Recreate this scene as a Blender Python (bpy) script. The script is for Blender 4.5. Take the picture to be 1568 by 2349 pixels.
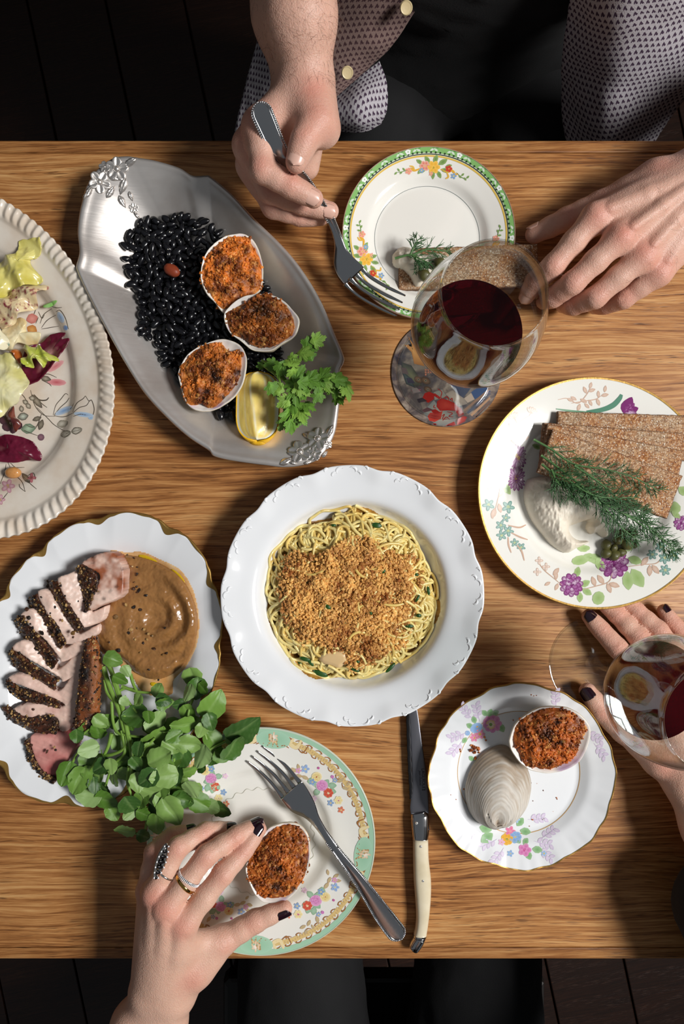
import bpy, math, random
import numpy as np
from mathutils import Vector, Matrix

for o in list(bpy.data.objects):
    bpy.data.objects.remove(o)
SC = bpy.context.scene
COLL = SC.collection

# ---------------------------------------------------------------- camera, world, light, exposure
# The table top is z = 0.  The camera hangs 0.65 m above it and looks straight down.
S, NX, NY, H = 2600.0, 775.0, 1240.0, 0.65
cam_d = bpy.data.cameras.new('camera')
cam = bpy.data.objects.new('camera', cam_d); COLL.objects.link(cam)
cam.location = (0, 0, H)
cam_d.sensor_fit = 'VERTICAL'
cam_d.sensor_height = 36.0
cam_d.sensor_width = 24.0
cam_d.lens = S * H / 2349.0 * 36.0
cam_d.shift_x = (784 - NX) / 2349.0
cam_d.shift_y = (NY - 1174.5) / 2349.0
cam_d.clip_start = 0.01
SC.camera = cam

world = bpy.data.worlds.new('world'); SC.world = world
world.use_nodes = True
bgn = world.node_tree.nodes['Background']
bgn.inputs[0].default_value = (0.86, 0.93, 1.0, 1)
bgn.inputs[1].default_value = 0.14

WIN = Vector((1.75, -0.16, 1.98))          # daylight comes in through the tall window on the right
ld = bpy.data.lights.new('window_daylight', 'AREA')
ld.shape = 'RECTANGLE'; ld.size = 0.66; ld.size_y = 0.62
ld.energy = 88.0; ld.color = (1.0, 0.985, 0.97)
lo = bpy.data.objects.new('window_daylight', ld); COLL.objects.link(lo)
lo.location = WIN
lo.rotation_euler = (Vector((0.05, 0.0, 0)) - WIN).to_track_quat('-Z', 'Y').to_euler()

SC.view_settings.view_transform = 'Standard'
SC.view_settings.look = 'None'
SC.view_settings.gamma = 1.0
SC.view_settings.use_curve_mapping = False
SC.view_settings.exposure = 0.0

# ---------------------------------------------------------------- helpers
def P(px, py, z=0.0):
    "world point at height z that stands where the photograph shows (px, py)"
    k = (H - z) / H
    return np.array([(px - NX) / S * k, (NY - py) / S * k, z])

def PL(pts, z=0.0):
    return np.array([P(p[0], p[1], p[2] if len(p) > 2 else z) for p in pts])

def lin(c):
    c = np.asarray(c, float) / 255.0
    return np.where(c <= 0.04045, c / 12.92, ((c + 0.055) / 1.055) ** 2.4)

def L4(c):
    r = lin(c); return (float(r[0]), float(r[1]), float(r[2]), 1.0)

def _hash(i, j, k, seed):
    with np.errstate(over='ignore'):
        n = (i.astype(np.uint32) * np.uint32(374761393) + j.astype(np.uint32) * np.uint32(668265263)
             + k.astype(np.uint32) * np.uint32(2246822519) + np.uint32((seed * 3266489917) & 0xffffffff))
        n = (n ^ (n >> np.uint32(13))) * np.uint32(1274126177)
        n = n ^ (n >> np.uint32(16))
    return n.astype(np.float64) / 2147483648.0 - 1.0

def vnoise(p, seed=0):
    p = np.asarray(p, float)
    b = np.floor(p).astype(np.int64); f = p - b; f = f * f * (3 - 2 * f)
    r = 0
    for dx in (0, 1):
        wx = f[:, 0] if dx else 1 - f[:, 0]
        for dy in (0, 1):
            wy = f[:, 1] if dy else 1 - f[:, 1]
            for dz in (0, 1):
                wz = f[:, 2] if dz else 1 - f[:, 2]
                r = r + wx * wy * wz * _hash(b[:, 0] + dx, b[:, 1] + dy, b[:, 2] + dz, seed)
    return r

def fbm(p, scale, octv=4, seed=0, gain=0.5):
    p = np.asarray(p, float) * scale
    a, s, t = 1.0, 0, 0
    for o in range(octv):
        s = s + a * vnoise(p, seed + o * 17); t += a; a *= gain; p = p * 2.03 + 11.7
    return s / t

WLOC = {}     # world location of parents
def _link(name, data, parent, loc):
    o = bpy.data.objects.new(name, data); COLL.objects.link(o)
    if parent is not None:
        o.parent = parent
        o.location = Vector(loc) - WLOC[parent]
    else:
        o.location = loc
    WLOC[o] = Vector(loc)
    return o

def tag(o, label=None, cat=None, group=None, kind=None):
    if label: o['label'] = label
    if cat: o['category'] = cat
    if group: o['group'] = group
    if kind: o['kind'] = kind
    return o

def thing(name, label, cat, loc, group=None, kind=None):
    o = _link(name, None, None, Vector(loc)); o.empty_display_size = 0.01
    return tag(o, label, cat, group, kind)

def mesh(name, V, F, mats, smooth=True, col=None, mi=None, colname='Col'):
    V = np.ascontiguousarray(V, dtype=np.float32)
    me = bpy.data.meshes.new(name)
    me.vertices.add(len(V)); me.vertices.foreach_set('co', V.ravel())
    if isinstance(F, np.ndarray):
        n = F.shape[1]; tot = F.size
        loops = F.astype(np.int32).ravel(); starts = np.arange(0, tot, n, dtype=np.int32)
        nf = len(F)
    else:
        lens = np.array([len(f) for f in F], dtype=np.int32)
        loops = np.array([i for f in F for i in f], dtype=np.int32)
        starts = np.concatenate([[0], np.cumsum(lens)[:-1]]).astype(np.int32)
        tot = len(loops); nf = len(F)
    me.loops.add(tot); me.loops.foreach_set('vertex_index', loops)
    me.polygons.add(nf); me.polygons.foreach_set('loop_start', starts)
    if not isinstance(mats, (list, tuple)): mats = [mats]
    for m in mats: me.materials.append(m)
    if mi is not None: me.polygons.foreach_set('material_index', np.asarray(mi, np.int32))
    me.update(calc_edges=True)
    me.polygons.foreach_set('use_smooth', np.full(nf, bool(smooth)))
    if col is not None:
        a = me.color_attributes.new(colname, 'FLOAT_COLOR', 'POINT')
        c = np.ones((len(V), 4), np.float32); c[:, :3] = col
        a.data.foreach_set('color', c.ravel())
    me.validate()
    return me

def obj(name, V, F, mats, parent=None, loc=None, smooth=True, col=None, mi=None, kind=None):
    "one mesh object from world-space vertices"
    V = np.asarray(V, float)
    if loc is None:
        loc = (float(V[:, 0].mean()), float(V[:, 1].mean()), float(V[:, 2].min()))
    me = mesh(name, V - np.array(loc), F, mats, smooth, col, mi)
    o = _link(name, me, parent, loc)
    if kind: o['kind'] = kind
    return o

def place(name, me, M, parent=None):
    "link shared mesh data with a world matrix (parents carry translation only)"
    o = bpy.data.objects.new(name, me); COLL.objects.link(o)
    M = Matrix(M)
    WLOC[o] = M.translation.copy()
    if parent is not None:
        o.parent = parent
        M = Matrix.Translation(-WLOC[parent]) @ M
    o.matrix_basis = M
    return o

def join(parts):
    "concatenate (V, F) or (V, F, col) lists"
    Vs, Fs, Cs, n = [], [], [], 0
    for p in parts:
        Vs.append(np.asarray(p[0], float))
        Fs.extend([tuple(int(i) + n for i in f) for f in p[1]])
        if len(p) > 2:
            c = np.asarray(p[2], float)
            if c.ndim == 1: c = np.tile(c, (len(p[0]), 1))
            Cs.append(c)
        n += len(p[0])
    V = np.vstack(Vs)
    return (V, Fs, np.vstack(Cs)) if Cs else (V, Fs)

def grid_faces(nu, nv, wrap_u=False, wrap_v=False):
    u = np.arange(nu if wrap_u else nu - 1); v = np.arange(nv if wrap_v else nv - 1)
    U, Vv = np.meshgrid(u, v, indexing='ij')
    a = U * nv + Vv; b = ((U + 1) % nu) * nv + Vv
    c = ((U + 1) % nu) * nv + (Vv + 1) % nv; d = U * nv + (Vv + 1) % nv
    return np.stack([a, b, c, d], -1).reshape(-1, 4)

def box(x0, x1, y0, y1, z0, z1):
    V = [(x0, y0, z0), (x1, y0, z0), (x1, y1, z0), (x0, y1, z0), (x0, y0, z1), (x1, y0, z1), (x1, y1, z1), (x0, y1, z1)]
    F = [(0, 3, 2, 1), (4, 5, 6, 7), (0, 1, 5, 4), (1, 2, 6, 5), (2, 3, 7, 6), (3, 0, 4, 7)]
    return np.array(V, float), F

def bbox_bev(x0, x1, y0, y1, z0, z1, b):
    "box with chamfered vertical and top edges"
    pts = [(x0 + b, y0), (x1 - b, y0), (x1, y0 + b), (x1, y1 - b), (x1 - b, y1), (x0 + b, y1), (x0, y1 - b), (x0, y0 + b)]
    cx, cy = (x0 + x1) / 2, (y0 + y1) / 2
    V, F = [], []
    rings = [(z0, 0), (z1 - b, 0), (z1 - b * 0.3, b * 0.3), (z1, b)]
    for z, ins in rings:
        for (x, y) in pts:
            V.append((x - math.copysign(ins, x - cx), y - math.copysign(ins, y - cy), z))
    n = 8
    for r in range(len(rings) - 1):
        for i in range(n):
            F.append((r * n + i, r * n + (i + 1) % n, (r + 1) * n + (i + 1) % n, (r + 1) * n + i))
    F.append(tuple(range((len(rings) - 1) * n, len(rings) * n))); F.append(tuple(range(n - 1, -1, -1)))
    return np.array(V, float), F

def spline(pts, n, closed=False):
    "Catmull-Rom through pts, n samples"
    p = np.asarray(pts, float); m = len(p)
    if closed:
        q = np.vstack([p[-1], p, p[0], p[1]]); seg = m
    else:
        q = np.vstack([2 * p[0] - p[1], p, 2 * p[-1] - p[-2]]); seg = m - 1
    t = np.linspace(0, seg, n, endpoint=not closed)
    i = np.minimum(t.astype(int), seg - 1); f = (t - i)[:, None]
    a, b, c, d = q[i], q[i + 1], q[i + 2], q[i + 3]
    return 0.5 * ((2 * b) + (-a + c) * f + (2 * a - 5 * b + 4 * c - d) * f ** 2 + (-a + 3 * b - 3 * c + d) * f ** 3)

def unit(v):
    v = np.asarray(v, float); n = np.linalg.norm(v, axis=-1, keepdims=True); return v / np.maximum(n, 1e-12)

def tube(C, R, ns=8, up=(0, 0, 1), flat=1.0, cap=True):
    "tube along C; radius R (scalar or array); flat scales the thickness along the second axis"
    C = np.asarray(C, float); n = len(C)
    R = np.broadcast_to(np.asarray(R, float), (n,))
    T = unit(np.gradient(C, axis=0))
    A = np.cross(T, np.broadcast_to(np.asarray(up, float), T.shape))
    bad = np.linalg.norm(A, axis=1) < 1e-6; A[bad] = (1, 0, 0)
    A = unit(A); B = np.cross(A, T)
    th = np.linspace(0, 2 * np.pi, ns, endpoint=False)
    V = C[:, None] + (np.cos(th)[None, :, None] * A[:, None] + np.sin(th)[None, :, None] * B[:, None] * flat) * R[:, None, None]
    V = V.reshape(-1, 3)
    F = [tuple(f) for f in grid_faces(n, ns, wrap_v=True)]
    if cap:
        F.append(tuple(range(ns - 1, -1, -1))); F.append(tuple(range((n - 1) * ns, n * ns)))
    return V, F

def loft(C, A, B, ha, hb, ns=16, pw=2.0, cap=True):
    "superellipse section: half width ha along A, half thickness hb along B"
    C = np.asarray(C, float); n = len(C)
    A = unit(np.broadcast_to(A, C.shape)); B = unit(np.broadcast_to(B, C.shape))
    ha = np.broadcast_to(ha, (n,)); hb = np.broadcast_to(hb, (n,))
    th = np.linspace(0, 2 * np.pi, ns, endpoint=False)
    ca = np.sign(np.cos(th)) * np.abs(np.cos(th)) ** (2 / pw); sa = np.sign(np.sin(th)) * np.abs(np.sin(th)) ** (2 / pw)
    V = C[:, None] + A[:, None] * (ha[:, None] * ca[None])[..., None] + B[:, None] * (hb[:, None] * sa[None])[..., None]
    F = [tuple(f) for f in grid_faces(n, ns, wrap_v=True)]
    if cap:
        F.append(tuple(range(ns - 1, -1, -1))); F.append(tuple(range((n - 1) * ns, n * ns)))
    return V.reshape(-1, 3), F

def ico(sub=1):
    t = (1 + 5 ** .5) / 2
    V = [(-1, t, 0), (1, t, 0), (-1, -t, 0), (1, -t, 0), (0, -1, t), (0, 1, t), (0, -1, -t), (0, 1, -t), (t, 0, -1), (t, 0, 1), (-t, 0, -1), (-t, 0, 1)]
    F = [(0, 11, 5), (0, 5, 1), (0, 1, 7), (0, 7, 10), (0, 10, 11), (1, 5, 9), (5, 11, 4), (11, 10, 2), (10, 7, 6), (7, 1, 8),
         (3, 9, 4), (3, 4, 2), (3, 2, 6), (3, 6, 8), (3, 8, 9), (4, 9, 5), (2, 4, 11), (6, 2, 10), (8, 6, 7), (9, 8, 1)]
    V = [tuple(unit(v)) for v in V]
    for _ in range(sub):
        mid = {}; G = []
        def m(a, b):
            k = (min(a, b), max(a, b))
            if k not in mid:
                mid[k] = len(V); V.append(tuple(unit((np.array(V[a]) + np.array(V[b])) / 2)))
            return mid[k]
        for a, b, c in F:
            ab, bc, ca = m(a, b), m(b, c), m(c, a)
            G += [(a, ab, ca), (b, bc, ab), (c, ca, bc), (ab, bc, ca)]
        F = G
    return np.array(V), np.array(F)

def scatter(base, pos, scale, rng, cols=None, jitter=0.25, aniso=0.35):
    "many small lumps in one (V, F, col): base=(V,F tri array)"
    bV, bF = base; n = len(pos); m = len(bV)
    q = rng.normal(size=(n, 4)); q /= np.linalg.norm(q, axis=1, keepdims=True)
    w, x, y, z = q.T
    R = np.stack([1 - 2 * (y * y + z * z), 2 * (x * y - z * w), 2 * (x * z + y * w), 2 * (x * y + z * w), 1 - 2 * (x * x + z * z), 2 * (y * z - x * w),
                  2 * (x * z - y * w), 2 * (y * z + x * w), 1 - 2 * (x * x + y * y)], -1).reshape(n, 3, 3)
    sc = np.asarray(scale, float).reshape(-1, 1, 1) * (1 + aniso * rng.uniform(-1, 1, (n, 1, 3)))
    Vv = bV[None] * sc * (1 + jitter * rng.uniform(-1, 1, (n, m, 1)))
    Vv = np.einsum('nij,nmj->nmi', R, Vv) + np.asarray(pos)[:, None]
    F = (bF[None] + (np.arange(n) * m)[:, None, None]).reshape(-1, 3)
    C = None if cols is None else np.repeat(np.asarray(cols), m, axis=0)
    return Vv.reshape(-1, 3), F, C

def inpoly(pts, poly):
    x, y = pts[:, 0], pts[:, 1]; r = np.zeros(len(pts), bool); n = len(poly)
    for i in range(n):
        x0, y0 = poly[i][:2]; x1, y1 = poly[(i + 1) % n][:2]
        c = ((y0 > y) != (y1 > y)) & (x < (x1 - x0) * (y - y0) / (y1 - y0 + 1e-15) + x0)
        r ^= c
    return r

def polydist(pts, poly):
    "distance to the outline"
    d = np.full(len(pts), 1e9); n = len(poly)
    for i in range(n):
        a = np.asarray(poly[i][:2], float); b = np.asarray(poly[(i + 1) % n][:2], float)
        ab = b - a; t = np.clip(((pts[:, :2] - a) @ ab) / (ab @ ab + 1e-18), 0, 1)
        d = np.minimum(d, np.linalg.norm(pts[:, :2] - a - t[:, None] * ab, axis=1))
    return d

def sstep(a, b, x):
    t = np.clip((x - a) / (b - a), 0, 1); return t * t * (3 - 2 * t)

# ---------------------------------------------------------------- materials
def N(nt, t, **kw):
    n = nt.nodes.new(t)
    for k, v in kw.items():
        setattr(n, k, v)
    return n

def new_mat(name):
    m = bpy.data.materials.new(name); m.use_nodes = True
    nt = m.node_tree; b = nt.nodes['Principled BSDF']
    return m, nt, b

def mixc(nt, fac, a, b, mode='MIX'):
    n = N(nt, 'ShaderNodeMix', data_type='RGBA', blend_type=mode)
    for s, v in ((n.inputs[0], fac), (n.inputs[6], a), (n.inputs[7], b)):
        if isinstance(v, bpy.types.NodeSocket): nt.links.new(v, s)
        else: s.default_value = v
    return n.outputs[2]

def ramp(nt, src, stops):
    r = N(nt, 'ShaderNodeValToRGB'); el = r.color_ramp.elements
    while len(el) < len(stops): el.new(0.5)
    for e, (p, c) in zip(el, stops):
        e.position = p; e.color = c if len(c) == 4 else (*c, 1)
    nt.links.new(src, r.inputs[0]); return r.outputs[0]

def noise(nt, vec, scale, detail=4, rough=0.55, dist=0.0):
    n = N(nt, 'ShaderNodeTexNoise')
    n.inputs['Scale'].default_value = scale; n.inputs['Detail'].default_value = detail
    n.inputs['Roughness'].default_value = rough; n.inputs['Distortion'].default_value = dist
    if vec is not None: nt.links.new(vec, n.inputs['Vector'])
    return n.outputs[0]

def mapping(nt, src, scale=(1, 1, 1), rot=(0, 0, 0), loc=(0, 0, 0)):
    m = N(nt, 'ShaderNodeMapping')
    m.inputs['Scale'].default_value = scale; m.inputs['Rotation'].default_value = rot; m.inputs['Location'].default_value = loc
    nt.links.new(src, m.inputs[0]); return m.outputs[0]

def math_(nt, op, a, b=0.0, clamp=False):
    n = N(nt, 'ShaderNodeMath', operation=op); n.use_clamp = clamp
    for s, v in zip(n.inputs, (a, b)):
        if isinstance(v, bpy.types.NodeSocket): nt.links.new(v, s)
        else: s.default_value = v
    return n.outputs[0]

def bumpn(nt, b, hgt, strength, dist=0.001):
    n = N(nt, 'ShaderNodeBump'); n.inputs['Strength'].default_value = strength; n.inputs['Distance'].default_value = dist
    nt.links.new(hgt, n.inputs['Height']); nt.links.new(n.outputs[0], b.inputs['Normal'])

def MAT(name, c=(200, 200, 200), rough=0.5, metal=0.0, attr=False, var=None, bump=None, coat=0.0, coat_rough=0.05,
        sss=0.0, sssr=(0.004, 0.002, 0.001), spec=0.5, trans=0.0, ior=1.45, sheen=0.0):
    """var=(scale, colour2, lo, hi): noise blend towards colour2; bump=(scale, strength, distance, detail)"""
    m, nt, b = new_mat(name)
    tc = N(nt, 'ShaderNodeTexCoord').outputs['Object']
    if attr:
        a = N(nt, 'ShaderNodeAttribute'); a.attribute_name = 'Col'; base = a.outputs['Color']
    else:
        base = L4(c)
    if var:
        f = ramp(nt, noise(nt, tc, var[0], 5), [(var[2], (0, 0, 0)), (var[3], (1, 1, 1))])
        base = mixc(nt, f, base, L4(var[1]))
    if isinstance(base, bpy.types.NodeSocket): nt.links.new(base, b.inputs['Base Color'])
    else: b.inputs['Base Color'].default_value = base
    b.inputs['Roughness'].default_value = rough; b.inputs['Metallic'].default_value = metal
    b.inputs['Coat Weight'].default_value = coat; b.inputs['Coat Roughness'].default_value = coat_rough
    b.inputs['Specular IOR Level'].default_value = spec
    b.inputs['Transmission Weight'].default_value = trans; b.inputs['IOR'].default_value = ior
    if sss:
        b.inputs['Subsurface Weight'].default_value = sss; b.inputs['Subsurface Radius'].default_value = sssr
        b.inputs['Subsurface Scale'].default_value = 1.0
    if sheen: b.inputs['Sheen Weight'].default_value = sheen
    if bump:
        bumpn(nt, b, noise(nt, tc, bump[0], bump[3] if len(bump) > 3 else 4), bump[1], bump[2])
    return m

def oak(name, tint=(1, 1, 1), seed=0.0, dark=False):
    m, nt, b = new_mat(name)
    tc = N(nt, 'ShaderNodeTexCoord').outputs['Object']
    warp = noise(nt, mapping(nt, tc, (2.2, 7, 1), loc=(seed, seed, 0)), 1.0, 3)
    cv = N(nt, 'ShaderNodeCombineXYZ')
    nt.links.new(math_(nt, 'MULTIPLY', warp, 0.045), cv.inputs[1])
    va = N(nt, 'ShaderNodeVectorMath', operation='ADD'); nt.links.new(tc, va.inputs[0]); nt.links.new(cv.outputs[0], va.inputs[1])
    v = va.outputs[0]
    broad = noise(nt, mapping(nt, v, (1.3, 16, 1), loc=(seed, 0, 0)), 1.0, 3, 0.5)
    mid = noise(nt, mapping(nt, v, (9, 260, 1), loc=(0, seed, 0)), 1.0, 5, 0.6)
    fine = noise(nt, mapping(nt, v, (26, 800, 1)), 1.0, 4, 0.65)
    pores = noise(nt, mapping(nt, v, (48, 900, 1), loc=(3, seed, 0)), 1.0, 2, 0.5)
    s = math_(nt, 'ADD', math_(nt, 'MULTIPLY', broad, 0.24), math_(nt, 'ADD', math_(nt, 'MULTIPLY', mid, 0.42), math_(nt, 'MULTIPLY', fine, 0.36)))
    t = lambda c: tuple(float(x) for x in np.r_[lin(c) * np.array(tint), 1])
    if dark:
        c = ramp(nt, s, [(0.36, t((20, 10, 6))), (0.55, t((40, 21, 12))), (0.75, t((60, 32, 18)))])
    else:
        c = ramp(nt, s, [(0.41, t((112, 68, 33))), (0.485, t((156, 103, 56))), (0.545, t((182, 129, 76))), (0.64, t((208, 162, 106)))])
    pf = ramp(nt, pores, [(0.33, (1, 1, 1)), (0.43, (0, 0, 0))])
    pm = noise(nt, mapping(nt, v, (6, 60, 1), loc=(9, seed, 2)), 1.0, 2)
    pf2 = math_(nt, 'MULTIPLY', pf, ramp(nt, pm, [(0.40, (0, 0, 0)), (0.60, (1, 1, 1))]))
    c = mixc(nt, math_(nt, 'MULTIPLY', pf2, 0.75), c, t((66, 38, 20)))
    nt.links.new(c, b.inputs['Base Color'])
    b.inputs['Roughness'].default_value = 0.42
    b.inputs['Specular IOR Level'].default_value = 0.32
    hh = math_(nt, 'SUBTRACT', math_(nt, 'MULTIPLY', fine, 0.6), math_(nt, 'MULTIPLY', pf2, 0.7))
    bumpn(nt, b, hh, 0.28, 0.0006)
    return m

def thin_glass(name, tint=(0.97, 0.985, 0.98), ior=1.5):
    m = bpy.data.materials.new(name); m.use_nodes = True; nt = m.node_tree
    for n in list(nt.nodes): nt.nodes.remove(n)
    out = N(nt, 'ShaderNodeOutputMaterial'); tr = N(nt, 'ShaderNodeBsdfTransparent'); gl = N(nt, 'ShaderNodeBsdfGlossy')
    tr.inputs[0].default_value = (*tint, 1); gl.inputs['Roughness'].default_value = 0.01
    lw = N(nt, 'ShaderNodeLayerWeight'); lw.inputs[0].default_value = .5          # Schlick reflectance of a thin pane
    fr = math_(nt, 'ADD', math_(nt, 'MULTIPLY', math_(nt, 'POWER', lw.outputs['Facing'], 4.2), .90), .060)
    mx = N(nt, 'ShaderNodeMixShader'); nt.links.new(fr, mx.inputs[0])
    nt.links.new(tr.outputs[0], mx.inputs[1]); nt.links.new(gl.outputs[0], mx.inputs[2]); nt.links.new(mx.outputs[0], out.inputs[0])
    return m

m_oak = oak('oak_veneer', seed=1.3)
m_oak_edge = oak('oak_edging', tint=(0.80, 0.76, 0.72), seed=7.7)
m_floor = oak('dark_floorboards', seed=4.0, dark=True)
m_china = MAT('white_china', (236, 238, 240), 0.12, coat=0.6, coat_rough=0.03)
m_cream = MAT('cream_china', (240, 238, 230), 0.12, coat=0.6, coat_rough=0.03)
m_print = MAT('printed_glaze', attr=True, rough=0.2, coat=0.5)
m_gold = MAT('gilding', (168, 132, 70), 0.42, 0.75, bump=(260, 0.25, 0.001))
m_silver = MAT('polished_silver', (216, 210, 204), 0.34, 0.86)
m_steel = MAT('cutlery_steel', (196, 195, 196), 0.14, 1.0, bump=(90, 0.04, 0.001))
m_glass = thin_glass('clear_glass')
m_plaster = MAT('dark_plaster', (70, 62, 56), 0.9, bump=(60, 0.2, 0.003))
m_frame = MAT('painted_window_frame', (120, 112, 100), 0.5)

# ---------------------------------------------------------------- the setting
FZ = -0.74
# floor boards, each board a part of the floor
fl = thing('floor', 'dark stained wooden floor boards beneath the table', 'floor', (0, 0, FZ), kind='structure')
del fl['category']
fb_me = None
rngF = random.Random(4)
ang = math.radians(12)
for i in range(-20, 14):
    w = 0.145
    V, F = bbox_bev(-w / 2 + 0.0015, w / 2 - 0.0015, -2.9, 3.1, -0.02, 0, 0.002)
    if fb_me is None: fb_me = mesh('floor_board', V, F, m_floor, smooth=False)
    M = Matrix.Rotation(ang, 4, 'Z') @ Matrix.Translation((i * w, rngF.uniform(-0.1, 0.1), 0)) @ Matrix.Rotation(0, 4, 'Z')
    M = Matrix.Translation((0, 0, FZ)) @ M
    place('floor_board', fb_me, M, fl)

# right wall with the tall window the daylight comes through
wx = 1.60
wl = thing('wall_right', 'dark plastered wall with a high window', 'wall', (wx, 0, FZ), kind='structure'); del wl['category']
WY0, WY1, WZ0, WZ1 = -0.60, 0.28, 1.30, 2.46
for (y0, y1, z0, z1) in ((-2.0, WY0, FZ, 3.0), (WY1, 2.0, FZ, 3.0), (WY0, WY1, FZ, WZ0), (WY0, WY1, WZ1, 3.0)):
    V, F = box(wx, wx + 0.12, y0, y1, z0, z1)
    obj('wall_panel', V, F, m_plaster, wl, smooth=False)
wn = thing('window_1', 'tall paned window in the right wall', 'window', (wx + 0.05, 0, WZ0), kind='structure'); del wn['category']
t = 0.04
for (y0, y1, z0, z1) in ((WY0, WY1, WZ0, WZ0 + t), (WY0, WY1, WZ1 - t, WZ1), (WY0, WY0 + t, WZ0 + t, WZ1 - t), (WY1 - t, WY1, WZ0 + t, WZ1 - t)):
    V, F = box(wx + 0.03, wx + 0.07, y0, y1, z0, z1); obj('window_frame', V, F, m_frame, wn, smooth=False)
ymid = (WY0 + WY1) / 2
V, F = box(wx + 0.035, wx + 0.06, ymid - 0.011, ymid + 0.011, WZ0 + t, WZ1 - t); obj('glazing_bar', V, F, m_frame, wn, smooth=False)
for k in (1, 2):
    zz = WZ0 + (WZ1 - WZ0) * k / 3
    V, F = box(wx + 0.036, wx + 0.059, WY0 + t, WY1 - t, zz - 0.010, zz + 0.010); obj('glazing_bar', V, F, m_frame, wn, smooth=False)

# the other walls of the dim room
for nm, lb, b in (('wall_back', 'dark plastered wall far behind the table', (-2.6, wx + .12, 2.5, 2.62, FZ, 1.9)), ('wall_left', 'dark plastered wall at the left', (-2.72, -2.6, -2.0, 2.62, FZ, 1.9))):
    V, F = box(*b); o = obj(nm, V, F, m_plaster, smooth=False); tag(o, lb, kind='structure')

# table: veneered top, a strip of edging along either long side, apron and legs
YT = P(0, 322)[1]; YB = P(0, 2200)[1]
YT1 = P(0, 350)[1]; YB1 = P(0, 2174)[1]
TX0, TX1 = -0.62, 0.72
tb = thing('table', 'long oak dining table with straight grain and narrow edging strips', 'table', (0.05, 0, FZ))
V, F = bbox_bev(TX0, TX1, YB1 + 0.0004, YT1 - 0.0004, -0.028, 0.0, 0.0008); obj('table_top', V, F, m_oak, tb, smooth=False)
V, F = bbox_bev(TX0, TX1, YT1, YT, -0.034, 0.0, 0.0012); obj('edging_strip', V, F, m_oak_edge, tb, smooth=False)
V, F = bbox_bev(TX0, TX1, YB, YB1, -0.034, 0.0, 0.0012); obj('edging_strip', V, F, m_oak_edge, tb, smooth=False)
V, F = box(TX0 + 0.05, TX1 - 0.05, YB + 0.05, YT - 0.05, -0.10, -0.028); obj('apron', V, F, m_oak_edge, tb, smooth=False)
for sx in (TX0 + 0.06, TX1 - 0.12):
    for sy in (YB + 0.06, YT - 0.12):
        V, F = bbox_bev(sx, sx + 0.06, sy, sy + 0.06, FZ, -0.10, 0.003); obj('leg', V, F, m_oak_edge, tb, smooth=False)
# ---------------------------------------------------------------- plates
# sub-floor so that no light leaks between the boards
V, F = box(-3, 1.6, -3, 3, FZ - 0.06, FZ - 0.021)
obj('sub_floor', V, F, m_plaster, fl, smooth=False)

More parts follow.
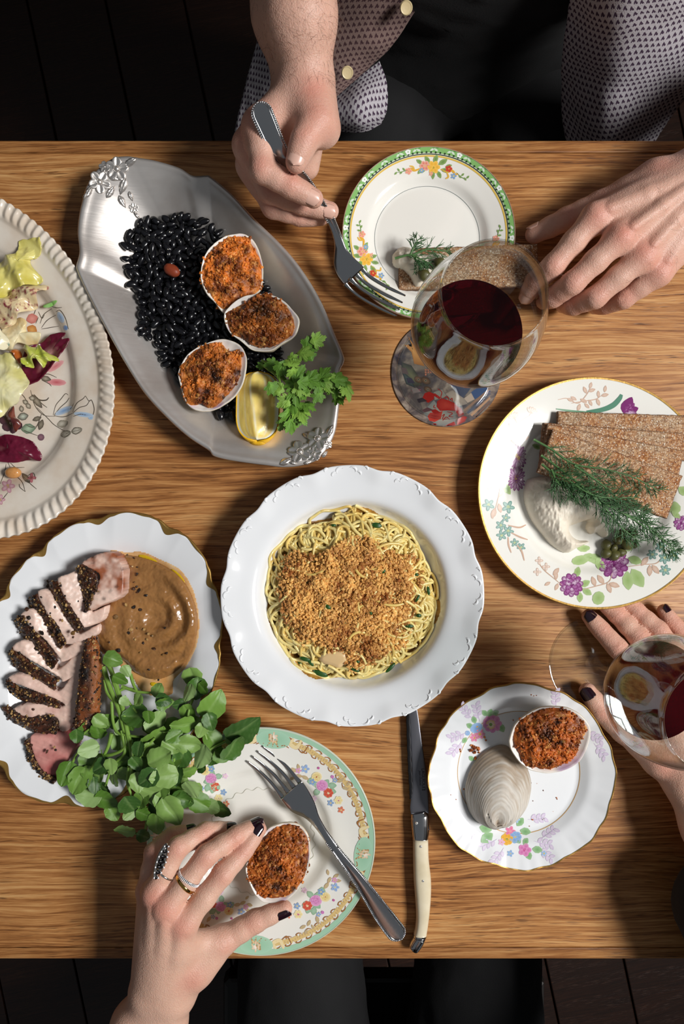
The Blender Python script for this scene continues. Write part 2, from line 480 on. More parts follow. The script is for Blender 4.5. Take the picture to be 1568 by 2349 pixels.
class Dish:
    """A plate that is a polar height field.  All px are read at rim height zr."""
    def __init__(s, ctr, zr, R, prof, nth=300, nr=40, mod=None, flute=None, thick=0.0035, foot=0.55, mod0=0.7, lipw=None):
        s.zr = zr; s.c = P(ctr[0], ctr[1], zr)[:2]; s.k = (H - zr) / H / S
        s.th = np.linspace(0, 2 * np.pi, nth, endpoint=False)
        s.Rf = R; s.mod = mod or (lambda th: np.ones_like(th)); s.flute = flute or (lambda th, t: 0 * t)
        s.prof = np.array(prof, float); s.mod0 = mod0; s.thick = thick; s.foot = foot
        s.nth, s.nr = nth, nr
    def Rb(s, th): return s.Rf(th) * s.k
    def zt(s, t):
        p = s.prof; n = max(120, len(p) * 30)
        q = spline(p, n); i = np.argsort(q[:, 0]); return np.interp(t, q[i, 0], q[i, 1])
    def xy(s, th, t):
        m = 1 + (s.mod(th) - 1) * sstep(s.mod0, 1, t)
        r = t * s.Rb(th) * m
        return s.c[0] + r * np.cos(th), s.c[1] + r * np.sin(th)
    def top(s, x, y):
        x = np.asarray(x, float); y = np.asarray(y, float)
        dx, dy = x - s.c[0], y - s.c[1]; th = np.arctan2(dy, dx) % (2 * np.pi)
        rb = s.Rb(th); t = np.hypot(dx, dy) / rb
        m = 1 + (s.mod(th) - 1) * sstep(s.mod0, 1, t); t = np.clip(t / m, 0, 1)
        return s.zt(t) + s.flute(th, t)
    def px(s, x, y, e=0.0):
        "world points on the surface where the photo shows px"
        x = np.asarray(x, float); y = np.asarray(y, float); z = np.full(x.shape, s.zr)
        for _ in range(3):
            k = (H - z) / H; wx_, wy_ = (x - NX) / S * k, (NY - y) / S * k
            z = s.top(wx_, wy_) + e
        return np.stack([wx_, wy_, z], -1)
    def build(s, name, label, cat, mat, group=None, partname='plate_body'):
        th = s.th; ts = np.linspace(0, 1, s.nr) ** 0.8
        rings = []
        for t in ts[1:]:
            tt = np.full_like(th, t); x, y = s.xy(th, tt); rings.append(np.stack([x, y, s.zt(tt) + s.flute(th, tt)], -1))
        # rounded lip, then the underside down to the foot ring
        e = rings[-1]; x, y = s.xy(th, np.full_like(th, 1.004)); zt1 = e[:, 2]
        rings.append(np.stack([x, y, zt1 - s.thick * 0.4], -1))
        x, y = s.xy(th, np.full_like(th, 0.995)); rings.append(np.stack([x, y, np.maximum(zt1 - s.thick, 0.0005)], -1))
        for t in np.linspace(0.97, s.foot + 0.04, 8):
            tt = np.full_like(th, t); x, y = s.xy(th, tt)
            zz = np.maximum(s.zt(tt) + s.flute(th, tt) - s.thick * (1 + 0.3 * (1 - t)), 0.0012)
            rings.append(np.stack([x, y, zz], -1))
        for t, z in ((s.foot + 0.015, 0.0), (s.foot - 0.015, 0.0), (s.foot - 0.035, 0.0012), (0.05, 0.0012)):
            tt = np.full_like(th, t); x, y = s.xy(th, tt); rings.append(np.stack([x, y, np.full_like(th, z)], -1))
        n = len(th); V = np.vstack(rings)
        F = [tuple(f) for f in grid_faces(len(rings), n, wrap_v=True)]
        V = np.vstack([V, [[s.c[0], s.c[1], float(s.zt(np.array(0.0)))], [s.c[0], s.c[1], 0.0012]]])
        ic, ib = len(V) - 2, len(V) - 1; l = (len(rings) - 1) * n
        F += [(ic, i, (i + 1) % n) for i in range(n)] + [(ib, l + (i + 1) % n, l + i) for i in range(n)]
        s.o = thing(name, label, cat, (s.c[0], s.c[1], 0), group)
        s.body = obj(partname, V, F, mat, s.o)
        return s.o
    def ring(s, name, t0, t1, mat, e=0.0002, over=0.0, col=None, parent=True, wfun=None):
        "a printed or gilded ring between t0 and t1"
        th = np.linspace(0, 2 * np.pi, 720, endpoint=False); rows = []
        for u in np.linspace(0, 1, 5):
            a = t0 if wfun is None else t1 - (t1 - t0) * wfun(th)
            tt = a + (t1 - a) * u + 0 * th
            x, y = s.xy(th, tt); rows.append(np.stack([x, y, s.zt(np.minimum(tt, 1)) + s.flute(th, np.minimum(tt, 1)) + e], -1))
        if over:
            x, y = s.xy(th, np.full_like(th, 1.006)); rows.append(np.stack([x, y, rows[-1][:, 2] - s.thick * 0.5], -1))
        V = np.vstack(rows); F = grid_faces(len(rows), len(th), wrap_v=True)[:, ::-1]
        return obj(name, V, F, mat, s.body, col=None if col is None else np.tile(lin(col), (len(V), 1)))

def circ(r): return lambda th: np.full_like(np.asarray(th, float), r)
def ell(a, b, ang):
    "semi-axes a, b in px; a lies at ang (radians, image y down turned to world)"
    return lambda th: a * b / np.sqrt((b * np.cos(th - ang)) ** 2 + (a * np.sin(th - ang)) ** 2)

class Print:
    "flat printed decoration laid on a dish, drawn in photograph px"
    def __init__(s, dish): s.d = dish; s.v = []; s.f = []; s.c = []; s.lay = 0; s.n = 0
    def add(s, x, y, F, col):
        s.lay += 1
        e = 0.00020 + 2.2e-7 * s.lay
        V = s.d.px(np.asarray(x), np.asarray(y), e)
        s.v.append(V); s.f += [tuple(i + s.n for i in f) for f in F]; s.c.append(np.asarray(col)); s.n += len(V)
    def fan(s, pts, ci, co, ctr=None):
        p = np.asarray(pts, float); c = p.mean(0) if ctr is None else np.asarray(ctr); n = len(p)
        x = np.r_[c[0], p[:, 0]]; y = np.r_[c[1], p[:, 1]]
        a1, a2, a3 = p[0], p[1], p[2]
        area = np.sum(p[:, 0] * np.roll(p[:, 1], -1) - np.roll(p[:, 0], -1) * p[:, 1])
        F = [(0, 1 + i, 1 + (i + 1) % n) if area < 0 else (0, 1 + (i + 1) % n, 1 + i) for i in range(n)]
        size = float(np.max(np.ptp(p, axis=0)))
        if size > 16:                       # larger shapes follow the curve of the dish
            K = 2 if size < 40 else 4; ring = [c + (p - c) * (j / K) for j in range(1, K + 1)]
            X = np.r_[c[0], np.concatenate([q[:, 0] for q in ring])]; Y = np.r_[c[1], np.concatenate([q[:, 1] for q in ring])]
            C_ = [lin(ci)[None]] + [np.tile(lin(ci) * (1 - j / K) + lin(co) * (j / K), (n, 1)) for j in range(1, K + 1)]
            F = [(0, 1 + (i + 1) % n, 1 + i) for i in range(n)]
            for j in range(K - 1): F += [(1 + j * n + i, 1 + j * n + (i + 1) % n, 1 + (j + 1) * n + (i + 1) % n, 1 + (j + 1) * n + i) for i in range(n)]
            s.add(X, Y, F, np.vstack(C_)); return
        s.add(x, y, F, np.vstack([lin(ci)[None], np.tile(lin(co), (n, 1))]))
    def blob(s, x, y, rx, ry, ang, ci, co=None, n=10, point=0.0):
        t = np.linspace(0, 2 * np.pi, n, endpoint=False)
        lx = rx * np.cos(t); ly = ry * np.sin(t) * (1 - point * np.abs(np.cos(t)) ** 3)
        c, si = math.cos(ang), math.sin(ang)
        s.fan(np.stack([x + lx * c - ly * si, y + lx * si + ly * c], -1), ci, co or ci)
    def leaf(s, x, y, l, ang, c1, c2=None, w=0.36):
        "leaf from its base point"
        s.blob(x + math.cos(ang) * l / 2, y + math.sin(ang) * l / 2, l / 2, l * w / 1.4, ang, c1, c2 or c1, n=10, point=0.65)
    def petal(s, x, y, l, ang, ci, co, w=0.5):
        s.blob(x + math.cos(ang) * l * 0.55, y + math.sin(ang) * l * 0.55, l * 0.5, l * w * 0.55, ang, ci, co, n=9)
    def flower(s, x, y, r, n, ci, co, cc, w=0.62, a0=0.0, cr=0.28):
        for i in range(n): s.petal(x, y, r, a0 + 2 * math.pi * i / n, ci, co, w)
        s.blob(x, y, r * cr, r * cr, 0, cc)
    def line(s, pts, w, col, n=None, taper=True):
        p = spline(pts, n or max(6, len(pts) * 5)); t = unit(np.gradient(p, axis=0)); q = np.stack([-t[:, 1], t[:, 0]], -1)
        ww = w * (0.45 + 0.55 * np.sin(np.linspace(0.15, math.pi - 0.15, len(p)))) if taper else np.full(len(p), w)
        a = p + q * ww[:, None] / 2; b = p - q * ww[:, None] / 2
        m = len(p); x = np.r_[a[:, 0], b[:, 0]]; y = np.r_[a[:, 1], b[:, 1]]
        F = [(i, i + 1, m + i + 1, m + i) for i in range(m - 1)]
        s.add(x, y, F, np.tile(lin(col), (2 * m, 1)))
    def rose(s, x, y, r, c1, c2):
        s.blob(x, y, r, r * 0.92, 0, c1, c2, n=14)
        for k in range(5):
            a = k * 2.4; s.blob(x + math.cos(a) * r * 0.55, y + math.sin(a) * r * 0.55, r * 0.42, r * 0.3, a + 1.57, c2, c1, n=8)
        s.blob(x, y, r * 0.34, r * 0.3, 0.4, c1, c2, n=8)
    def build(s, name='printed_decoration'):
        F = s.f
        # upward facing
        return obj(name, np.vstack(s.v), F, m_print, s.d.body, col=np.vstack(s.c), smooth=True, kind='stuff')

class Local:
    "draws into a Print in a turned and scaled frame"
    def __init__(s, pr, x, y, ang=0.0, sc=1.0, flip=1): s.p, s.x, s.y, s.a, s.s, s.f = pr, x, y, ang, sc, flip
    def t(s, x, y):
        x *= s.f; c, i = math.cos(s.a), math.sin(s.a); return s.x + (x * c - y * i) * s.s, s.y + (x * i + y * c) * s.s
    def an(s, a): return (a if s.f > 0 else math.pi - a) + s.a
    def leaf(s, x, y, l, ang, *k, **kw): X, Y = s.t(x, y); s.p.leaf(X, Y, l * s.s, s.an(ang), *k, **kw)
    def flower(s, x, y, r, *k, **kw): X, Y = s.t(x, y); s.p.flower(X, Y, r * s.s, *k, **kw)
    def rose(s, x, y, r, *k): X, Y = s.t(x, y); s.p.rose(X, Y, r * s.s, *k)
    def dot(s, x, y, r, c): X, Y = s.t(x, y); s.p.blob(X, Y, r * s.s, r * s.s, 0, c, n=8)
    def line(s, pts, w, c): s.p.line([s.t(*q) for q in pts], w * s.s, c)

GRN, GRN2, LGR = (104, 140, 74), (150, 178, 108), (176, 198, 140)

# ---- pasta bowl: white, twelve shallow lobes
nl = 12
pasta_bowl = Dish((808, 1367), 0.036, circ(300), [(0, .010), (.35, .0098), (.60, .0105), (.68, .0165), (.725, .0255), (.77, .0292), (.88, .0322), (.97, .0352), (1, .036)],
                  mod=lambda th: 1.004 - 0.022 * np.exp(-(((((th - 0.05) * nl / (2 * np.pi)) % 1) - 0.5) / 0.16) ** 2) + 0.004 * np.cos(2 * (th - .2)),
                  flute=lambda th, t: -0.0007 * sstep(.86, 1, t) * np.cos((th - 0.05) * nl), nr=64, nth=480, foot=0.42, thick=0.004)
pasta_bowl.build('pasta_bowl', 'large white pasta bowl with lobed rim and embossed scrolls in the middle', 'bowl', m_china)
rel = []
for i in range(nl):
    a0 = 0.05 + 2 * math.pi * i / nl
    for sgn in (-1, 1):
        for rr, off, sz in ((0.925, 0.055, 0.036), (0.905, 0.10, 0.026), (0.945, 0.155, 0.022)):
            a = a0 + sgn * off
            c0 = np.array([pasta_bowl.c[0] + rr * .1125 * math.cos(a), pasta_bowl.c[1] + rr * .1125 * math.sin(a)])
            tt = np.linspace(-1.5, 1.4, 12); q = []
            for u in tt:
                ph = a + sgn * (u + 0.6); rad = sz * 0.113 * (1 - 0.16 * (u + 1.5))
                q.append(c0 + rad * np.array([math.cos(ph), math.sin(ph)]))
            q = np.array(q); z = pasta_bowl.top(q[:, 0], q[:, 1])
            C = np.c_[q, z + 0.0001]
            V, F = tube(C, 0.0011 * np.sin(np.linspace(.1, math.pi - .1, 12)) ** .7, 7, flat=0.45)
            rel.append((V, F))
V, F = join(rel); obj('embossed_scrolls', V, F, m_china, pasta_bowl.body, kind='stuff')

# ---- small green-bordered plate at the top
gp = Dish((983, 534), 0.019, circ(198), [(0, .006), (.5, .006), (.61, .0062), (.665, .0085), (.72, .0118), (.82, .0145), (1, .019)], nr=50, foot=0.52, thick=0.003)
gp.build('side_plate', 'small cream plate with a green and yellow printed border holding topped crispbread', 'plate', m_cream, 'floral side plates')
gp.ring('green_border', 0.938, 0.999, m_print, col=(134, 186, 108))
gp.ring('yellow_line', 0.898, 0.915, m_print, col=(226, 190, 84))
gp.ring('dark_line', 0.920, 0.930, m_print, col=(44, 66, 40))
gp.ring('lip_line', 0.992, 1.0, m_print, e=0.0004, over=1, col=(168, 140, 122))
gp.ring('centre_line', 0.617, 0.622, m_print, col=(128, 136, 134))
pr = Print(gp)
for i in range(110):
    a = 2 * math.pi * i / 110; r = 198 * 0.9345
    pr.blob(983 + r * math.cos(a), 534 + r * math.sin(a), 2.6, 2.6, 0, (44, 70, 40), n=6)
for i in range(30):
    a = 2 * math.pi * (i + .3) / 30; x, y = 983 + 191.5 * math.cos(a), 534 + 191.5 * math.sin(a)
    if i % 3 == 0:
        pr.flower(x, y, 6.5, 5, (240, 244, 240), (252, 252, 250), (160, 196, 150), w=.8, a0=a)
    for s_ in (-1, 1):
        a2 = a + s_ * .055; pr.leaf(983 + 188 * math.cos(a2), 534 + 188 * math.sin(a2), 12, a + s_ * 1.1, (226, 236, 222), (206, 226, 200), w=.3)
        a3 = a + s_ * .085; pr.leaf(983 + 195 * math.cos(a3), 534 + 195 * math.sin(a3), 9, a + 1.57 + s_ * .4, (84, 140, 72), (96, 150, 80), w=.3)
def green_spray(cx, cy, ang, flip=1):
    L = Local(pr, cx, cy, ang, 1.0, flip)
    for x, y, a, l in ((-6, -8, -2.2, 20), (4, -8, -1.3, 22), (14, -6, -.6, 24), (20, 4, .2, 20), (-14, 4, 2.6, 20), (2, 8, 1.5, 18), (12, 8, 1.0, 18), (-22, -6, -2.6, 18), (-24, 6, 2.2, 14), (30, -2, -.3, 16)):
        L.leaf(x, y, l, a, GRN, GRN2)
    L.line([(20, 4), (34, 10), (46, 6), (54, 14), (60, 12)], 5, (232, 176, 60)); L.line([(34, 10), (38, 20), (32, 24)], 4, (232, 186, 80))
    L.line([(-26, 4), (-40, 10), (-50, 6), (-56, 14)], 5, (232, 176, 60)); L.line([(-40, 10), (-44, 2), (-52, 0)], 4, (232, 186, 80))
    L.flower(3, 0, 15, 6, (238, 176, 50), (246, 200, 96), (190, 160, 60), w=.7)
    L.flower(-17, -2, 12, 6, (220, 110, 86), (240, 190, 170), (226, 190, 90), w=.8)
    L.flower(38, 2, 8, 5, (196, 56, 40), (214, 90, 66), (236, 190, 90), w=.85)
    L.flower(-54, 12, 8, 5, (230, 130, 106), (244, 190, 170), (220, 170, 90), w=.85)
    L.flower(-24, 9, 6, 5, (110, 150, 200), (150, 180, 214), (230, 210, 120)); L.flower(50, 18, 7, 5, (110, 150, 200), (160, 186, 214), (230, 210, 120))
    L.flower(-2, 15, 5, 5, (220, 120, 100), (240, 180, 160), (230, 200, 110))
    for sx in (-1, 1):
        L.line([(sx * 56, 10), (sx * 68, 14 + (sx > 0) * 6), (sx * 80, 16 + (sx > 0) * 8)], 1.6, GRN)
        for k in range(4):
            L.leaf(sx * (62 + 6 * k), 12 + (sx > 0) * (3 + 1.5 * k) + k, 9, (-.9 if k % 2 else .9) + (0 if sx > 0 else math.pi), GRN, GRN2)
green_spray(991, 383, 0.05)
green_spray(839, 592, -1.95, -1)
green_spray(1120, 600, 2.1)
pr.build()

# ---- large plate on the right: gilt edge, purple flowers
rp = Dish((1365, 1131), 0.022, ell(271, 264, 2.58), [(0, .008), (.5, .008), (.62, .0084), (.675, .0125), (.72, .0155), (.85, .0188), (1, .022)], nr=50, foot=0.55)
rp.build('dinner_plate', 'white china plate with purple flowers and a thin gold rim under the crispbreads', 'plate', m_cream)
rp.ring('gilt_rim', 0.984, 1.0, m_gold, e=0.0004, over=1)
pr = Print(rp)
BR, BR2 = (206, 172, 150), (222, 198, 180)
PU, PU2, PU3 = (126, 46, 112), (186, 122, 178), (232, 206, 228)
TE, TE2 = (108, 150, 140), (168, 196, 186)
def twig(pts, leaves, w=2.2, c=BR):
    pr.line(pts, w, c)
    for x, y, l, a in leaves: pr.leaf(x, y, l, a, BR2, c, w=.34)
twig([(1279, 917), (1300, 914), (1325, 925), (1345, 905), (1352, 892)], [(1300, 914, 16, .4), (1322, 918, 16, -2.6), (1330, 915, 18, .5), (1345, 903, 18, -2.0), (1348, 898, 18, -.3), (1352, 892, 16, -1.3)])
twig([(1310, 925), (1340, 920), (1365, 916), (1378, 908)], [(1350, 917, 16, 1.1), (1368, 914, 18, 1.2), (1372, 912, 16, -1.6), (1378, 908, 18, -.2), (1386, 900, 16, -1.4), (1330, 926, 18, 1.9), (1340, 925, 16, .8)])
twig([(1186, 1008), (1184, 985), (1190, 970), (1210, 955)], [(1185, 1008, 30, -2.8), (1186, 1008, 28, -.2), (1184, 990, 26, -2.3), (1190, 1008, 24, -.6)])
for x, y, a in ((1180, 960, -2.0), (1217, 948, -1.2), (1206, 975, -.5)):
    pr.line([(1186, 985), ((1186 + x) / 2 + 3, (985 + y) / 2), (x, y)], 2, BR)
    for k in range(-2, 3): pr.petal(x, y, 15, a + k * .45, (240, 226, 214), BR, w=.4)
for x, y in ((1187, 1048), (1184, 1098)):
    for k in range(18):
        a = 2 * math.pi * k / 18; l = 16 + 12 * abs(math.sin(a)); pr.petal(x, y, l, a, PU3, PU if k % 2 else (150, 70, 140), w=.28)
    pr.blob(x, y, 6, 9, 0, (224, 200, 130), (200, 170, 90))
pr.leaf(1150, 1105, 34, -2.4, GRN, LGR); pr.leaf(1148, 1104, 36, 2.6, GRN, LGR); pr.leaf(1152, 1106, 34, 1.0, GRN, LGR); pr.leaf(1220, 1020, 24, .4, GRN, LGR)
twig([(1168, 1090), (1150, 1105), (1144, 1135), (1138, 1160), (1130, 1190)], [(1168, 1090, 22, -2.4), (1145, 1140, 18, -1.2), (1143, 1155, 22, 1.3), (1136, 1165, 26, 1.9)])
for x, y, r in ((1120, 1158, 14), (1165, 1163, 15), (1148, 1205, 12), (1160, 1188, 10), (1150, 1228, 12), (1165, 1218, 13), (1180, 1245, 10), (1195, 1255, 10)):
    pr.flower(x, y, r, 5, TE2, TE, (190, 200, 150), a0=x * .3, w=.55)
for pts in ([(1165, 1205), (1190, 1210), (1206, 1204)], [(1172, 1222), (1192, 1232), (1210, 1238)], [(1165, 1232), (1166, 1250), (1172, 1268)], [(1185, 1250), (1196, 1265), (1202, 1286)]):
    pr.line(pts, 4, BR)
def peony(x, y, r):
    for ring_, nn in ((1.0, 11), (.72, 9), (.42, 6)):
        for k in range(nn):
            a = 2 * math.pi * k / nn + ring_; pr.blob(x + math.cos(a) * r * ring_ * .7, y + math.sin(a) * r * ring_ * .7, r * .30, r * .24, a, PU3 if k % 2 else PU2, PU, n=9)
    pr.blob(x, y, r * .2, r * .2, 0, PU, (100, 30, 90))
for x, y, l, a in ((1320, 1325, 26, -1.3), (1330, 1345, 26, -.5), (1335, 1350, 26, .6), (1330, 1358, 24, 1.6), (1430, 1262, 26, -.4), (1440, 1280, 34, .3), (1438, 1310, 44, 1.5), (1448, 1305, 50, 1.0), (1370, 1285, 34, -2.8), (1345, 1265, 30, -2.5), (1368, 1280, 34, 1.1)):
    pr.leaf(x, y, l, a, GRN2, LGR, w=.42)
pr.blob(1330, 1285, 20, 11, -.2, GRN2, LGR); pr.blob(1365, 1282, 14, 12, .5, GRN2, LGR); pr.blob(1340, 1258, 13, 7, -.1, GRN2, LGR)
peony(1310, 1342, 28); peony(1407, 1292, 36)
twig([(1288, 1342), (1268, 1325), (1250, 1310), (1238, 1295), (1234, 1282)], [(1275, 1330, 20, -1.6), (1268, 1320, 22, -.9), (1280, 1338, 18, 2.0), (1262, 1335, 16, 2.6)])
for x, y in ((1236, 1286), (1252, 1300), (1232, 1312)): pr.flower(x, y, 9, 4, (246, 236, 228), BR, BR2, w=.6)
twig([(1338, 1352), (1365, 1345), (1395, 1335), (1404, 1315)], [(1365, 1345, 24, -1.9), (1392, 1338, 24, 1.2), (1396, 1338, 26, .3), (1385, 1340, 26, -2.2)])
pr.blob(1372, 1372, 14, 16, .4, GRN2, LGR)
twig([(1440, 1300), (1475, 1295), (1505, 1292), (1520, 1275), (1530, 1255)], [(1470, 1298, 26, -.9), (1490, 1296, 26, 1.6), (1495, 1296, 26, .9), (1522, 1276, 22, .2)])
for x, y, r in ((1496, 1272, 12), (1524, 1280, 14), (1525, 1308, 13), (1545, 1275, 12), (1515, 1255, 12)): pr.flower(x, y, r, 6, TE2, TE, (200, 200, 150), a0=y * .2, w=.5)
pr.line([(1345, 945), (1380, 940), (1405, 930), (1420, 915), (1425, 905)], 12, (92, 142, 118)); pr.line([(1275, 938), (1310, 943), (1345, 945)], 5, (120, 160, 130))
for a, l, c in ((-1.1, 42, PU), (-.75, 34, PU2), (-.35, 36, PU), (-1.45, 30, PU), (0.0, 30, PU3)): pr.leaf(1430, 948, l, a, c, PU, w=.4)
pr.leaf(1555, 1118, 30, .6, GRN2, LGR, .5); pr.leaf(1548, 1150, 32, 1.6, GRN2, LGR, .6); peony(1562, 1200, 18); pr.leaf(1560, 1190, 26, -2.4, GRN2, LGR)
pr.build()

# ---- woman's plate: mint border, gold scrolls, bouquets
wp = Dish((598, 1931), 0.021, circ(261), [(0, .007), (.42, .007), (.53, .0074), (.59, .0105), (.64, .0138), (.80, .0168), (1, .021)], nr=50, foot=0.46)
wp.build('luncheon_plate', 'cream plate with a mint and gold scrolled border under the held clam', 'plate', m_cream)
wp.ring('mint_border', 0.952, 0.999, m_print, col=(168, 208, 178))
wp.ring('lip_line', 0.994, 1.0, m_print, e=0.0004, over=1, col=(206, 214, 196))
pr = Print(wp)
GO, GO2, GO3 = (226, 196, 132), (240, 220, 170), (166, 112, 62)
cxw, cyw, rw = 598, 1931, 261
def pol(t, a): return (cxw + rw * t * math.cos(a), cyw + rw * t * math.sin(a))
for i in range(180):
    a = 2 * math.pi * i / 180; wv = 0.010 * math.sin(i * 0.9)
    p0, p1 = pol(.905 + wv, a), pol(.905 - wv, a + 2 * math.pi / 180)
    pr.line([p0, pol(.906, a + math.pi / 180), pol(.905 + .01 * math.sin((i + 1) * .9), a + 2 * math.pi / 180)], 12, GO, n=4, taper=False)
for i in range(240):
    a = 2 * math.pi * i / 240
    pr.blob(*pol(.905 + .010 * math.sin(i * .9 * .75), a), 2.2, 1.2, a, GO2, GO3, n=6)
for i in range(60):
    a = 2 * math.pi * i / 60
    pr.line([pol(.882, a), pol(.868, a + .03), pol(.876, a + .06), pol(.886, a + .05)], 2.4, GO3, n=8)
    pr.line([pol(.932, a + .02), pol(.948, a + .05), pol(.94, a + .085), pol(.930, a + .07)], 2.6, GO3, n=8)
for a in (-1.45, 0.12, 1.62, 3.2):
    for sgn in (-1, 1):
        pr.line([pol(.96, a + sgn * .26), pol(.885, a + sgn * .24), pol(.90, a + sgn * .17), pol(.95, a + sgn * .19)], 9, GO2); pr.line([pol(.96, a + sgn * .26), pol(.885, a + sgn * .24), pol(.90, a + sgn * .17), pol(.95, a + sgn * .19)], 2.5, GO3)
        pr.line([pol(.94, a + sgn * .34), pol(.865, a + sgn * .32), pol(.88, a + sgn * .26)], 3, GO3)
    bx, by = pol(.905, a); pr.blob(bx, by, 21, 40, a, (150, 196, 164), (172, 212, 184), n=16)
    for k in range(8): pr.leaf(bx, by, 17, a + k * math.pi / 4, GO2, GO3, w=.4)
    pr.leaf(bx - 8 * math.cos(a), by - 8 * math.sin(a), 26, a, (250, 244, 232), (226, 190, 150), w=.55)
    for sgn in (-1, 1):
        pr.line([pol(.865, a), pol(.85, a + sgn * .06), pol(.87, a + sgn * .12), pol(.86, a + sgn * .17)], 3, GO3)
def bouquet(x, y, ang, sc=1.0, flip=1):
    L = Local(pr, x, y, ang, sc, flip)
    lg = (170, 200, 176); ol = (196, 186, 140)
    for k in range(12): L.leaf(14 * math.cos(k), 12 * math.sin(k * 1.3), 20, k * 1.07, lg, (150, 184, 150), w=.5)
    for xx, yy, l, a in ((34, -8, 18, -.4), (46, 4, 16, .3), (-30, -14, 18, 3.6), (-44, -20, 16, 3.4), (56, 0, 12, -.7), (-58, -30, 16, 3.9), (-52, -34, 16, 4.5), (60, 12, 16, .9), (68, 8, 14, .2), (-62, -18, 14, 2.8)):
        L.leaf(xx, yy, l, a, ol, (200, 168, 130), w=.34)
    L.rose(0, 0, 14, (206, 116, 178), (230, 170, 210)); L.rose(-12, -20, 12, (228, 196, 110), (246, 230, 180)); L.dot(-12, -20, 3, (206, 106, 60))
    L.flower(15, 17, 11, 7, (204, 66, 46), (220, 110, 86), (236, 210, 170), w=.8); L.flower(-22, -8, 8, 5, (110, 142, 190), (150, 178, 212), (220, 200, 140))
    L.flower(38, 34, 10, 6, (236, 214, 140), (246, 232, 190), (206, 120, 150), w=.8); L.flower(20, 40, 8, 5, (120, 150, 196), (160, 184, 214), (220, 200, 140)); L.flower(44, 56, 8, 5, (214, 100, 70), (230, 150, 120), (236, 210, 150))
    L.flower(-38, -38, 10, 5, (130, 164, 214), (180, 200, 230), (236, 214, 140)); L.flower(-54, -34, 7, 5, (206, 130, 180), (230, 180, 210), (220, 190, 120)); L.dot(-8, -40, 3, (200, 100, 160)); L.dot(24, -20, 4, (206, 130, 190)); L.flower(30, -12, 6, 5, (130, 160, 206), (170, 190, 220), (230, 210, 140))
    L.flower(-18, 30, 7, 5, (232, 190, 222), (244, 216, 236), (240, 220, 190))
bouquet(738, 1802, 0.0); bouquet(724, 2066, 1.75, 1.0, 1); bouquet(484, 1786, -1.2, .95, -1); bouquet(506, 2080, 2.6, .9)
th = np.linspace(0, 2 * math.pi, 220)
pr.line([(598 + (122 + 3 * math.sin(t * 30)) * math.cos(t), 1931 + (122 + 3 * math.sin(t * 30)) * math.sin(t)) for t in th], 1.2, (206, 204, 190), n=440, taper=False)
pr.build()

# ---- small scalloped plate lower right
def sc_mod(th, n=9, a=.018, ph=0.0):
    u = ((th + ph) * n / (2 * np.pi)) % 1
    return 1 + a * (np.abs(np.cos(u * np.pi)) ** 1.2 * -1 + .6) + .006 * np.cos(th * n * 2 + 1) + .004 * np.sin(th * n * 3)
sp = Dish((1197, 1782), 0.020, circ(214), [(0, .007), (.55, .007), (.645, .0072), (.70, .0098), (.76, .013), (.86, .0158), (1, .020)],
          mod=lambda th: sc_mod(th, 8, .022, .3), flute=lambda th, t: .0004 * sstep(.72, 1, t) * np.sin(th * 16 + .6) + .00012 * sstep(.76, 1, t) * np.sin(th * 48), nr=56, nth=480, foot=.52)
sp.build('dessert_plate', 'small white plate with scalloped gilt edge and soft pastel flowers, holding clam shells', 'plate', m_china)
sp.ring('gilt_rim', 0.988, 1.0, m_gold, e=0.0003, over=1)
sp.ring('gilt_line', 0.664, 0.671, m_print, col=(206, 166, 110))
pr = Print(sp)
LA, LA2 = (212, 196, 222), (230, 220, 234)
def lavender(x, y, a, n=6, s_=1.0):
    c, si = math.cos(a), math.sin(a)
    pr.line([(x, y), (x + c * 20 * s_, y + si * 20 * s_ + 2), (x + c * 42 * s_, y + si * 42 * s_)], 1.6, LA)
    for k in range(n):
        d = (8 + 34 * k / n) * s_; pr.leaf(x + c * d, y + si * d, 15 * s_, a + (.8 if k % 2 else -.8), LA2, LA, w=.4)
for x, y, a in ((1085, 1650, -2.3), (1100, 1655, -1.8), (1070, 1680, 2.8), (1060, 1700, 2.3), (1275, 1625, -1.6), (1362, 1705, .9), (1345, 1680, .5), (1140, 1925, 2.7), (1155, 1945, 2.2), (1225, 1930, .2), (1235, 1945, .7), (1210, 1880, -.1), (1100, 1915, 3.2), (1240, 1925, -.6)):
    lavender(x, y, a)
for x, y, l, a in ((1120, 1645, 20, -1.2), (1128, 1640, 18, -.5), (1118, 1642, 18, -2.4), (1085, 1670, 18, -2.6), (1090, 1660, 18, -1.9), (1145, 1660, 22, 1.1), (1070, 1692, 16, 2.2), (1075, 1735, 16, .7), (1128, 1905, 30, 3.4), (1130, 1912, 34, 2.5), (1185, 1895, 24, -.9), (1192, 1905, 26, .2), (1180, 1918, 22, .9), (1160, 1885, 24, 3.5), (1178, 1885, 18, -1.6), (1220, 1948, 24, .1), (1208, 1952, 22, 1.2), (1200, 1938, 18, -.9)):
    pr.leaf(x, y, l, a, (120, 168, 112), (160, 196, 150), w=.5)
for k in range(9): pr.blob(1128 + 14 * math.cos(k * .7), 1660 + 13 * math.sin(k * .7), 9, 7, k, (214, 120, 176), (230, 160, 200))
pr.blob(1125, 1662, 11, 11, 0, (246, 232, 236), (236, 200, 110)); pr.blob(1125, 1662, 4, 4, 0, (130, 160, 80))
pr.blob(1092, 1670, 15, 11, -.5, (126, 164, 214), (160, 190, 226)); pr.blob(1096, 1669, 4, 4, 0, (226, 170, 60)); pr.blob(1072, 1682, 6, 6, 0, (150, 184, 224))
pr.flower(1100, 1684, 12, 6, (226, 120, 160), (240, 170, 190), (226, 180, 80)); pr.flower(1087, 1692, 10, 6, (226, 120, 160), (240, 170, 190), (226, 180, 80))
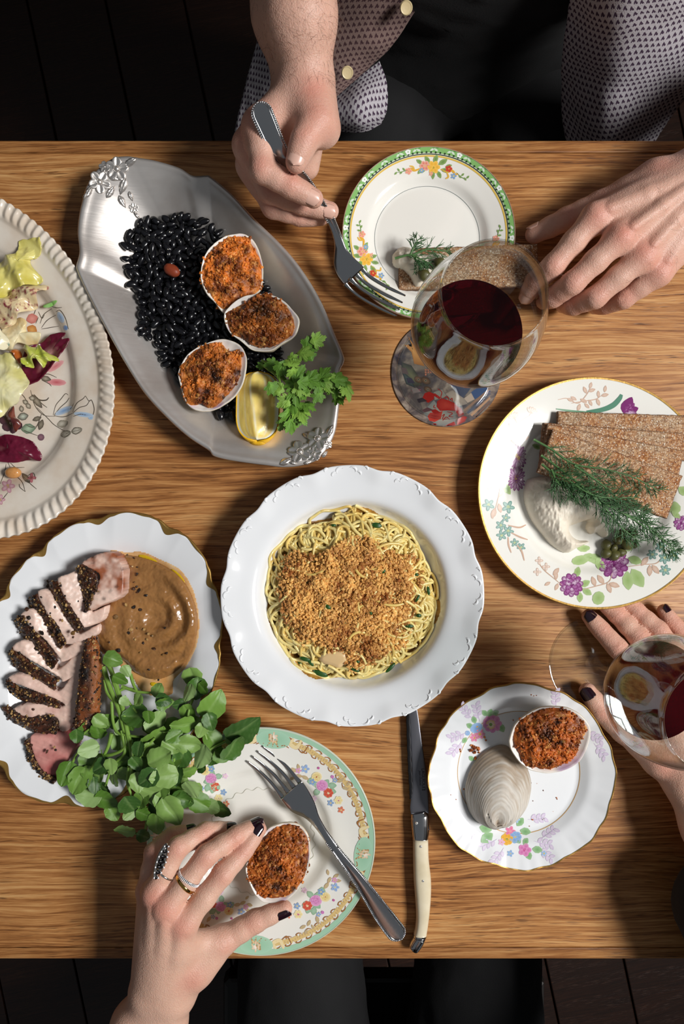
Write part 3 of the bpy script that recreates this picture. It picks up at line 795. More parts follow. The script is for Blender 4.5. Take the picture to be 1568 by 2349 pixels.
pr.flower(1163, 1925, 14, 7, (236, 170, 50), (240, 190, 90), (120, 150, 80), w=.9); pr.flower(1182, 1921, 14, 7, (120, 164, 214), (160, 190, 226), (230, 200, 90), w=.9)
pr.flower(1170, 1907, 12, 5, (220, 110, 150), (236, 150, 180), (230, 190, 110)); pr.flower(1203, 1950, 15, 5, (206, 110, 170), (226, 150, 196), (200, 90, 150), w=.8)
pr.flower(1170, 1958, 8, 5, (130, 170, 216), (170, 196, 226), (230, 200, 90)); pr.flower(1247, 1958, 7, 5, (150, 184, 224), (180, 206, 232), (230, 200, 90)); pr.flower(1150, 1932, 8, 5, (226, 170, 206), (236, 196, 220), (220, 170, 150)); pr.flower(1184, 1880, 8, 5, (150, 184, 224), (186, 210, 234), (230, 210, 120))
pr.build()

# ---- oval pork plate with gilt scalloped edge
gn = 13
gnm = lambda th: (((th + 0.12) * gn / (2 * np.pi)) % 1 - 0.5)
pp = Dish((226, 1514), 0.024, ell(349, 266, 1.139), [(0, .008), (.5, .008), (.66, .0085), (.73, .0125), (.79, .017), (.88, .0205), (1, .024)],
          mod=lambda th: 1.008 - .024 * np.exp(-(gnm(th) / .13) ** 2) - .006 * np.exp(-((np.abs(gnm(th)) - .22) / .05) ** 2),
          flute=lambda th, t: -.0016 * sstep(.70, 1, t) * np.exp(-(gnm(th) / .16) ** 2), nr=56, nth=600, foot=.55)
pp.build('oval_platter', 'white oval platter with scalloped gilt edge holding the sliced pork', 'platter', m_china)
pp.ring('gilt_edge', 0.950, 1.0, m_gold, e=0.0004, over=1, wfun=lambda th: .14 + .80 * np.exp(-(gnm(th) / .13) ** 2) + .12 * np.sin(th * 31))

# ---- cream salad platter, gadrooned rim, mostly out of the frame
sd = Dish((-100, 825), 0.028, ell(426, 342, 2.026), [(0, .010), (.5, .010), (.66, .0105), (.71, .0145), (.755, .0185), (.87, .0215), (.893, .0224), (.905, .0238), (.95, .0268), (1, .0275)],
          mod=lambda th: 1 + .004 * np.cos(th * 112), flute=lambda th, t: .0011 * sstep(.905, .93, t) * (1 - .4 * sstep(.97, 1, t)) * np.cos(th * 112 + 18 * t), nr=90, nth=1120, foot=.58, mod0=.9)
m_craze = MAT('crazed_earthenware', (232, 222, 208), 0.2, var=(26, (214, 194, 172), .45, .75), coat=.5, bump=(300, .03, .001))
sd.build('serving_platter', 'cream earthenware platter with ribbed rim and painted bluebells under the salad', 'platter', m_craze)
pr = Print(sd)
INK = (86, 76, 64)
def ink(*pts, w=1.6): pr.line(pts, w, INK)
ink((70, 895), (80, 930), (100, 952), (125, 955)); ink((75, 905), (95, 925), (108, 935)); ink((85, 935), (110, 960), (125, 975), (150, 990)); ink((95, 950), (88, 970), (80, 985), w=2)
pr.leaf(95, 957, 22, 2.8, (150, 140, 120), INK); pr.leaf(98, 962, 26, 1.9, (150, 140, 120), INK); pr.leaf(72, 905, 40, .9, (170, 158, 140), INK, .25)
ink((112, 912), (105, 918), (90, 917), (78, 905), w=3)
for p in ([(122, 952), (128, 930), (140, 915), (150, 903), (156, 906)], [(124, 952), (138, 935), (152, 922), (158, 912)], [(124, 953), (142, 948), (160, 938), (168, 925)], [(124, 954), (145, 956), (165, 948)]): ink(*p)
pr.blob(146, 942, 22, 7, -.45, (120, 154, 196), (190, 202, 214))
for p in ([(166, 945), (176, 925), (190, 915), (196, 908)], [(166, 948), (182, 935), (198, 930), (206, 918)], [(168, 955), (186, 950), (206, 955)], [(196, 908), (204, 920), (210, 918), (216, 938), (212, 955), (206, 962)]): ink(*p)
pr.blob(192, 951, 24, 6, .12, (130, 166, 206), (196, 210, 222)); pr.blob(208, 958, 6, 5, 0, (150, 180, 210), (180, 200, 220))
for x, y in ((135, 972), (142, 995), (168, 988)):
    pr.blob(x + 8, y, 13, 8, -.3, (214, 206, 190), (150, 142, 124)); ink((x - 4, y + 2), (x + 4, y - 7), (x + 20, y - 5)); ink((x - 4, y + 2), (x + 6, y + 8), (x + 20, y - 2)); ink((x - 4, y + 2), (x + 8, y), (x + 20, y - 4), w=1.2)
pr.blob(139, 728, 14, 7, 1.1, (150, 180, 216), (196, 210, 226)); pr.blob(150, 752, 6, 5, 1.2, (110, 146, 200), (140, 170, 214)); ink((128, 715), (138, 712), (150, 730), (157, 755)); ink((95, 752), (108, 735), (128, 722)); ink((95, 755), (112, 752), (134, 748)); ink((92, 742), (100, 722), (118, 708)); ink((88, 715), (96, 730), (102, 722)); ink((110, 700), (130, 706), (142, 705)); ink((70, 740), (78, 720), (86, 700)); ink((82, 742), (88, 728))
pr.blob(128, 840, 22, 7, -.6, (206, 120, 124), (226, 170, 168)); pr.blob(130, 877, 22, 8, .05, (196, 92, 100), (226, 160, 160)); ink((90, 862), (110, 858), (130, 866)); ink((96, 872), (112, 880), (118, 886)); pr.leaf(92, 866, 26, .2, (180, 170, 150), INK)
pr.leaf(60, 735, 28, -.3, (226, 160, 150), (200, 120, 110), .6); pr.leaf(62, 750, 26, .5, (222, 170, 100), (190, 120, 60), .6)
for x, y, a in ((52, 918, .6), (60, 925, .9), (48, 930, 1.4), (66, 912, .2)): pr.leaf(x, y, 16, a, (206, 198, 180), INK, .5)
ink((45, 900), (55, 910), (62, 922)); pr.leaf(40, 958, 26, -.2, (206, 214, 196), INK, .5); pr.leaf(48, 985, 34, -.1, (186, 206, 176), (100, 120, 96), .5); ink((50, 985), (66, 992), (88, 1000)); pr.blob(94, 1003, 8, 8, 0, (150, 110, 120), (110, 80, 90)); ink((60, 975), (72, 980), (82, 978))
for x, y, r in ((10, 965, 13), (22, 958, 12), (16, 980, 12), (38, 975, 14), (30, 985, 10)): pr.blob(x, y, r, r * .8, x, (106, 66, 70), (70, 46, 54))
ink((14, 1065), (10, 1085), (0, 1110)); ink((24, 1062), (36, 1072), (56, 1072)); ink((18, 1060), (30, 1085), (50, 1105), (58, 1128)); ink((50, 1090), (70, 1110), (84, 1122)); ink((44, 1110), (46, 1118), (58, 1128)); pr.leaf(50, 1085, 30, .9, (150, 140, 120), INK, .3)
pr.flower(18, 1115, 16, 5, (226, 190, 196), (196, 140, 150), (200, 170, 120)); pr.flower(72, 1096, 11, 4, (206, 130, 130), (180, 100, 110), (150, 90, 80)); ink((18, 1130), (10, 1140), (2, 1150)); pr.flower(0, 1146, 12, 5, (226, 190, 196), (196, 140, 150), (200, 170, 120)); ink((62, 1092), (76, 1085), (82, 1100))
pr.build()
# ---------------------------------------------------------------- silver tray and what lies on it
TC = (482, 716); TZ = 0.032
tray_px = [(189, 455), (198, 425), (222, 388), (258, 362), (290, 357), (312, 360), (355, 367), (409, 383), (440, 401), (472, 401), (482, 404), (530, 444), (582, 500), (640, 556), (686, 610), (732, 684), (768, 768),
           (787, 815), (786, 832), (778, 852), (778, 905), (774, 950), (767, 990), (752, 1022), (728, 1052), (690, 1066), (650, 1070), (612, 1066), (564, 1060), (520, 1053), (488, 1044), (478, 1032), (430, 1000), (380, 955), (330, 900),
           (285, 830), (247, 762), (214, 700), (188, 648), (176, 620), (174, 608), (181, 575), (177, 531), (181, 490)]
def px_outline(pts, ctr):
    q = spline(pts, 900, closed=True); dx, dy = q[:, 0] - ctr[0], -(q[:, 1] - ctr[1])
    a = np.arctan2(dy, dx) % (2 * np.pi); r = np.hypot(dx, dy); i = np.argsort(a); a, r = a[i], r[i]
    a = np.r_[a[-1] - 2 * np.pi, a, a[0] + 2 * np.pi]; r = np.r_[r[-1], r, r[0]]
    return lambda th: np.interp(np.asarray(th) % (2 * np.pi), a, r)
tray = Dish(TC, TZ, px_outline(tray_px, TC), [(0, .004), (.40, .004), (.52, .0048), (.62, .0085), (.76, .0185), (.88, .0268), (.945, .0300), (.962, .0312), (.985, .0318), (1, .0305)], nth=600, nr=70, thick=.0014, foot=.4)
def silver_mat():
    m, nt, b = new_mat('brushed_silver')
    tc = N(nt, 'ShaderNodeTexCoord').outputs['Object']
    b.inputs['Metallic'].default_value = 0.68
    tarn = ramp(nt, noise(nt, tc, 14, 5), [(.38, (0, 0, 0)), (.72, (1, 1, 1))])
    nt.links.new(mixc(nt, tarn, L4((226, 221, 216)), L4((196, 186, 178))), b.inputs['Base Color'])
    v = mapping(nt, tc, (60, 900, 60), rot=(0, 0, math.radians(38)))
    br = noise(nt, v, 1.0, 3)
    rr = N(nt, 'ShaderNodeMapRange'); rr.inputs['To Min'].default_value = .27; rr.inputs['To Max'].default_value = .46; nt.links.new(br, rr.inputs['Value'])
    nt.links.new(rr.outputs[0], b.inputs['Roughness'])
    bumpn(nt, b, br, .05, .0006)
    return m
m_brushed = silver_mat()
tray.build('silver_tray', 'long silver serving tray with flower ornaments at both ends holding beans and clams', 'tray', m_brushed, partname='tray_body')
def relief_flower(px, py, r, seed):
    "five round petals about a ringed centre"
    parts = []; rr = r / S
    c = tray.px(px, py)
    nx_ = tray.px(px + 3, py) - c; ny_ = tray.px(px, py - 3) - c; nrm = unit(np.cross(nx_, ny_)); A = unit(nx_); B = np.cross(nrm, A)
    iV, iF = ico(2)
    for k in range(5):
        a = seed + k * 2 * math.pi / 5; d = A * math.cos(a) + B * math.sin(a); e = np.cross(nrm, d)
        rad = iV[:, 0] * .5; dish = .16 * (iV[:, 0] ** 2 + iV[:, 1] ** 2) - .10 * np.exp(-(iV[:, 1] / .15) ** 2)
        V = c + d * (rr * .62) + (iV[:, 0:1] * d * .46 + iV[:, 1:2] * e * .44) * rr + nrm * ((iV[:, 2] * .20 + dish)[:, None] * rr)
        parts.append((V, iF))
    V = c + nrm * .16 * rr + (iV[:, 0:1] * A + iV[:, 1:2] * B) * .24 * rr + nrm * (iV[:, 2:3] * .16 * rr); parts.append((V, iF))
    for k in range(12):
        a = k * math.pi / 6; V = c + (A * math.cos(a) + B * math.sin(a)) * .27 * rr + nrm * .26 * rr + iV * .05 * rr; parts.append((V, iF))
    V, F = join(parts); return obj('relief_flower', V, F, m_silver, tray.body)
def relief_leaf(px, py, l, ang, w=.45):
    a = math.radians(ang); c = tray.px(px, py); nu, nv = 14, 9; V = []
    u = np.linspace(0, 1, nu); v = np.linspace(-1, 1, nv); U, Vv = np.meshgrid(u, v, indexing='ij')
    wd = np.sin(np.clip(U, 0, 1) ** .8 * math.pi) * w * .5 + .01
    X = px + (U - .5) * l * math.cos(a) - Vv * wd * l * math.sin(a); Y = py + (U - .5) * l * math.sin(a) + Vv * wd * l * math.cos(a)
    Q = tray.px(X.ravel(), Y.ravel()); z = .0022 * (1 - .75 * Vv ** 2) * np.sin(np.clip(U + .03, 0, 1) * math.pi) ** .5 - .0009 * np.exp(-(Vv / .15) ** 2) + .0003 * np.sin((U * 8 - np.abs(Vv) * 2) * math.pi)
    Q[:, 2] += z.ravel(); return obj('relief_leaf', Q, grid_faces(nu, nv), m_silver, tray.body)
for x, y, r, s_ in ((268, 388, 23, .2), (228, 418, 22, .9), (240, 383, 12, .5), (306, 476, 10, .3)): relief_flower(x, y, r, s_)
for x, y, l, a in ((300, 372, 36, -35), (262, 410, 24, 15), (254, 440, 34, -55), (282, 428, 40, 110), (280, 462, 32, 62), (300, 450, 24, 70), (204, 440, 32, -60), (196, 450, 18, -50), (315, 495, 18, 55), (325, 508, 16, 60), (310, 488, 12, 100)): relief_leaf(x, y, l, a)
for x, y, r, s_ in ((729, 1007, 24, .2), (688, 1037, 25, .6), (720, 1042, 16, .3), (752, 1020, 9, .7)): relief_flower(x, y, r, s_)
for x, y, l, a in ((757, 988, 32, -60), (656, 1058, 34, -28), (704, 1000, 22, 30), (672, 1062, 18, 20), (705, 1062, 18, -10), (745, 1042, 20, -50)): relief_leaf(x, y, l, a)

# ---- black beans, every one of them its own bean; the deeper ones are one mass
m_bean = MAT('black_bean_skin', (16, 16, 20), 0.26, spec=.5, coat=.35, coat_rough=.12, bump=(120, .06, .0006))
m_bean_eye = MAT('bean_eye', (220, 214, 196), .6)
m_red_bean = MAT('red_bean_skin', (136, 58, 32), .45, bump=(300, .2, .0008))
bean_poly = [(290, 572), (300, 540), (330, 512), (370, 504), (420, 504), (470, 512), (506, 536), (540, 590), (590, 640), (620, 670), (640, 760), (640, 850), (600, 900), (548, 960), (505, 955), (440, 900), (395, 855), (360, 800), (322, 760), (318, 700), (300, 650), (292, 610)]
bp = PL(bean_poly, 0.012)[:, :2]
def bean_mesh(seed):
    V, F = ico(2); V = V.copy()
    bend = .16 * V[:, 0] ** 2
    W = np.c_[V[:, 0] * 1.0, V[:, 1] * .60 + bend, V[:, 2] * .54]
    W *= 1 + .05 * vnoise(V * 2 + seed * 9.1, seed)[:, None]
    return mesh('black_bean', W, F, m_bean)
bean_vars = [bean_mesh(k) for k in range(5)]
eyeV, eyeF = ico(1); eye_me = mesh('bean_eye', eyeV * np.array([.16, .09, .05]), eyeF, m_bean_eye)
rb_ = random.Random(11); rbn = np.random.default_rng(5)
def bean_height(x, y):
    d = polydist(np.c_[x, y], bp); return tray.top(x, y) + .0048 + .009 * sstep(0, .028, d)
lo_, hi_ = bp.min(0), bp.max(0)
cand = rbn.uniform(lo_, hi_, (9000, 2)); cand = cand[inpoly(cand, bp)]
acc = np.zeros((0, 2))
for q in cand:
    if len(acc) == 0 or np.min(np.sum((acc - q) ** 2, 1)) > .0049 ** 2: acc = np.vstack([acc, q])
pts = [tuple(q) for q in acc]
# hidden beans: those under the clams, lemon and parsley
cover = [PL(p, .02)[:, :2] for p in ([(455, 650), (470, 570), (530, 537), (590, 560), (600, 650), (515, 712)], [(515, 720), (560, 678), (640, 680), (684, 740), (640, 805), (560, 800)], [(408, 860), (450, 800), (520, 780), (562, 820), (555, 900), (500, 940), (440, 930)], [(548, 900), (570, 850), (620, 850), (636, 900), (630, 1000), (560, 1000)], [(600, 830), (680, 790), (700, 960), (620, 980)])]
P_ = np.array(pts); hid = np.zeros(len(P_), bool)
for c in cover: hid |= inpoly(P_, c)
order = [i for i in range(len(pts)) if not hid[i]][:300]
Z = bean_height(P_[:, 0], P_[:, 1])
nb = 0
for i in order:
    s_ = rb_.uniform(.0043, .0053)
    R = Matrix.Rotation(rb_.uniform(0, 6.28), 4, 'Z') @ Matrix.Rotation(rb_.gauss(0, .35), 4, 'Y') @ Matrix.Rotation(rb_.uniform(-1.2, 1.2), 4, 'X')
    M = Matrix.Translation((P_[i, 0], P_[i, 1], Z[i] + rb_.uniform(-.0012, .0012))) @ R @ Matrix.Scale(s_, 4)
    b = place('black_bean', bean_vars[i % 5], M)
    tag(b, 'glossy black bean in the heap on the silver tray', 'bean', 'black beans on the tray')
    if rb_.random() < .28:
        e = bpy.data.objects.new('bean_eye', eye_me); COLL.objects.link(e)
        e.parent = b; e.matrix_basis = Matrix.Translation((rb_.uniform(-.3, .3), -.36, .36)) @ Matrix.Rotation(.8, 4, 'X')
rest = [i for i in range(len(pts)) if i not in set(order)]
parts = []
bv = [np.array([v.co[:] for v in m.vertices]) for m in bean_vars]; bF = ico(2)[1]
for i in rest:
    a = rb_.uniform(0, 6.28); ca, sa = math.cos(a), math.sin(a); R = np.array([[ca, -sa, 0], [sa, ca, 0], [0, 0, 1]])
    parts.append(((bv[i % 5] * .0050) @ R.T + np.array([P_[i, 0], P_[i, 1], Z[i] - .001]), bF))
# lower layer that fills the gaps
for k in range(330):
    q = cand[k + 300]
    a = rb_.uniform(0, 6.28); ca, sa = math.cos(a), math.sin(a); R = np.array([[ca, -sa, 0], [sa, ca, 0], [0, 0, 1]])
    z = float(bean_height(np.array([q[0]]), np.array([q[1]]))[0])
    parts.append(((bv[k % 5] * .0056) @ R.T + np.array([q[0], q[1], z - .0055]), bF))
V, F = join(parts)
o = obj('black_beans_beneath', V, F, m_bean); tag(o, 'lower layer of black beans filling the heap on the tray', 'beans', kind='stuff')
# one red bean
iV, iF = ico(3); c = P(394, 620, .0245)
d = np.array([.88, -.48, 0]); e = np.array([.48, .88, 0])
W = iV.copy(); W[:, 0] = np.sign(W[:, 0]) * np.abs(W[:, 0]) ** .8
V = c + W[:, 0:1] * d * .0073 + W[:, 1:2] * e * .0048 + W[:, 2:3] * np.array([0, 0, .0042]); V += .0002 * vnoise(V * 900)[:, None]
o = obj('red_bean', V, iF, m_red_bean); tag(o, 'single reddish-brown bean lying on the black beans', 'bean')

# ---------------------------------------------------------------- baked stuffed clams
m_shell = MAT('clam_shell_inside', (238, 232, 222), .32, attr=True, coat=.2, bump=(200, .12, .0008))
m_crumb = MAT('baked_crumb', attr=True, rough=.42, spec=.45, bump=(900, .5, .0006, 6), sss=.05)
ICO0 = ico(0); ICO1 = ico(1)
def crumb_cols(p, rng, char, warm=(214, 128, 50), dark=(112, 54, 20), light=(238, 180, 100), seed=0):
    n1 = fbm(p, 130, 3, seed); n2 = fbm(p, 520, 2, seed + 5)
    t = np.clip(.55 + 1.25 * n1 + .35 * n2, 0, 1)[:, None]
    c = lin(dark) * (1 - t) + lin(warm) * t
    u = np.clip(n2 * 1.3 - .25, 0, .7)[:, None]; c = c * (1 - u) + lin(light) * u
    for (cx, cy, r, a) in char:
        d = np.hypot(p[:, 0] - cx, p[:, 1] - cy) / r
        k = np.clip((1.25 - d) * 1.1 + .9 * fbm(p, 420, 2, seed + 9), 0, 1)[:, None] * a
        c = c * (1 - k) + lin((34, 16, 10)) * k
    return c
def stuffed_clam(label, out_px, fill_px, hinge, zrim, depth, char, seed, tilt=(0, 0), warm=(196, 96, 34), surf=None, mound=.006, group='stuffed clams'):
    """out_px: shell lip; fill_px: the crumb's edge; hinge: px of the beak; zrim: height of the lip"""
    rng = np.random.default_rng(seed)
    n = 96
    o_ = spline(out_px, n, closed=True); cpx = o_.mean(0)
    zr = lambda x, y: zrim + tilt[0] * (x - cpx[0]) / S - tilt[1] * (y - cpx[1]) / S
    rim = np.array([P(x, y, zr(x, y)) for x, y in o_]); c = rim.mean(0)
    rim = c + (rim - c) * (1 + .012 * fbm(rim, 160, 3, seed + 60))[:, None]; rim[:, 2] += .0006 * fbm(rim, 220, 2, seed + 61)
    hp = P(hinge[0], hinge[1], zrim - depth * .35)
    t = thing('stuffed_clam', label, 'clam', (c[0], c[1], zrim - depth), group)
    # outer shell with growth rings, lip, inner face
    rings, cols = [], []
    prof = [(1.0, 0), (1.012, -.04), (1.0, -.12), (.96, -.26), (.88, -.45), (.74, -.66), (.54, -.84), (.30, -.96), (.08, -1.0)]
    for k, (a, b) in enumerate(prof):
        q = c + (rim - c) * a; q[:, 2] = rim[:, 2] * (1 - max(0, -b)) + (zrim - depth) * max(0, -b)
        w = np.exp(-np.linalg.norm(q[:, :2] - hp[:2], axis=1) / .012) * (a > .7) * (b < -.05)
        q = q + (hp - q) * (.45 * w)[:, None]
        rings.append(q); base = np.tile(lin((206, 192, 168)), (n, 1)) * (1 + .18 * math.sin(k * 9))
        base *= (1 + .25 * fbm(q, 300, 3, seed))[:, None]; base = base * (1 - .55 * w[:, None]) + lin((110, 92, 66)) * .55 * w[:, None]
        cols.append(base if k > 1 else lin((226, 212, 188)) * (1 + .22 * fbm(q, 260, 3, seed + 11))[:, None])
    V = np.vstack(rings[::-1]); C = np.vstack(cols[::-1])
    inner = []
    for a, b in ((.984, .008), (.945, -.04), (.80, -.16), (.62, -.22)):
        q = c + (rim - c) * a; q[:, 2] = rim[:, 2] + b * depth; inner.append(q)
        cc = np.tile(lin((240, 234, 226)), (n, 1)); pur = np.clip(fbm(q, 90, 2, seed + 3) * 2.2 - .45, 0, 1)[:, None]; C = np.vstack([C, cc * (1 - pur) + lin((196, 170, 196)) * pur])
    V = np.vstack([V] + inner); nr_ = len(prof) + len(inner)
    F = [tuple(f) for f in grid_faces(nr_, n, wrap_v=True)]; F.append(tuple(range(n - 1, -1, -1)))
    obj('shell', V, F, m_shell, t, col=C)
    # crumb filling: dense lumpy mound over the fill outline
    f_ = spline(fill_px, 140, closed=True); fpx = f_.mean(0)
    edge = np.array([P(x, y, zr(x, y) - .0012) for x, y in f_]); fc = edge.mean(0)
    jag = 1.028 + .055 * fbm(edge, 420, 3, seed + 20)[:, None]; edge = fc + (edge - fc) * jag
    nrr = 64; ts = np.linspace(0, 1, nrr) ** .75
    G = fc + (edge - fc)[None] * ts[1:, None, None]
    up = mound * (1 - ts[1:, None] ** 2.6) + 0 * G[..., 2]
    flat = G.reshape(-1, 3)
    lump = .0030 * fbm(flat, 190, 3, seed + 2) + .0013 * np.abs(fbm(flat, 560, 3, seed + 4)) + .0005 * fbm(flat, 1900, 2, seed + 6)
    fall = np.repeat(np.minimum(1, (1 - ts[1:]) * 6 + .25), 140)
    flat[:, 2] += up.ravel() + lump * fall
    flat[-140:, 2] -= .002
    V = np.vstack([flat, [fc + np.array([0, 0, mound])]])
    F = [tuple(f) for f in grid_faces(nrr - 1, 140, wrap_v=True)] + [(len(V) - 1, i, (i + 1) % 140) for i in range(140)]
    chw = [(P(x, y, zrim)[0], P(x, y, zrim)[1], r / S, a) for x, y, r, a in char]
    cf = obj('crumb_filling', V, F, m_crumb, t, col=crumb_cols(V, rng, chw, warm=warm, seed=seed))
    # loose crumbs standing on it
    m = 700; k = rng.integers(0, len(flat), m); pos = flat[k] + np.c_[rng.normal(0, .0005, (m, 2)), rng.uniform(-.0002, .0005, m)]
    cc = crumb_cols(pos, rng, chw, warm=tuple(min(255, int(w * 1.08)) for w in warm), seed=seed) * rng.uniform(.82, 1.16, (m, 1))
    Vs, Fs, Cs = scatter(ICO0, pos, rng.uniform(.0004, .0014, m) * np.clip(1 + .8 * fbm(pos, 240, 2, seed + 50), .5, 1.7), rng, cc, jitter=.35)
    obj('loose_crumbs', Vs, Fs, m_crumb, cf, col=Cs, smooth=False, kind='stuff')
    return t
def c6(x, y): return (380 + x / 3.267, 500 + y / 3.267)
stuffed_clam('stuffed clam with bright orange crumb, uppermost of the three on the silver tray', [c6(*p) for p in ((440, 140), (520, 120), (590, 122), (660, 175), (705, 270), (728, 390), (718, 500), (690, 560), (560, 640), (480, 690), (430, 708), (375, 640), (310, 570), (265, 470), (268, 360), (300, 265), (360, 195))],
             [c6(*p) for p in ((440, 150), (530, 140), (620, 155), (640, 200), (695, 300), (712, 390), (718, 490), (690, 550), (600, 600), (470, 660), (400, 670), (345, 580), (285, 500), (270, 430), (290, 310), (360, 230))], c6(250, 520), .036, .024, [(c6(590, 150)[0], c6(590, 150)[1], 5, .7), (c6(400, 280)[0], c6(400, 280)[1], 7, .5)], 1, tilt=(-.12, .10), warm=(228, 128, 46))
stuffed_clam('stuffed clam with deeply browned crumb, middle one on the silver tray', [c6(*p) for p in ((440, 720), (480, 660), (560, 600), (660, 572), (780, 575), (880, 620), (950, 690), (997, 760), (985, 850), (940, 905), (860, 950), (800, 990), (720, 1000), (640, 985), (560, 920), (490, 870), (450, 800))],
             [c6(*p) for p in ((455, 710), (500, 690), (590, 640), (680, 585), (790, 580), (870, 630), (920, 690), (955, 780), (945, 860), (900, 900), (850, 930), (760, 965), (660, 950), (580, 900), (500, 870), (470, 800))], c6(810, 1020), .038, .024, [(c6(720, 700)[0], c6(720, 700)[1], 26, .85), (c6(860, 760)[0], c6(860, 760)[1], 14, .6), (c6(600, 900)[0], c6(600, 900)[1], 14, .6)], 2, tilt=(.05, .12), warm=(170, 96, 38))
stuffed_clam('stuffed clam with a blackened patch in the crumb, beside the lemon wedge', [c6(*p) for p in ((300, 940), (400, 910), (490, 920), (560, 960), (603, 1050), (595, 1170), (560, 1280), (480, 1370), (380, 1430), (280, 1448), (190, 1420), (140, 1350), (105, 1230), (95, 1150), (150, 1040), (220, 980))],
             [c6(*p) for p in ((250, 980), (310, 945), (400, 940), (450, 980), (500, 1010), (560, 1010), (560, 1080), (545, 1190), (500, 1270), (440, 1340), (350, 1420), (270, 1390), (160, 1390), (120, 1270), (105, 1140), (180, 1030))], c6(75, 1170), .036, .023, [(c6(370, 1180)[0], c6(370, 1180)[1], 21, .95), (c6(310, 1300)[0], c6(310, 1300)[1], 9, .9), (c6(430, 1345)[0], c6(430, 1345)[1], 9, .9), (c6(545, 1160)[0], c6(545, 1160)[1], 8, .8), (c6(550, 1020)[0], c6(550, 1020)[1], 6, .8)], 3, tilt=(.08, 0.05), warm=(200, 114, 44))
def c7(x, y): return (970 + x / 3.409, 1550 + y / 3.409)
stuffed_clam('stuffed clam with dark roasted crumb on the small scalloped plate', [c7(*p) for p in ((680, 480), (720, 380), (800, 310), (900, 255), (1010, 240), (1120, 250), (1220, 300), (1285, 370), (1308, 440), (1290, 530), (1255, 620), (1200, 690), (1100, 740), (980, 762), (850, 740), (770, 690), (700, 600), (675, 530))],
             [c7(*p) for p in ((730, 390), (800, 320), (920, 265), (1040, 255), (1140, 280), (1210, 320), (1270, 400), (1260, 450), (1220, 520), (1200, 600), (1130, 670), (1010, 720), (880, 715), (800, 690), (750, 590), (710, 500))], c7(1180, 740), .036, .026, [(c7(960, 430)[0], c7(960, 430)[1], 22, .75), (c7(1060, 505)[0], c7(1060, 505)[1], 9, .95), (c7(1030, 360)[0], c7(1030, 360)[1], 9, .9), (c7(770, 400)[0], c7(770, 400)[1], 10, .8), (c7(850, 690)[0], c7(850, 690)[1], 9, .6)], 4, tilt=(.06, .12), warm=(188, 98, 36))
def c3(x, y): return (240 + x / 2.178, 1850 + y / 2.178)
stuffed_clam('stuffed clam with browned crumb held between finger and thumb', [c3(*p) for p in ((800, 130), (850, 95), (920, 82), (980, 100), (1015, 150), (1024, 240), (1005, 340), (960, 420), (910, 465), (850, 482), (790, 478), (745, 430), (715, 360), (705, 300), (740, 220))],
             [c3(*p) for p in ((820, 140), (870, 105), (930, 85), (985, 110), (1015, 160), (1016, 250), (1000, 340), (960, 400), (905, 445), (830, 455), (770, 430), (730, 370), (710, 310), (745, 220))], c3(700, 340), .040, .026, [(c3(880, 300)[0], c3(880, 300)[1], 9, .95), (c3(860, 390)[0], c3(860, 390)[1], 13, .9), (c3(940, 405)[0], c3(940, 405)[1], 9, .9), (c3(830, 330)[0], c3(830, 330)[1], 8, .7), (c3(930, 210)[0], c3(930, 210)[1], 7, .8)], 5, tilt=(.05, 0), warm=(184, 100, 38))

# ---- empty shell, outside up, on the small plate
m_shell_out = MAT('clam_shell_outside', attr=True, rough=.6, bump=(260, .15, .0008))
sh_px = [c7(*p) for p in ((600, 552), (480, 610), (390, 720), (345, 850), (340, 950), (370, 1060), (430, 1130), (520, 1160), (620, 1130), (720, 1110), (790, 1040), (825, 940), (833, 830), (800, 720), (740, 650), (680, 580))]
o_ = spline(sh_px, 160, closed=True); rim = np.array([P(x, y, .0095) for x, y in o_]); beak = P(*c7(560, 1130), .020); top = P(*c7(600, 930), .0095)
NR = 70; rows, cols = [], []
for k in range(NR):
    u = k / (NR - 1)                                    # 0 rim .. 1 beak: growth rings shrink towards the beak
    ctr = beak + (top - beak) * 0
    q = rim + (beak - rim) * u
    z = .0095 + .024 * (1 - (1 - u) ** 2.1) * (1 - .30 * u ** 6)
    z = z + .00032 * math.sin(u * 150) * (1 - u) + .0002 * math.sin(u * 430)
    q[:, 2] = z
    n1 = fbm(np.c_[q[:, :2] * 120, np.full(len(q), u * 30)], 1, 3, 40)
    band = .5 + .5 * math.sin(u * 95 + 2 * math.sin(u * 21)); base = lin((208, 202, 192)) * (1 - .45 * band * (1 - .4 * u)) + lin((150, 134, 112)) * (.45 * band * (1 - .4 * u))
    c_ = np.tile(base, (len(q), 1)) * (1 + .30 * n1)[:, None]
    brn = np.clip((.55 - u) * 1.3 * (q[:, 1] - top[1]) / .02 + .9 * n1, 0, .6)[:, None]; c_ = c_ * (1 - brn) + lin((128, 98, 58)) * brn
    rows.append(q); cols.append(np.clip(c_, 0, 1))
rows.insert(0, rim + (top - rim) * .06 - np.array([0, 0, .0006])); cols.insert(0, np.tile(lin((230, 222, 210)), (160, 1)))
V = np.vstack(rows); F = [tuple(f) for f in grid_faces(len(rows), 160, wrap_v=True)]
o = obj('empty_clam_shell', V, F, m_shell_out, col=np.vstack(cols))
tag(o, 'empty grey clam shell lying hollow side down on the small scalloped plate', 'shell')
md = o.modifiers.new('thickness', 'SOLIDIFY'); md.thickness = .0014; md.offset = -1

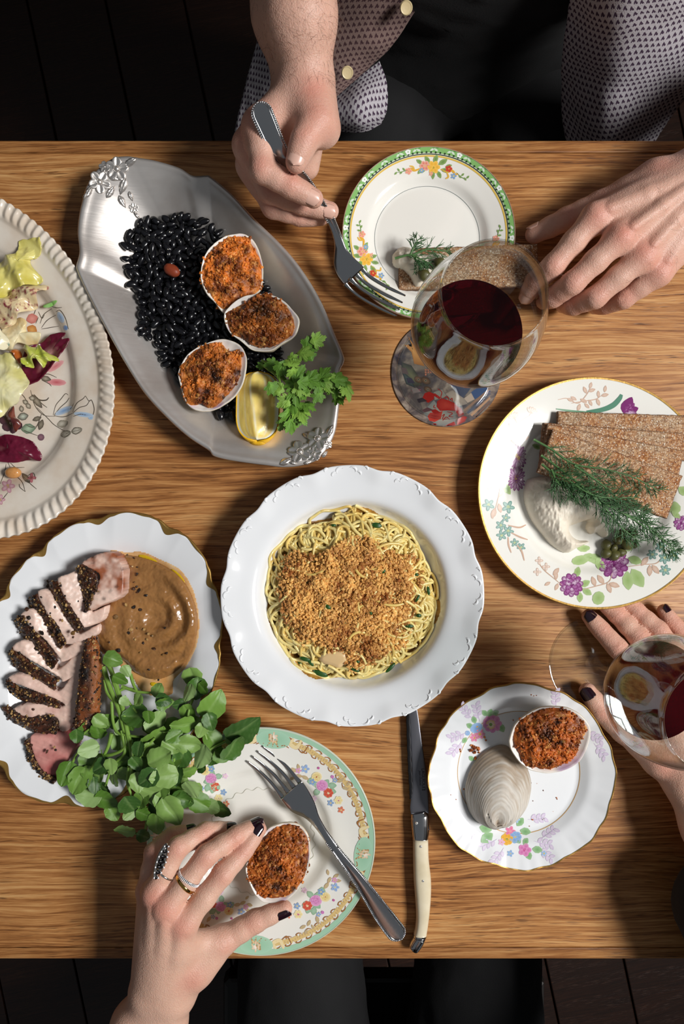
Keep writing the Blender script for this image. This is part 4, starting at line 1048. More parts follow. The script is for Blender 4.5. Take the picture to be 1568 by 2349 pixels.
# ---- lemon wedge
m_pulp = MAT('lemon_flesh', attr=True, rough=.38, coat=.15, sss=.35, sssr=(.006, .004, .001), bump=(340, .2, .0008))
m_rind = MAT('lemon_rind', (240, 184, 28), .35, bump=(900, .35, .0006), sss=.1)
t = thing('lemon_wedge', 'juicy lemon wedge with yellow rind lying on the tray beside the parsley', 'lemon', P(590, 945, .008))
A_, B_ = P(592, 852, .034), P(588, 1008, .034)
ax = unit(B_ - A_); ctr = (A_ + B_) / 2; L_ = np.linalg.norm(B_ - A_) / 2
sx = unit(np.array([ax[1], -ax[0], 0])) * -1; sx = sx if sx[0] > 0 else -sx; zx = np.array([0, 0, 1.0])
nu, nw = 40, 24
u = np.linspace(-1, 1, nu); prof = np.sqrt(np.clip(1 - np.abs(u) ** 3.8, 0, 1)) * .0172 + .0003
# two cut faces meet along a ridge on top; the rind bulges beneath
ridge_x = -.004 + .0035 * u; rows = []; cols = []
w = np.linspace(0, 1, nw)
for i in range(nu):
    c0 = ctr + ax * L_ * u[i]; r = prof[i]
    Lp = c0 - sx * r + zx * (-.004 - 0 * r); Rp = c0 + sx * r + zx * (-.003); Tp = c0 + sx * ridge_x[i] * (r / .0172) + zx * (.0036 * r / .0172)
    row = []
    for k in range(nw):
        s_ = w[k]
        row.append(Lp + (Tp - Lp) * (s_ / .5) if s_ <= .5 else Tp + (Rp - Tp) * ((s_ - .5) / .5))
    rows.append(row)
V = np.array(rows); fl_ = V.reshape(-1, 3)
U, Wd = np.meshgrid(u, w, indexing='ij')
edge = np.minimum(np.minimum(Wd, 1 - Wd) * 2 * np.repeat(prof[:, None], nw, 1) / .0172, (1 - np.abs(U)) * 2.2)
pith = 1 - sstep(.06, .15, edge); memb = np.exp(-((Wd - .5 - .05 * U) / .022) ** 2) + .7 * np.exp(-((Wd - .76 - .05 * U ** 2) / .02) ** 2) + .4 * np.exp(-((Wd - .26) / .02) ** 2)
cells = .5 + .5 * fbm(np.c_[U.ravel() * 4, Wd.ravel() * 22, 0 * U.ravel()], 1, 3, 3).reshape(U.shape)
col = lin((244, 208, 96))[None, None] * (1 - cells[..., None] * .5) + lin((252, 236, 160))[None, None] * cells[..., None] * .5
k = np.clip(pith + .75 * memb, 0, 1)[..., None]; col = col * (1 - k) + lin((250, 246, 226)) * k
fl_[:, 2] += .0004 * fbm(np.c_[U.ravel() * 5, Wd.ravel() * 30, 0 * U.ravel()], 1, 2, 8) * (1 - pith.ravel())
obj('lemon_flesh', fl_, grid_faces(nu, nw)[:, ::-1], m_pulp, t, col=col.reshape(-1, 3))
rows = []
for i in range(nu):
    c0 = ctr + ax * L_ * u[i] * 1.02; r = prof[i] * 1.03; row = []
    for a in np.linspace(0, math.pi, 20):
        dz = -.004 - .026 * math.sin(a) ** .9 * (r / .0177) ; row.append(c0 - sx * r * math.cos(a) + zx * dz + np.array([0, -.005 * math.sin(a) * max(0, u[i]) ** 2, 0]) * min(1, r / .006))
    rows.append(row)
V = np.array(rows).reshape(-1, 3); V[:, 2] = np.maximum(V[:, 2], tray.top(V[:, 0], V[:, 1]) + .0004)
o = obj('lemon_rind', V, grid_faces(nu, 20), m_rind, t); md = o.modifiers.new('t', 'SOLIDIFY'); md.thickness = .0012; md.offset = 0

# ---------------------------------------------------------------- parsley
m_parsley = MAT('parsley_leaf', attr=True, rough=.42, spec=.4, sss=.08, sssr=(.001, .002, .0005), bump=(700, .25, .0006))
m_stem = MAT('green_stem', (120, 156, 66), .4, sss=.1)
def lobed_leaf(seed, lobes=5):
    "flat parsley leaflet, deep lobes with toothed tips, base at the origin, tip at +x, about 1 long"
    r_ = random.Random(seed); pts = []
    for k in range(lobes):
        a = (k - (lobes - 1) / 2) / ((lobes - 1) / 2) * 1.35; ln = 1.0 - .38 * abs(a) / 1.35; w = .19
        d = np.array([math.cos(a), math.sin(a)]); e = np.array([-d[1], d[0]]); c0 = np.array([.20, 0])
        for s_, t_ in ((-.6, .42), (-1.1, .66), (-.75, .70), (-.95, .86), (-.45, .86), (-.1, 1.02), (.25, .90), (.6, .92), (.75, .74), (1.1, .68), (.6, .42)):
            pts.append(c0 + d * ln * t_ * .8 * r_.uniform(.95, 1.05) + e * w * s_ * ln)
    pts = np.array(pts); pts = np.vstack([[[0, -.03]], pts, [[0, .03]]])
    # triangulate as a fan through mid points with curl
    ctr = np.array([.22, 0]); n = len(pts); mid = ctr + (pts - ctr) * .5
    V2 = np.vstack([[ctr], mid, pts]); z = .10 * np.sin(V2[:, 0] * 3) - .22 * (V2[:, 1] ** 2) + .05 * vnoise(np.c_[V2 * 5, np.zeros(len(V2))], seed)
    V = np.c_[V2, z]
    F = [(0, 1 + i, 1 + (i + 1) % n) for i in range(n)] + [(1 + i, 1 + n + i, 1 + n + (i + 1) % n, 1 + (i + 1) % n) for i in range(n)]
    g = fbm(np.c_[V2 * 6, np.zeros(len(V2))], 1, 2, seed)
    base = lin((98, 140, 50)) if seed % 3 else lin((132, 170, 70))
    C = np.tile(base, (len(V), 1)) * (1 + .35 * g)[:, None]; C[0] *= 1.4
    return mesh('parsley_leaf', V, F, m_parsley, col=C, smooth=False)
pl_me = [lobed_leaf(k) for k in range(6)]
pars = thing('parsley_bunch', 'bunch of flat-leaf parsley hanging over the tray edge beside the lemon', 'parsley', P(690, 870, .03))
rp_ = random.Random(3)
pleaves = [(742, 775, 34, -20, .05), (720, 785, 40, -35, .048), (700, 800, 30, -120, .047), (672, 826, 34, -80, .05), (690, 850, 42, -60, .052), (640, 858, 36, 115, .05), (655, 842, 26, 170, .047), (605, 838, 30, 175, .042), (575, 845, 18, 160, .036), (712, 812, 36, 10, .05), (730, 868, 40, -10, .055), (752, 850, 36, -50, .055), (760, 880, 44, 20, .053), (790, 870, 36, -10, .052), (805, 880, 30, 0, .05), (795, 905, 44, 70, .05), (770, 905, 40, 95, .05), (785, 925, 34, 60, .045),
            (622, 888, 30, 200, .052), (612, 905, 26, 150, .05), (632, 905, 32, 60, .052), (700, 900, 40, 40, .055), (680, 915, 44, 90, .055), (662, 940, 46, 120, .053), (690, 955, 46, 70, .05), (715, 940, 38, 30, .05), (655, 965, 40, 100, .05), (640, 985, 32, 130, .045), (668, 985, 40, 85, .046), (702, 975, 30, 50, .045), (640, 930, 34, 150, .053), (735, 910, 30, 80, .052), (650, 890, 30, 160, .05), (665, 870, 30, 110, .052), (710, 880, 30, 0, .056), (745, 890, 28, 60, .055), (690, 830, 28, 20, .05), (678, 890, 34, 200, .054), (720, 925, 30, 120, .053)]
for i, (x, y, l, a, z) in enumerate(pleaves):
    c = P(x, y, z); ar = -math.radians(a)
    M = Matrix.Translation(c) @ Matrix.Rotation(ar, 4, 'Z') @ Matrix.Rotation(rp_.gauss(.12, .3), 4, 'Y') @ Matrix.Rotation(rp_.gauss(0, .35), 4, 'X') @ Matrix.Translation((-.012, 0, 0)) @ Matrix.Scale(l * 1.12 / S, 4)
    place('leaf', pl_me[i % 6], M, pars)
pstems = [[(600, 828, .034), (630, 840, .040), (670, 862, .047), (700, 880, .05)], [(610, 832, .034), (650, 830, .04), (700, 800, .046), (735, 780, .048)], [(615, 838, .035), (660, 880, .045), (690, 910, .05), (720, 890, .053), (760, 882, .052)], [(640, 850, .038), (672, 900, .045), (680, 940, .047), (675, 985, .044)], [(630, 842, .036), (668, 870, .046), (668, 930, .046), (650, 980, .043)], [(655, 835, .04), (690, 825, .046), (715, 815, .048)], [(690, 860, .05), (730, 880, .052), (760, 900, .05), (790, 915, .047)], [(600, 835, .034), (640, 870, .046), (632, 905, .05), (620, 890, .051)], [(690, 900, .05), (745, 880, .052), (795, 875, .05)]]
for st in pstems:
    C = spline(PL(st), 24); V, F = tube(C, np.linspace(.0013, .0007, 24), 8); obj('stem', V, F, m_stem, pars)
# ---------------------------------------------------------------- coaster, wine glasses
cz = .0016
co_c = P(1023, 853, cz); co_r = 126 / S
def disc(c, r, z0, z1, n=96, bev=.0004):
    th = np.linspace(0, 2 * np.pi, n, endpoint=False); R = []
    for rr, z in ((r, z0), (r, z1 - bev), (r - bev, z1), (r * .6, z1), (r * .2, z1)):
        R.append(np.c_[c[0] + rr * np.cos(th), c[1] + rr * np.sin(th), np.full(n, z)])
    F = [tuple(f) for f in grid_faces(5, n, wrap_v=True)]; F += [tuple(range(4 * n, 5 * n)), tuple(range(n - 1, -1, -1))]
    return np.vstack(R), F
def coaster_mat():
    m, nt, b = new_mat('coaster_painting'); tc = N(nt, 'ShaderNodeTexCoord').outputs['Object']
    n1 = noise(nt, tc, 70, 5, .6, .6)
    c = ramp(nt, n1, [(.30, L4((34, 30, 34))), (.45, L4((74, 62, 60))), (.56, L4((120, 104, 92))), (.70, L4((160, 146, 130)))])
    n2 = noise(nt, mapping(nt, tc, (40, 110, 1), rot=(0, 0, .6)), 1.0, 4)
    c = mixc(nt, ramp(nt, n2, [(.5, (0, 0, 0)), (.72, (1, 1, 1))]), c, L4((58, 52, 66)))
    nt.links.new(c, b.inputs['Base Color']); b.inputs['Roughness'].default_value = .45; return m
co = thing('coaster', 'round coaster with a dark painted scene and red lobsters under the wine glass', 'coaster', (co_c[0], co_c[1], 0))
V, F = disc(co_c, co_r, 0.0, cz); co_b = obj('coaster_board', V, F, coaster_mat(), co, smooth=False)
class Flat:
    zr = cz; o = co; body = co_b
    def px(s, x, y, e=0.0):
        x = np.asarray(x, float); y = np.asarray(y, float); z = np.full(x.shape, cz + e * .45); k = (H - z) / H
        return np.stack([(x - NX) / S * k, (NY - y) / S * k, z], -1)
pr = Print(Flat())
def cc_(x, y): return (780 + x / 4.9, 720 + y / 4.9)
RED, RED2 = (150, 34, 30), (176, 62, 50)
def poly(pts, c1, c2=None): pr.fan([cc_(*p) for p in pts], c1, c2 or c1)
poly([(1240, 790), (1480, 820), (1380, 945), (1300, 880)], (74, 78, 96)); poly([(1470, 880), (1600, 790), (1690, 870), (1510, 960)], (62, 84, 124)); poly([(1390, 950), (1470, 890), (1510, 960), (1430, 1000)], (190, 168, 150)); poly([(1260, 860), (1390, 950), (1430, 1010), (1330, 1040), (1180, 900)], (176, 158, 142), (150, 136, 124))
for k in range(4): poly([(1380 + 40 * k, 1080 + 26 * k), (1680, 830 + 50 * k), (1690, 850 + 50 * k), (1400 + 40 * k, 1100 + 26 * k)], ((150, 116, 96), (96, 100, 116), (176, 140, 110), (120, 96, 86))[k])
poly([(760, 250), (815, 330), (870, 420), (950, 590), (830, 560), (800, 430), (720, 350), (800, 340)], (206, 150, 84), (170, 110, 56)); poly([(680, 540), (800, 580), (880, 700), (920, 810), (820, 820), (700, 680)], (112, 110, 84), (60, 60, 56)); poly([(690, 640), (790, 720), (840, 830), (740, 790)], (90, 100, 96), (50, 54, 56))
for x, y, r in ((878, 740, 36), (960, 750, 40), (985, 850, 34)):
    pr.blob(*cc_(x, y), r / 4.9 * 1.5, r / 4.9, .5, (126, 96, 74), (70, 56, 48)); pr.blob(*cc_(x, y), 3.4, 3.4, 0, (190, 176, 150), (60, 50, 44)); pr.blob(*cc_(x, y), 1.4, 1.4, 0, (30, 24, 22))
for k in range(9): pr.blob(*cc_(960 + 28 * (k % 4), 630 + 26 * (k // 4)), 2.6, 2.2, k, (214, 150, 120), (170, 96, 76))
poly([(1050, 880), (1140, 850), (1200, 930), (1060, 970)], (132, 130, 120)); poly([(930, 1100), (1050, 970), (1120, 1050), (1300, 1130), (1290, 1270), (1100, 1270), (980, 1180)], (166, 158, 142), (120, 122, 120))
poly([(920, 950), (950, 890), (1000, 875), (1060, 900), (1050, 960), (990, 1000), (960, 985), (930, 990)], RED, (150, 34, 30)); poly([(1060, 890), (1130, 940), (1110, 960), (1050, 920)], RED)
poly([(1090, 980), (1140, 950), (1210, 970), (1280, 1000), (1340, 1060), (1300, 1090), (1210, 1085), (1120, 1090), (1080, 1040)], RED2, RED); poly([(1290, 1030), (1360, 1060), (1390, 1130), (1330, 1160), (1290, 1080)], RED, (150, 34, 30)); poly([(980, 1150), (1010, 1110), (1100, 1110), (1150, 1090), (1130, 1180), (1060, 1215), (1000, 1200)], RED, RED2); poly([(1010, 1080), (1070, 1070), (1130, 1110), (1060, 1130)], RED)
poly([(1320, 1180), (1380, 1145), (1425, 1160), (1400, 1210), (1340, 1240), (1310, 1250)], RED2, RED); poly([(1210, 1240), (1280, 1210), (1300, 1250), (1250, 1275), (1180, 1272)], RED); poly([(1040, 1235), (1075, 1230), (1080, 1265), (1045, 1258)], RED)
for p in ([(1095, 840), (1140, 880), (1130, 930), (1140, 960)], [(1160, 950), (1190, 930), (1215, 950), (1215, 975)], [(1230, 970), (1255, 950), (1260, 985)], [(1140, 1150), (1170, 1130), (1150, 1180), (1200, 1180)], [(1200, 1100), (1260, 1120), (1220, 1150), (1270, 1160)], [(1060, 1020), (1050, 1050), (1080, 1060)], [(1150, 1200), (1190, 1160), (1230, 1190)]):
    pr.line([cc_(*q) for q in p], 2.2, RED)
for k in range(6): poly([(620 + 60 * k, 480 + 120 * k), (680 + 60 * k, 500 + 110 * k), (700 + 70 * k, 580 + 100 * k), (640 + 60 * k, 560 + 110 * k)], ((56, 50, 56), (96, 78, 76), (60, 56, 70), (120, 110, 106), (50, 44, 50), (90, 60, 64))[k])
# keep the print inside the board
inside = []
Vp = np.vstack(pr.v); rr = np.hypot(Vp[:, 0] - co_c[0], Vp[:, 1] - co_c[1]); f_ = np.minimum(1, co_r * .985 / np.maximum(rr, 1e-9))
Vp[:, 0] = co_c[0] + (Vp[:, 0] - co_c[0]) * f_; Vp[:, 1] = co_c[1] + (Vp[:, 1] - co_c[1]) * f_
obj('printed_scene', Vp, pr.f, m_print, co_b, col=np.vstack(pr.c), kind='stuff')

def wine_mat():
    m, nt, b = new_mat('red_wine')
    b.inputs['Base Color'].default_value = L4((62, 2, 10)); b.inputs['Transmission Weight'].default_value = .9
    b.inputs['Roughness'].default_value = .0; b.inputs['IOR'].default_value = 1.34
    return m
m_wine = wine_mat()
def lathe(c, prof, n=96, close=False):
    th = np.linspace(0, 2 * np.pi, n, endpoint=False)
    V = np.vstack([np.c_[c[0] + r * np.cos(th), c[1] + r * np.sin(th), np.full(n, c[2] + z)] for r, z in prof])
    F = [tuple(f) for f in grid_faces(len(prof), n, wrap_v=True)]
    return V, F
bowl_pts = np.array([(.0042, .086), (.010, .0885), (.020, .0950), (.031, .1065), (.0385, .121), (.0432, .136), (.0445, .148), (.0432, .163), (.0390, .183), (.0325, .205)])
def wine_glass(label, base, level):
    t = thing('wine_glass', label, 'wine glass', base, 'wine glasses')
    bp_ = spline(bowl_pts, 44)
    foot = [(.0003, .0008), (.0395, .0003), (.0402, .0009), (.0396, .0016), (.030, .0020), (.016, .0028), (.009, .0042), (.0058, .0075), (.0044, .014), (.0037, .035), (.0036, .060), (.0040, .080), (.0046, .0855)]
    fp = spline(foot, 60); V, F = lathe(base, [(max(r, .0002), z) for r, z in fp]); obj('foot_and_stem', V, F, m_glass, t)
    outer = [(r, z) for r, z in bp_]; inner = [(max(r - (.0011 if i < 40 else .0008), .0004), z + (.0028 * math.exp(-i / 4))) for i, (r, z) in enumerate(bp_)][::-1]
    lip = [(.0326, .2055), (.0321, .2058), (.0317, .2054)]
    V, F = lathe(base, [(.0004, .0862)] + outer + lip + inner); obj('bowl', V, F, m_glass, t)
    wp_ = [(max(r - .0013, .0004), z + (.0028 * math.exp(-i / 4)) + .0002) for i, (r, z) in enumerate(bp_) if z < level]
    rl = np.interp(level, bp_[:, 1], bp_[:, 0]) - .0013
    prof = [(.0002, wp_[0][1])] + wp_ + [(rl, level), (rl - .0004, level - .0002), (rl * .5, level - .0002), (.0002, level - .0002)]
    V, F = lathe(base, prof); o = obj('red_wine', V, F, m_wine, t); o['label'] = 'dark red wine'
    return t
wine_glass('wine glass half filled with red wine standing on the lobster coaster', np.array([*P(1020, 852, cz)[:2], cz + .0004]), .122)
wine_glass('wine glass with red wine standing on bare wood, its foot held by a hand', np.array([*P(1370, 1522, .001)[:2], .0]), .118)

# ---------------------------------------------------------------- cutlery
def fork(label, path, tine_path, side, hw, tip_spread, root_spread, group='table forks', bead=True, bulge=.0):
    """path: handle end -> tine root; tine_path: root -> tips (centre line); side: sideways unit vectors at end, root, tips"""
    C = spline(path, 400); L0 = np.r_[0, np.cumsum(np.linalg.norm(np.diff(C, axis=0), axis=1))]; s0 = np.r_[np.linspace(0, .0075, 12)[:-1] ** 1.0, np.linspace(.0075, L0[-1], 90)]; C = np.stack([np.interp(s0, L0, C[:, k]) for k in range(3)], -1); n = len(C); T = unit(np.gradient(C, axis=0))
    sd_ = spline([side[0], side[1]], n) if len(side) < 4 else None
    sd_ = np.linspace(0, 1, n)[:, None] * side[1] + (1 - np.linspace(0, 1, n)[:, None]) * side[0]
    A = unit(sd_ - T * np.sum(sd_ * T, 1, keepdims=True)); B = np.cross(T, A); B *= np.sign(B[:, 2:3] + 1e-9)
    s_ = np.r_[0, np.cumsum(np.linalg.norm(np.diff(C, axis=0), axis=1))]; s_ /= s_[-1]
    w = np.interp(s_, hw[0], hw[1])
    w = np.convolve(np.r_[np.full(3, w[0]), w, np.full(3, w[-1])], np.ones(7) / 7, 'valid')
    L0 = np.r_[0, np.cumsum(np.linalg.norm(np.diff(C, axis=0), axis=1))]; e_ = np.clip(1 - L0 / .0075, 0, 1); w = w * np.sqrt(np.clip(1 - e_ ** 2, .004, 1))
    th_ = np.interp(s_, [0, .1, .45, .72, .85, 1], [.0011, .0013, .0019, .0021, .0014, .0010])
    t = thing('fork', label, 'fork', (C[:, 0].mean(), C[:, 1].mean(), C[:, 2].min()), group)
    V, F = loft(C, A, B, w, th_, 20, 2.6); hd_ = obj('handle', V, F, m_steel, t)
    if bead:
        bpos = []
        L_ = np.r_[0, np.cumsum(np.linalg.norm(np.diff(C, axis=0), axis=1))]
        for sg in (-1, 1):
            E = C + A * (w * .93 * sg)[:, None] + B * (th_ * .75)[:, None]; le = np.r_[0, np.cumsum(np.linalg.norm(np.diff(E, axis=0), axis=1))]
            for d in np.arange(0, le[int(n * .70)], .0016): bpos.append([np.interp(d, le, E[:, k]) for k in range(3)])
        bV, bF = ICO1; bpos = np.array(bpos); Vb = (bV[None] * .00078 + bpos[:, None]).reshape(-1, 3); Fb = (bF[None] + (np.arange(len(bpos)) * len(bV))[:, None, None]).reshape(-1, 3)
        obj('beaded_edge', Vb, Fb, m_steel, hd_, kind='stuff')
        # sunken panel line
        for sg in (-1, 1):
            m_ = int(n * .66); V, F = tube(C[2:m_] + A[2:m_] * (w[2:m_] * .72 * sg)[:, None] + B[2:m_] * (th_[2:m_] * .92)[:, None], .00035, 5); obj('handle_line', V, F, m_steel, hd_)
    Q = spline(tine_path, 30); TQ = unit(np.gradient(Q, axis=0)); a_ = np.asarray(side[-1], float)
    AQ = unit(a_ - TQ * (TQ @ a_)[:, None]); BQ = np.cross(TQ, AQ); BQ *= np.sign(BQ[:, 2:3] + 1e-9)
    for k in range(4):
        f = (k - 1.5) / 1.5; u = np.linspace(0, 1, 30)
        off = f * (root_spread + (tip_spread - root_spread) * u)
        Ck = Q + AQ * off[:, None]; wk = np.interp(u, [0, .15, .8, 1], [.0024, .0016, .00135, .0007]); tk = np.interp(u, [0, .3, 1], [.0011, .0011, .0007])
        V, F = loft(Ck, AQ, BQ, wk, tk, 12, 2.6); obj('tine', V, F, m_steel, t)
    return t
def g5(x, y, z): return P(420 + x / 2.904, 1640 + y / 2.904, z)
e0 = unit(g5(533, 213, .016) - g5(420, 305, .016)); e1 = unit(np.array([.8, .6, 0]))
fork('steel fork with beaded handle lying across the mint-bordered plate', [g5(1452, 1490, .020), g5(1330, 1330, .0225), g5(1180, 1110, .0265), g5(1020, 900, .029), g5(890, 715, .027), g5(835, 635, .0235), g5(772, 570, .021), g5(718, 498, .0185)],
     [g5(722, 503, .0186), g5(640, 400, .0150), g5(560, 325, .0148), g5(477, 258, .018)], (unit(np.array([.80, .6, 0])), e0, e0), ([0, .05, .16, .35, .60, .74, .82, .89, .95, 1], [.0078, .0086, .0082, .0058, .0036, .0036, .0050, .0105, .0122, .0120]), .0092, .0098)
def g6(x, y, z): return P(560 + x / 3.92, 220 + y / 3.92, z)
sv = unit(np.array([.50, .62, .60])); sv2 = unit(np.array([.55, .62, .50]))
fork('steel fork held in a hand, its tines resting on the green plate', [g6(118, 60, .116), g6(190, 230, .110), g6(300, 470, .099), g6(420, 640, .087), g6(560, 790, .073), g6(668, 945, .062), g6(775, 1110, .050), g6(845, 1290, .0400), g6(872, 1420, .0345), g6(915, 1540, .0300), g6(985, 1630, .0275)],
     [g6(965, 1610, .0280), g6(1080, 1715, .0235), g6(1240, 1810, .0220), g6(1410, 1890, .0232)], (unit(np.array([.94, .30, .14])), sv, sv2), ([0, .05, .15, .35, .60, .76, .84, .90, .95, 1], [.0076, .0084, .0078, .0054, .0034, .0034, .0050, .0100, .0118, .0116]), .0092, .0096)

# knife: serrated blade under the bowl's rim, bolster, ivory handle with rivets, end cap
m_blade = MAT('knife_blade', (120, 120, 126), .34, .9, bump=(200, .03, .0006)); m_bevel = MAT('blade_bevel', (52, 52, 54), .4, .8)
m_ivory = MAT('ivory_handle', (226, 214, 186), .28, coat=.4, coat_rough=.1, var=(60, (214, 200, 168), .4, .7)); m_etch = MAT('etched_letters', (44, 38, 40), .6, .3)
def c8(x, y): return (860 + x / 4.053, 1620 + y / 4.053)
kn = thing('knife', 'serrated steak knife with ivory handle lying right of the pasta bowl', 'knife', (*P(960, 1900)[:2], 0))
def strip(name, left, right, z, hz, mat, n=40, pw=2.0, ns=16, parent=None):
    Lp = spline([P(*c8(*p), z) for p in left], n); Rp = spline([P(*c8(*p), z) for p in right], n)
    C = (Lp + Rp) / 2; A = unit(Rp - Lp); w = np.linalg.norm(Rp - Lp, axis=1) / 2
    hz = np.interp(np.linspace(0, 1, n), np.linspace(0, 1, len(hz)), hz) if not np.isscalar(hz) else np.full(n, hz)
    T = unit(np.gradient(C, axis=0)); B = np.cross(A, T); B *= np.sign(B[:, 2:3])
    V, F = loft(C, A, B, w, hz, ns, pw); return obj(name, V, F, mat, parent or kn)
k_bl = strip('blade', [(318, -160), (318, 40), (328, 320), (345, 700), (330, 860), (322, 940), (332, 1015)], [(350, -160), (393, 40), (432, 320), (488, 700), (496, 860), (497, 940), (499, 1015)], .0062, .0010, m_blade, pw=6, ns=20)
bv_l = [(296, -120), (284, 60), (290, 320), (300, 560), (312, 760), (316, 862)]; bv_r = [(322, -120), (322, 60), (328, 320), (336, 560), (348, 760), (334, 858)]
Lp = spline([P(*c8(*p), .0060) for p in bv_l], 70); Rp = spline([P(*c8(*p), .0064) for p in bv_r], 70)
Lp[:, 0] += .0004 * np.abs(np.sin(np.linspace(0, 11 * math.pi, 70))); Rp[:, 0] += .0005 * np.abs(np.sin(np.linspace(0, 11 * math.pi, 70)))
V, F = loft((Lp + Rp) / 2, unit(Rp - Lp), (0, 0, 1), np.linalg.norm(Rp - Lp, axis=1) / 2, .0009, 12, 5); obj('serrated_edge', V, F, m_bevel, k_bl)
k_bo = strip('bolster', [(335, 1000), (330, 1040), (333, 1100), (340, 1180), (346, 1228)], [(470, 975), (498, 1010), (503, 1100), (500, 1170), (492, 1228)], .0070, [.0035, .0052, .0058, .0060, .0062], m_steel, pw=2.6)
k_ha = strip('handle', [(350, 1226), (352, 1450), (358, 1620), (372, 1800), (380, 1950), (372, 2060), (358, 2120)], [(492, 1226), (498, 1420), (518, 1600), (518, 1740), (508, 1880), (492, 2020), (476, 2122)], .0072, [.0062, .0068, .0072, .0072, .0068, .0064, .0060], m_ivory, pw=2.7)
k_ec = strip('end_cap', [(360, 2108), (348, 2150), (322, 2200), (318, 2235), (345, 2268), (375, 2280)], [(474, 2108), (470, 2145), (455, 2190), (430, 2235), (400, 2270), (385, 2280)], .0066, [.0064, .0066, .0062, .0056, .0046, .0022], m_steel, pw=2.4)
strip('end_collar', [(352, 2136), (346, 2152)], [(474, 2134), (470, 2152)], .0066, [.0074, .0074], m_steel, n=6, pw=2.4, parent=k_ec)
m_rivet = MAT('rivet', (225, 222, 214), .3, .7)
for x, y, z, kp in ((384, 1090, .0128, k_bo), (424, 1306, .0136, k_ha), (444, 1626, .0143, k_ha), (446, 2012, .0134, k_ha), (383, 2222, .0118, k_ec)):
    c = P(*c8(x, y), z); V, F = disc(c, .0013, z - .003, z + .0002, 20); obj('rivet', V, F, m_rivet, kp)
# groove beside the bolster
V, F = tube(spline([P(*c8(488, 1040), .0095), P(*c8(482, 1090), .0105), P(*c8(496, 1150), .0098)], 10), .0009, 8); obj('spring_edge', V, F, m_bevel, k_bo)
def text_mesh(name, body, size, px, ang, z, parent, mat, shear=0.0, space=1.0):
    cu = bpy.data.curves.new(name, 'FONT'); cu.body = body; cu.size = size; cu.extrude = .00004; cu.shear = shear; cu.space_character = space
    tmp = bpy.data.objects.new('tmp', cu); COLL.objects.link(tmp); dg = bpy.context.evaluated_depsgraph_get(); dg.update()
    me = bpy.data.meshes.new_from_object(tmp.evaluated_get(dg)); bpy.data.objects.remove(tmp); me.name = name
    me.materials.clear(); me.materials.append(mat)
    M = Matrix.Translation(Vector(P(*px, z))) @ Matrix.Rotation(ang, 4, 'Z')
    return place(name, me, M, parent)
def c9(x, y): return (920 + x / 19.6, 1730 + y / 19.6)
text_mesh('engraved_letters', 'LAGUIOLE', .0038, c9(905, 640), math.radians(-87), .0073, k_bl, m_etch)
text_mesh('engraved_signature', 'Jean Dubost', .0026, c9(790, 740), math.radians(-87), .0073, k_bl, m_etch, shear=.35)
bee = [P(*c9(*p), .0073) for p in ((940, 1585), (1010, 1610), (1080, 1630))]; V, F = tube(spline(bee, 8), .00018, 5); obj('engraved_mark', V, F, m_etch, k_bl)
bee = [P(*c9(*p), .0073) for p in ((1100, 1560), (1010, 1610), (930, 1625))]; V, F = tube(spline(bee, 8), .00018, 5); obj('engraved_mark', V, F, m_etch, k_bl)

# ---------------------------------------------------------------- mounds of food
def gridmound(name, out_px, zpx, base, hfn, res, mat, colfn=None, parent=None, kind=None, n=160, drop=.0006, raw=False):
    o_ = spline(out_px, n, closed=True); poly_ = PL(o_, zpx)[:, :2]
    lo, hi = poly_.min(0) - res * 2, poly_.max(0) + res * 2
    xs = np.arange(lo[0], hi[0], res); ys = np.arange(lo[1], hi[1], res); X, Y = np.meshgrid(xs, ys, indexing='ij'); q = np.c_[X.ravel(), Y.ravel()]
    ins = inpoly(q, poly_); d = polydist(q, poly_); d[~ins] = 0
    b = base(q[:, 0], q[:, 1]) if callable(base) else np.full(len(q), base)
    z = b + np.where(ins, hfn(q[:, 0], q[:, 1], d), -drop)
    V = np.c_[q, z]; F = grid_faces(len(xs), len(ys)); keep = ins[F].any(1); F = F[keep]
    used = np.unique(F); mp = np.full(len(V), -1); mp[used] = np.arange(len(used)); V = V[used]; F = mp[F]
    C = None if colfn is None else colfn(V)
    if raw: return V, F, C
    return obj(name, V, F, mat, parent, col=C, kind=kind)

# ---- crispbreads
def crisp_mat():
    m, nt, b = new_mat('rye_crispbread'); tc = N(nt, 'ShaderNodeTexCoord').outputs['Object']
    n1 = noise(nt, tc, 520, 5, .7); n2 = noise(nt, tc, 60, 3); n3 = noise(nt, tc, 900, 2, .5)
    c = ramp(nt, n1, [(.34, L4((104, 76, 52))), (.48, L4((164, 128, 94))), (.6, L4((198, 170, 136)))])
    c = mixc(nt, ramp(nt, n2, [(.4, (0, 0, 0)), (.7, (1, 1, 1))]), c, L4((176, 126, 78)), 'SOFT_LIGHT')
    c = mixc(nt, ramp(nt, n3, [(.60, (0, 0, 0)), (.66, (1, 1, 1))]), c, L4((236, 226, 208)))
    at = N(nt, 'ShaderNodeAttribute'); at.attribute_name = 'Col'; c = mixc(nt, 1.0, c, at.outputs['Color'], 'MULTIPLY')
    nt.links.new(c, b.inputs['Base Color']); b.inputs['Roughness'].default_value = .75
    bumpn(nt, b, n1, .7, .0012); return m
m_crisp = crisp_mat()
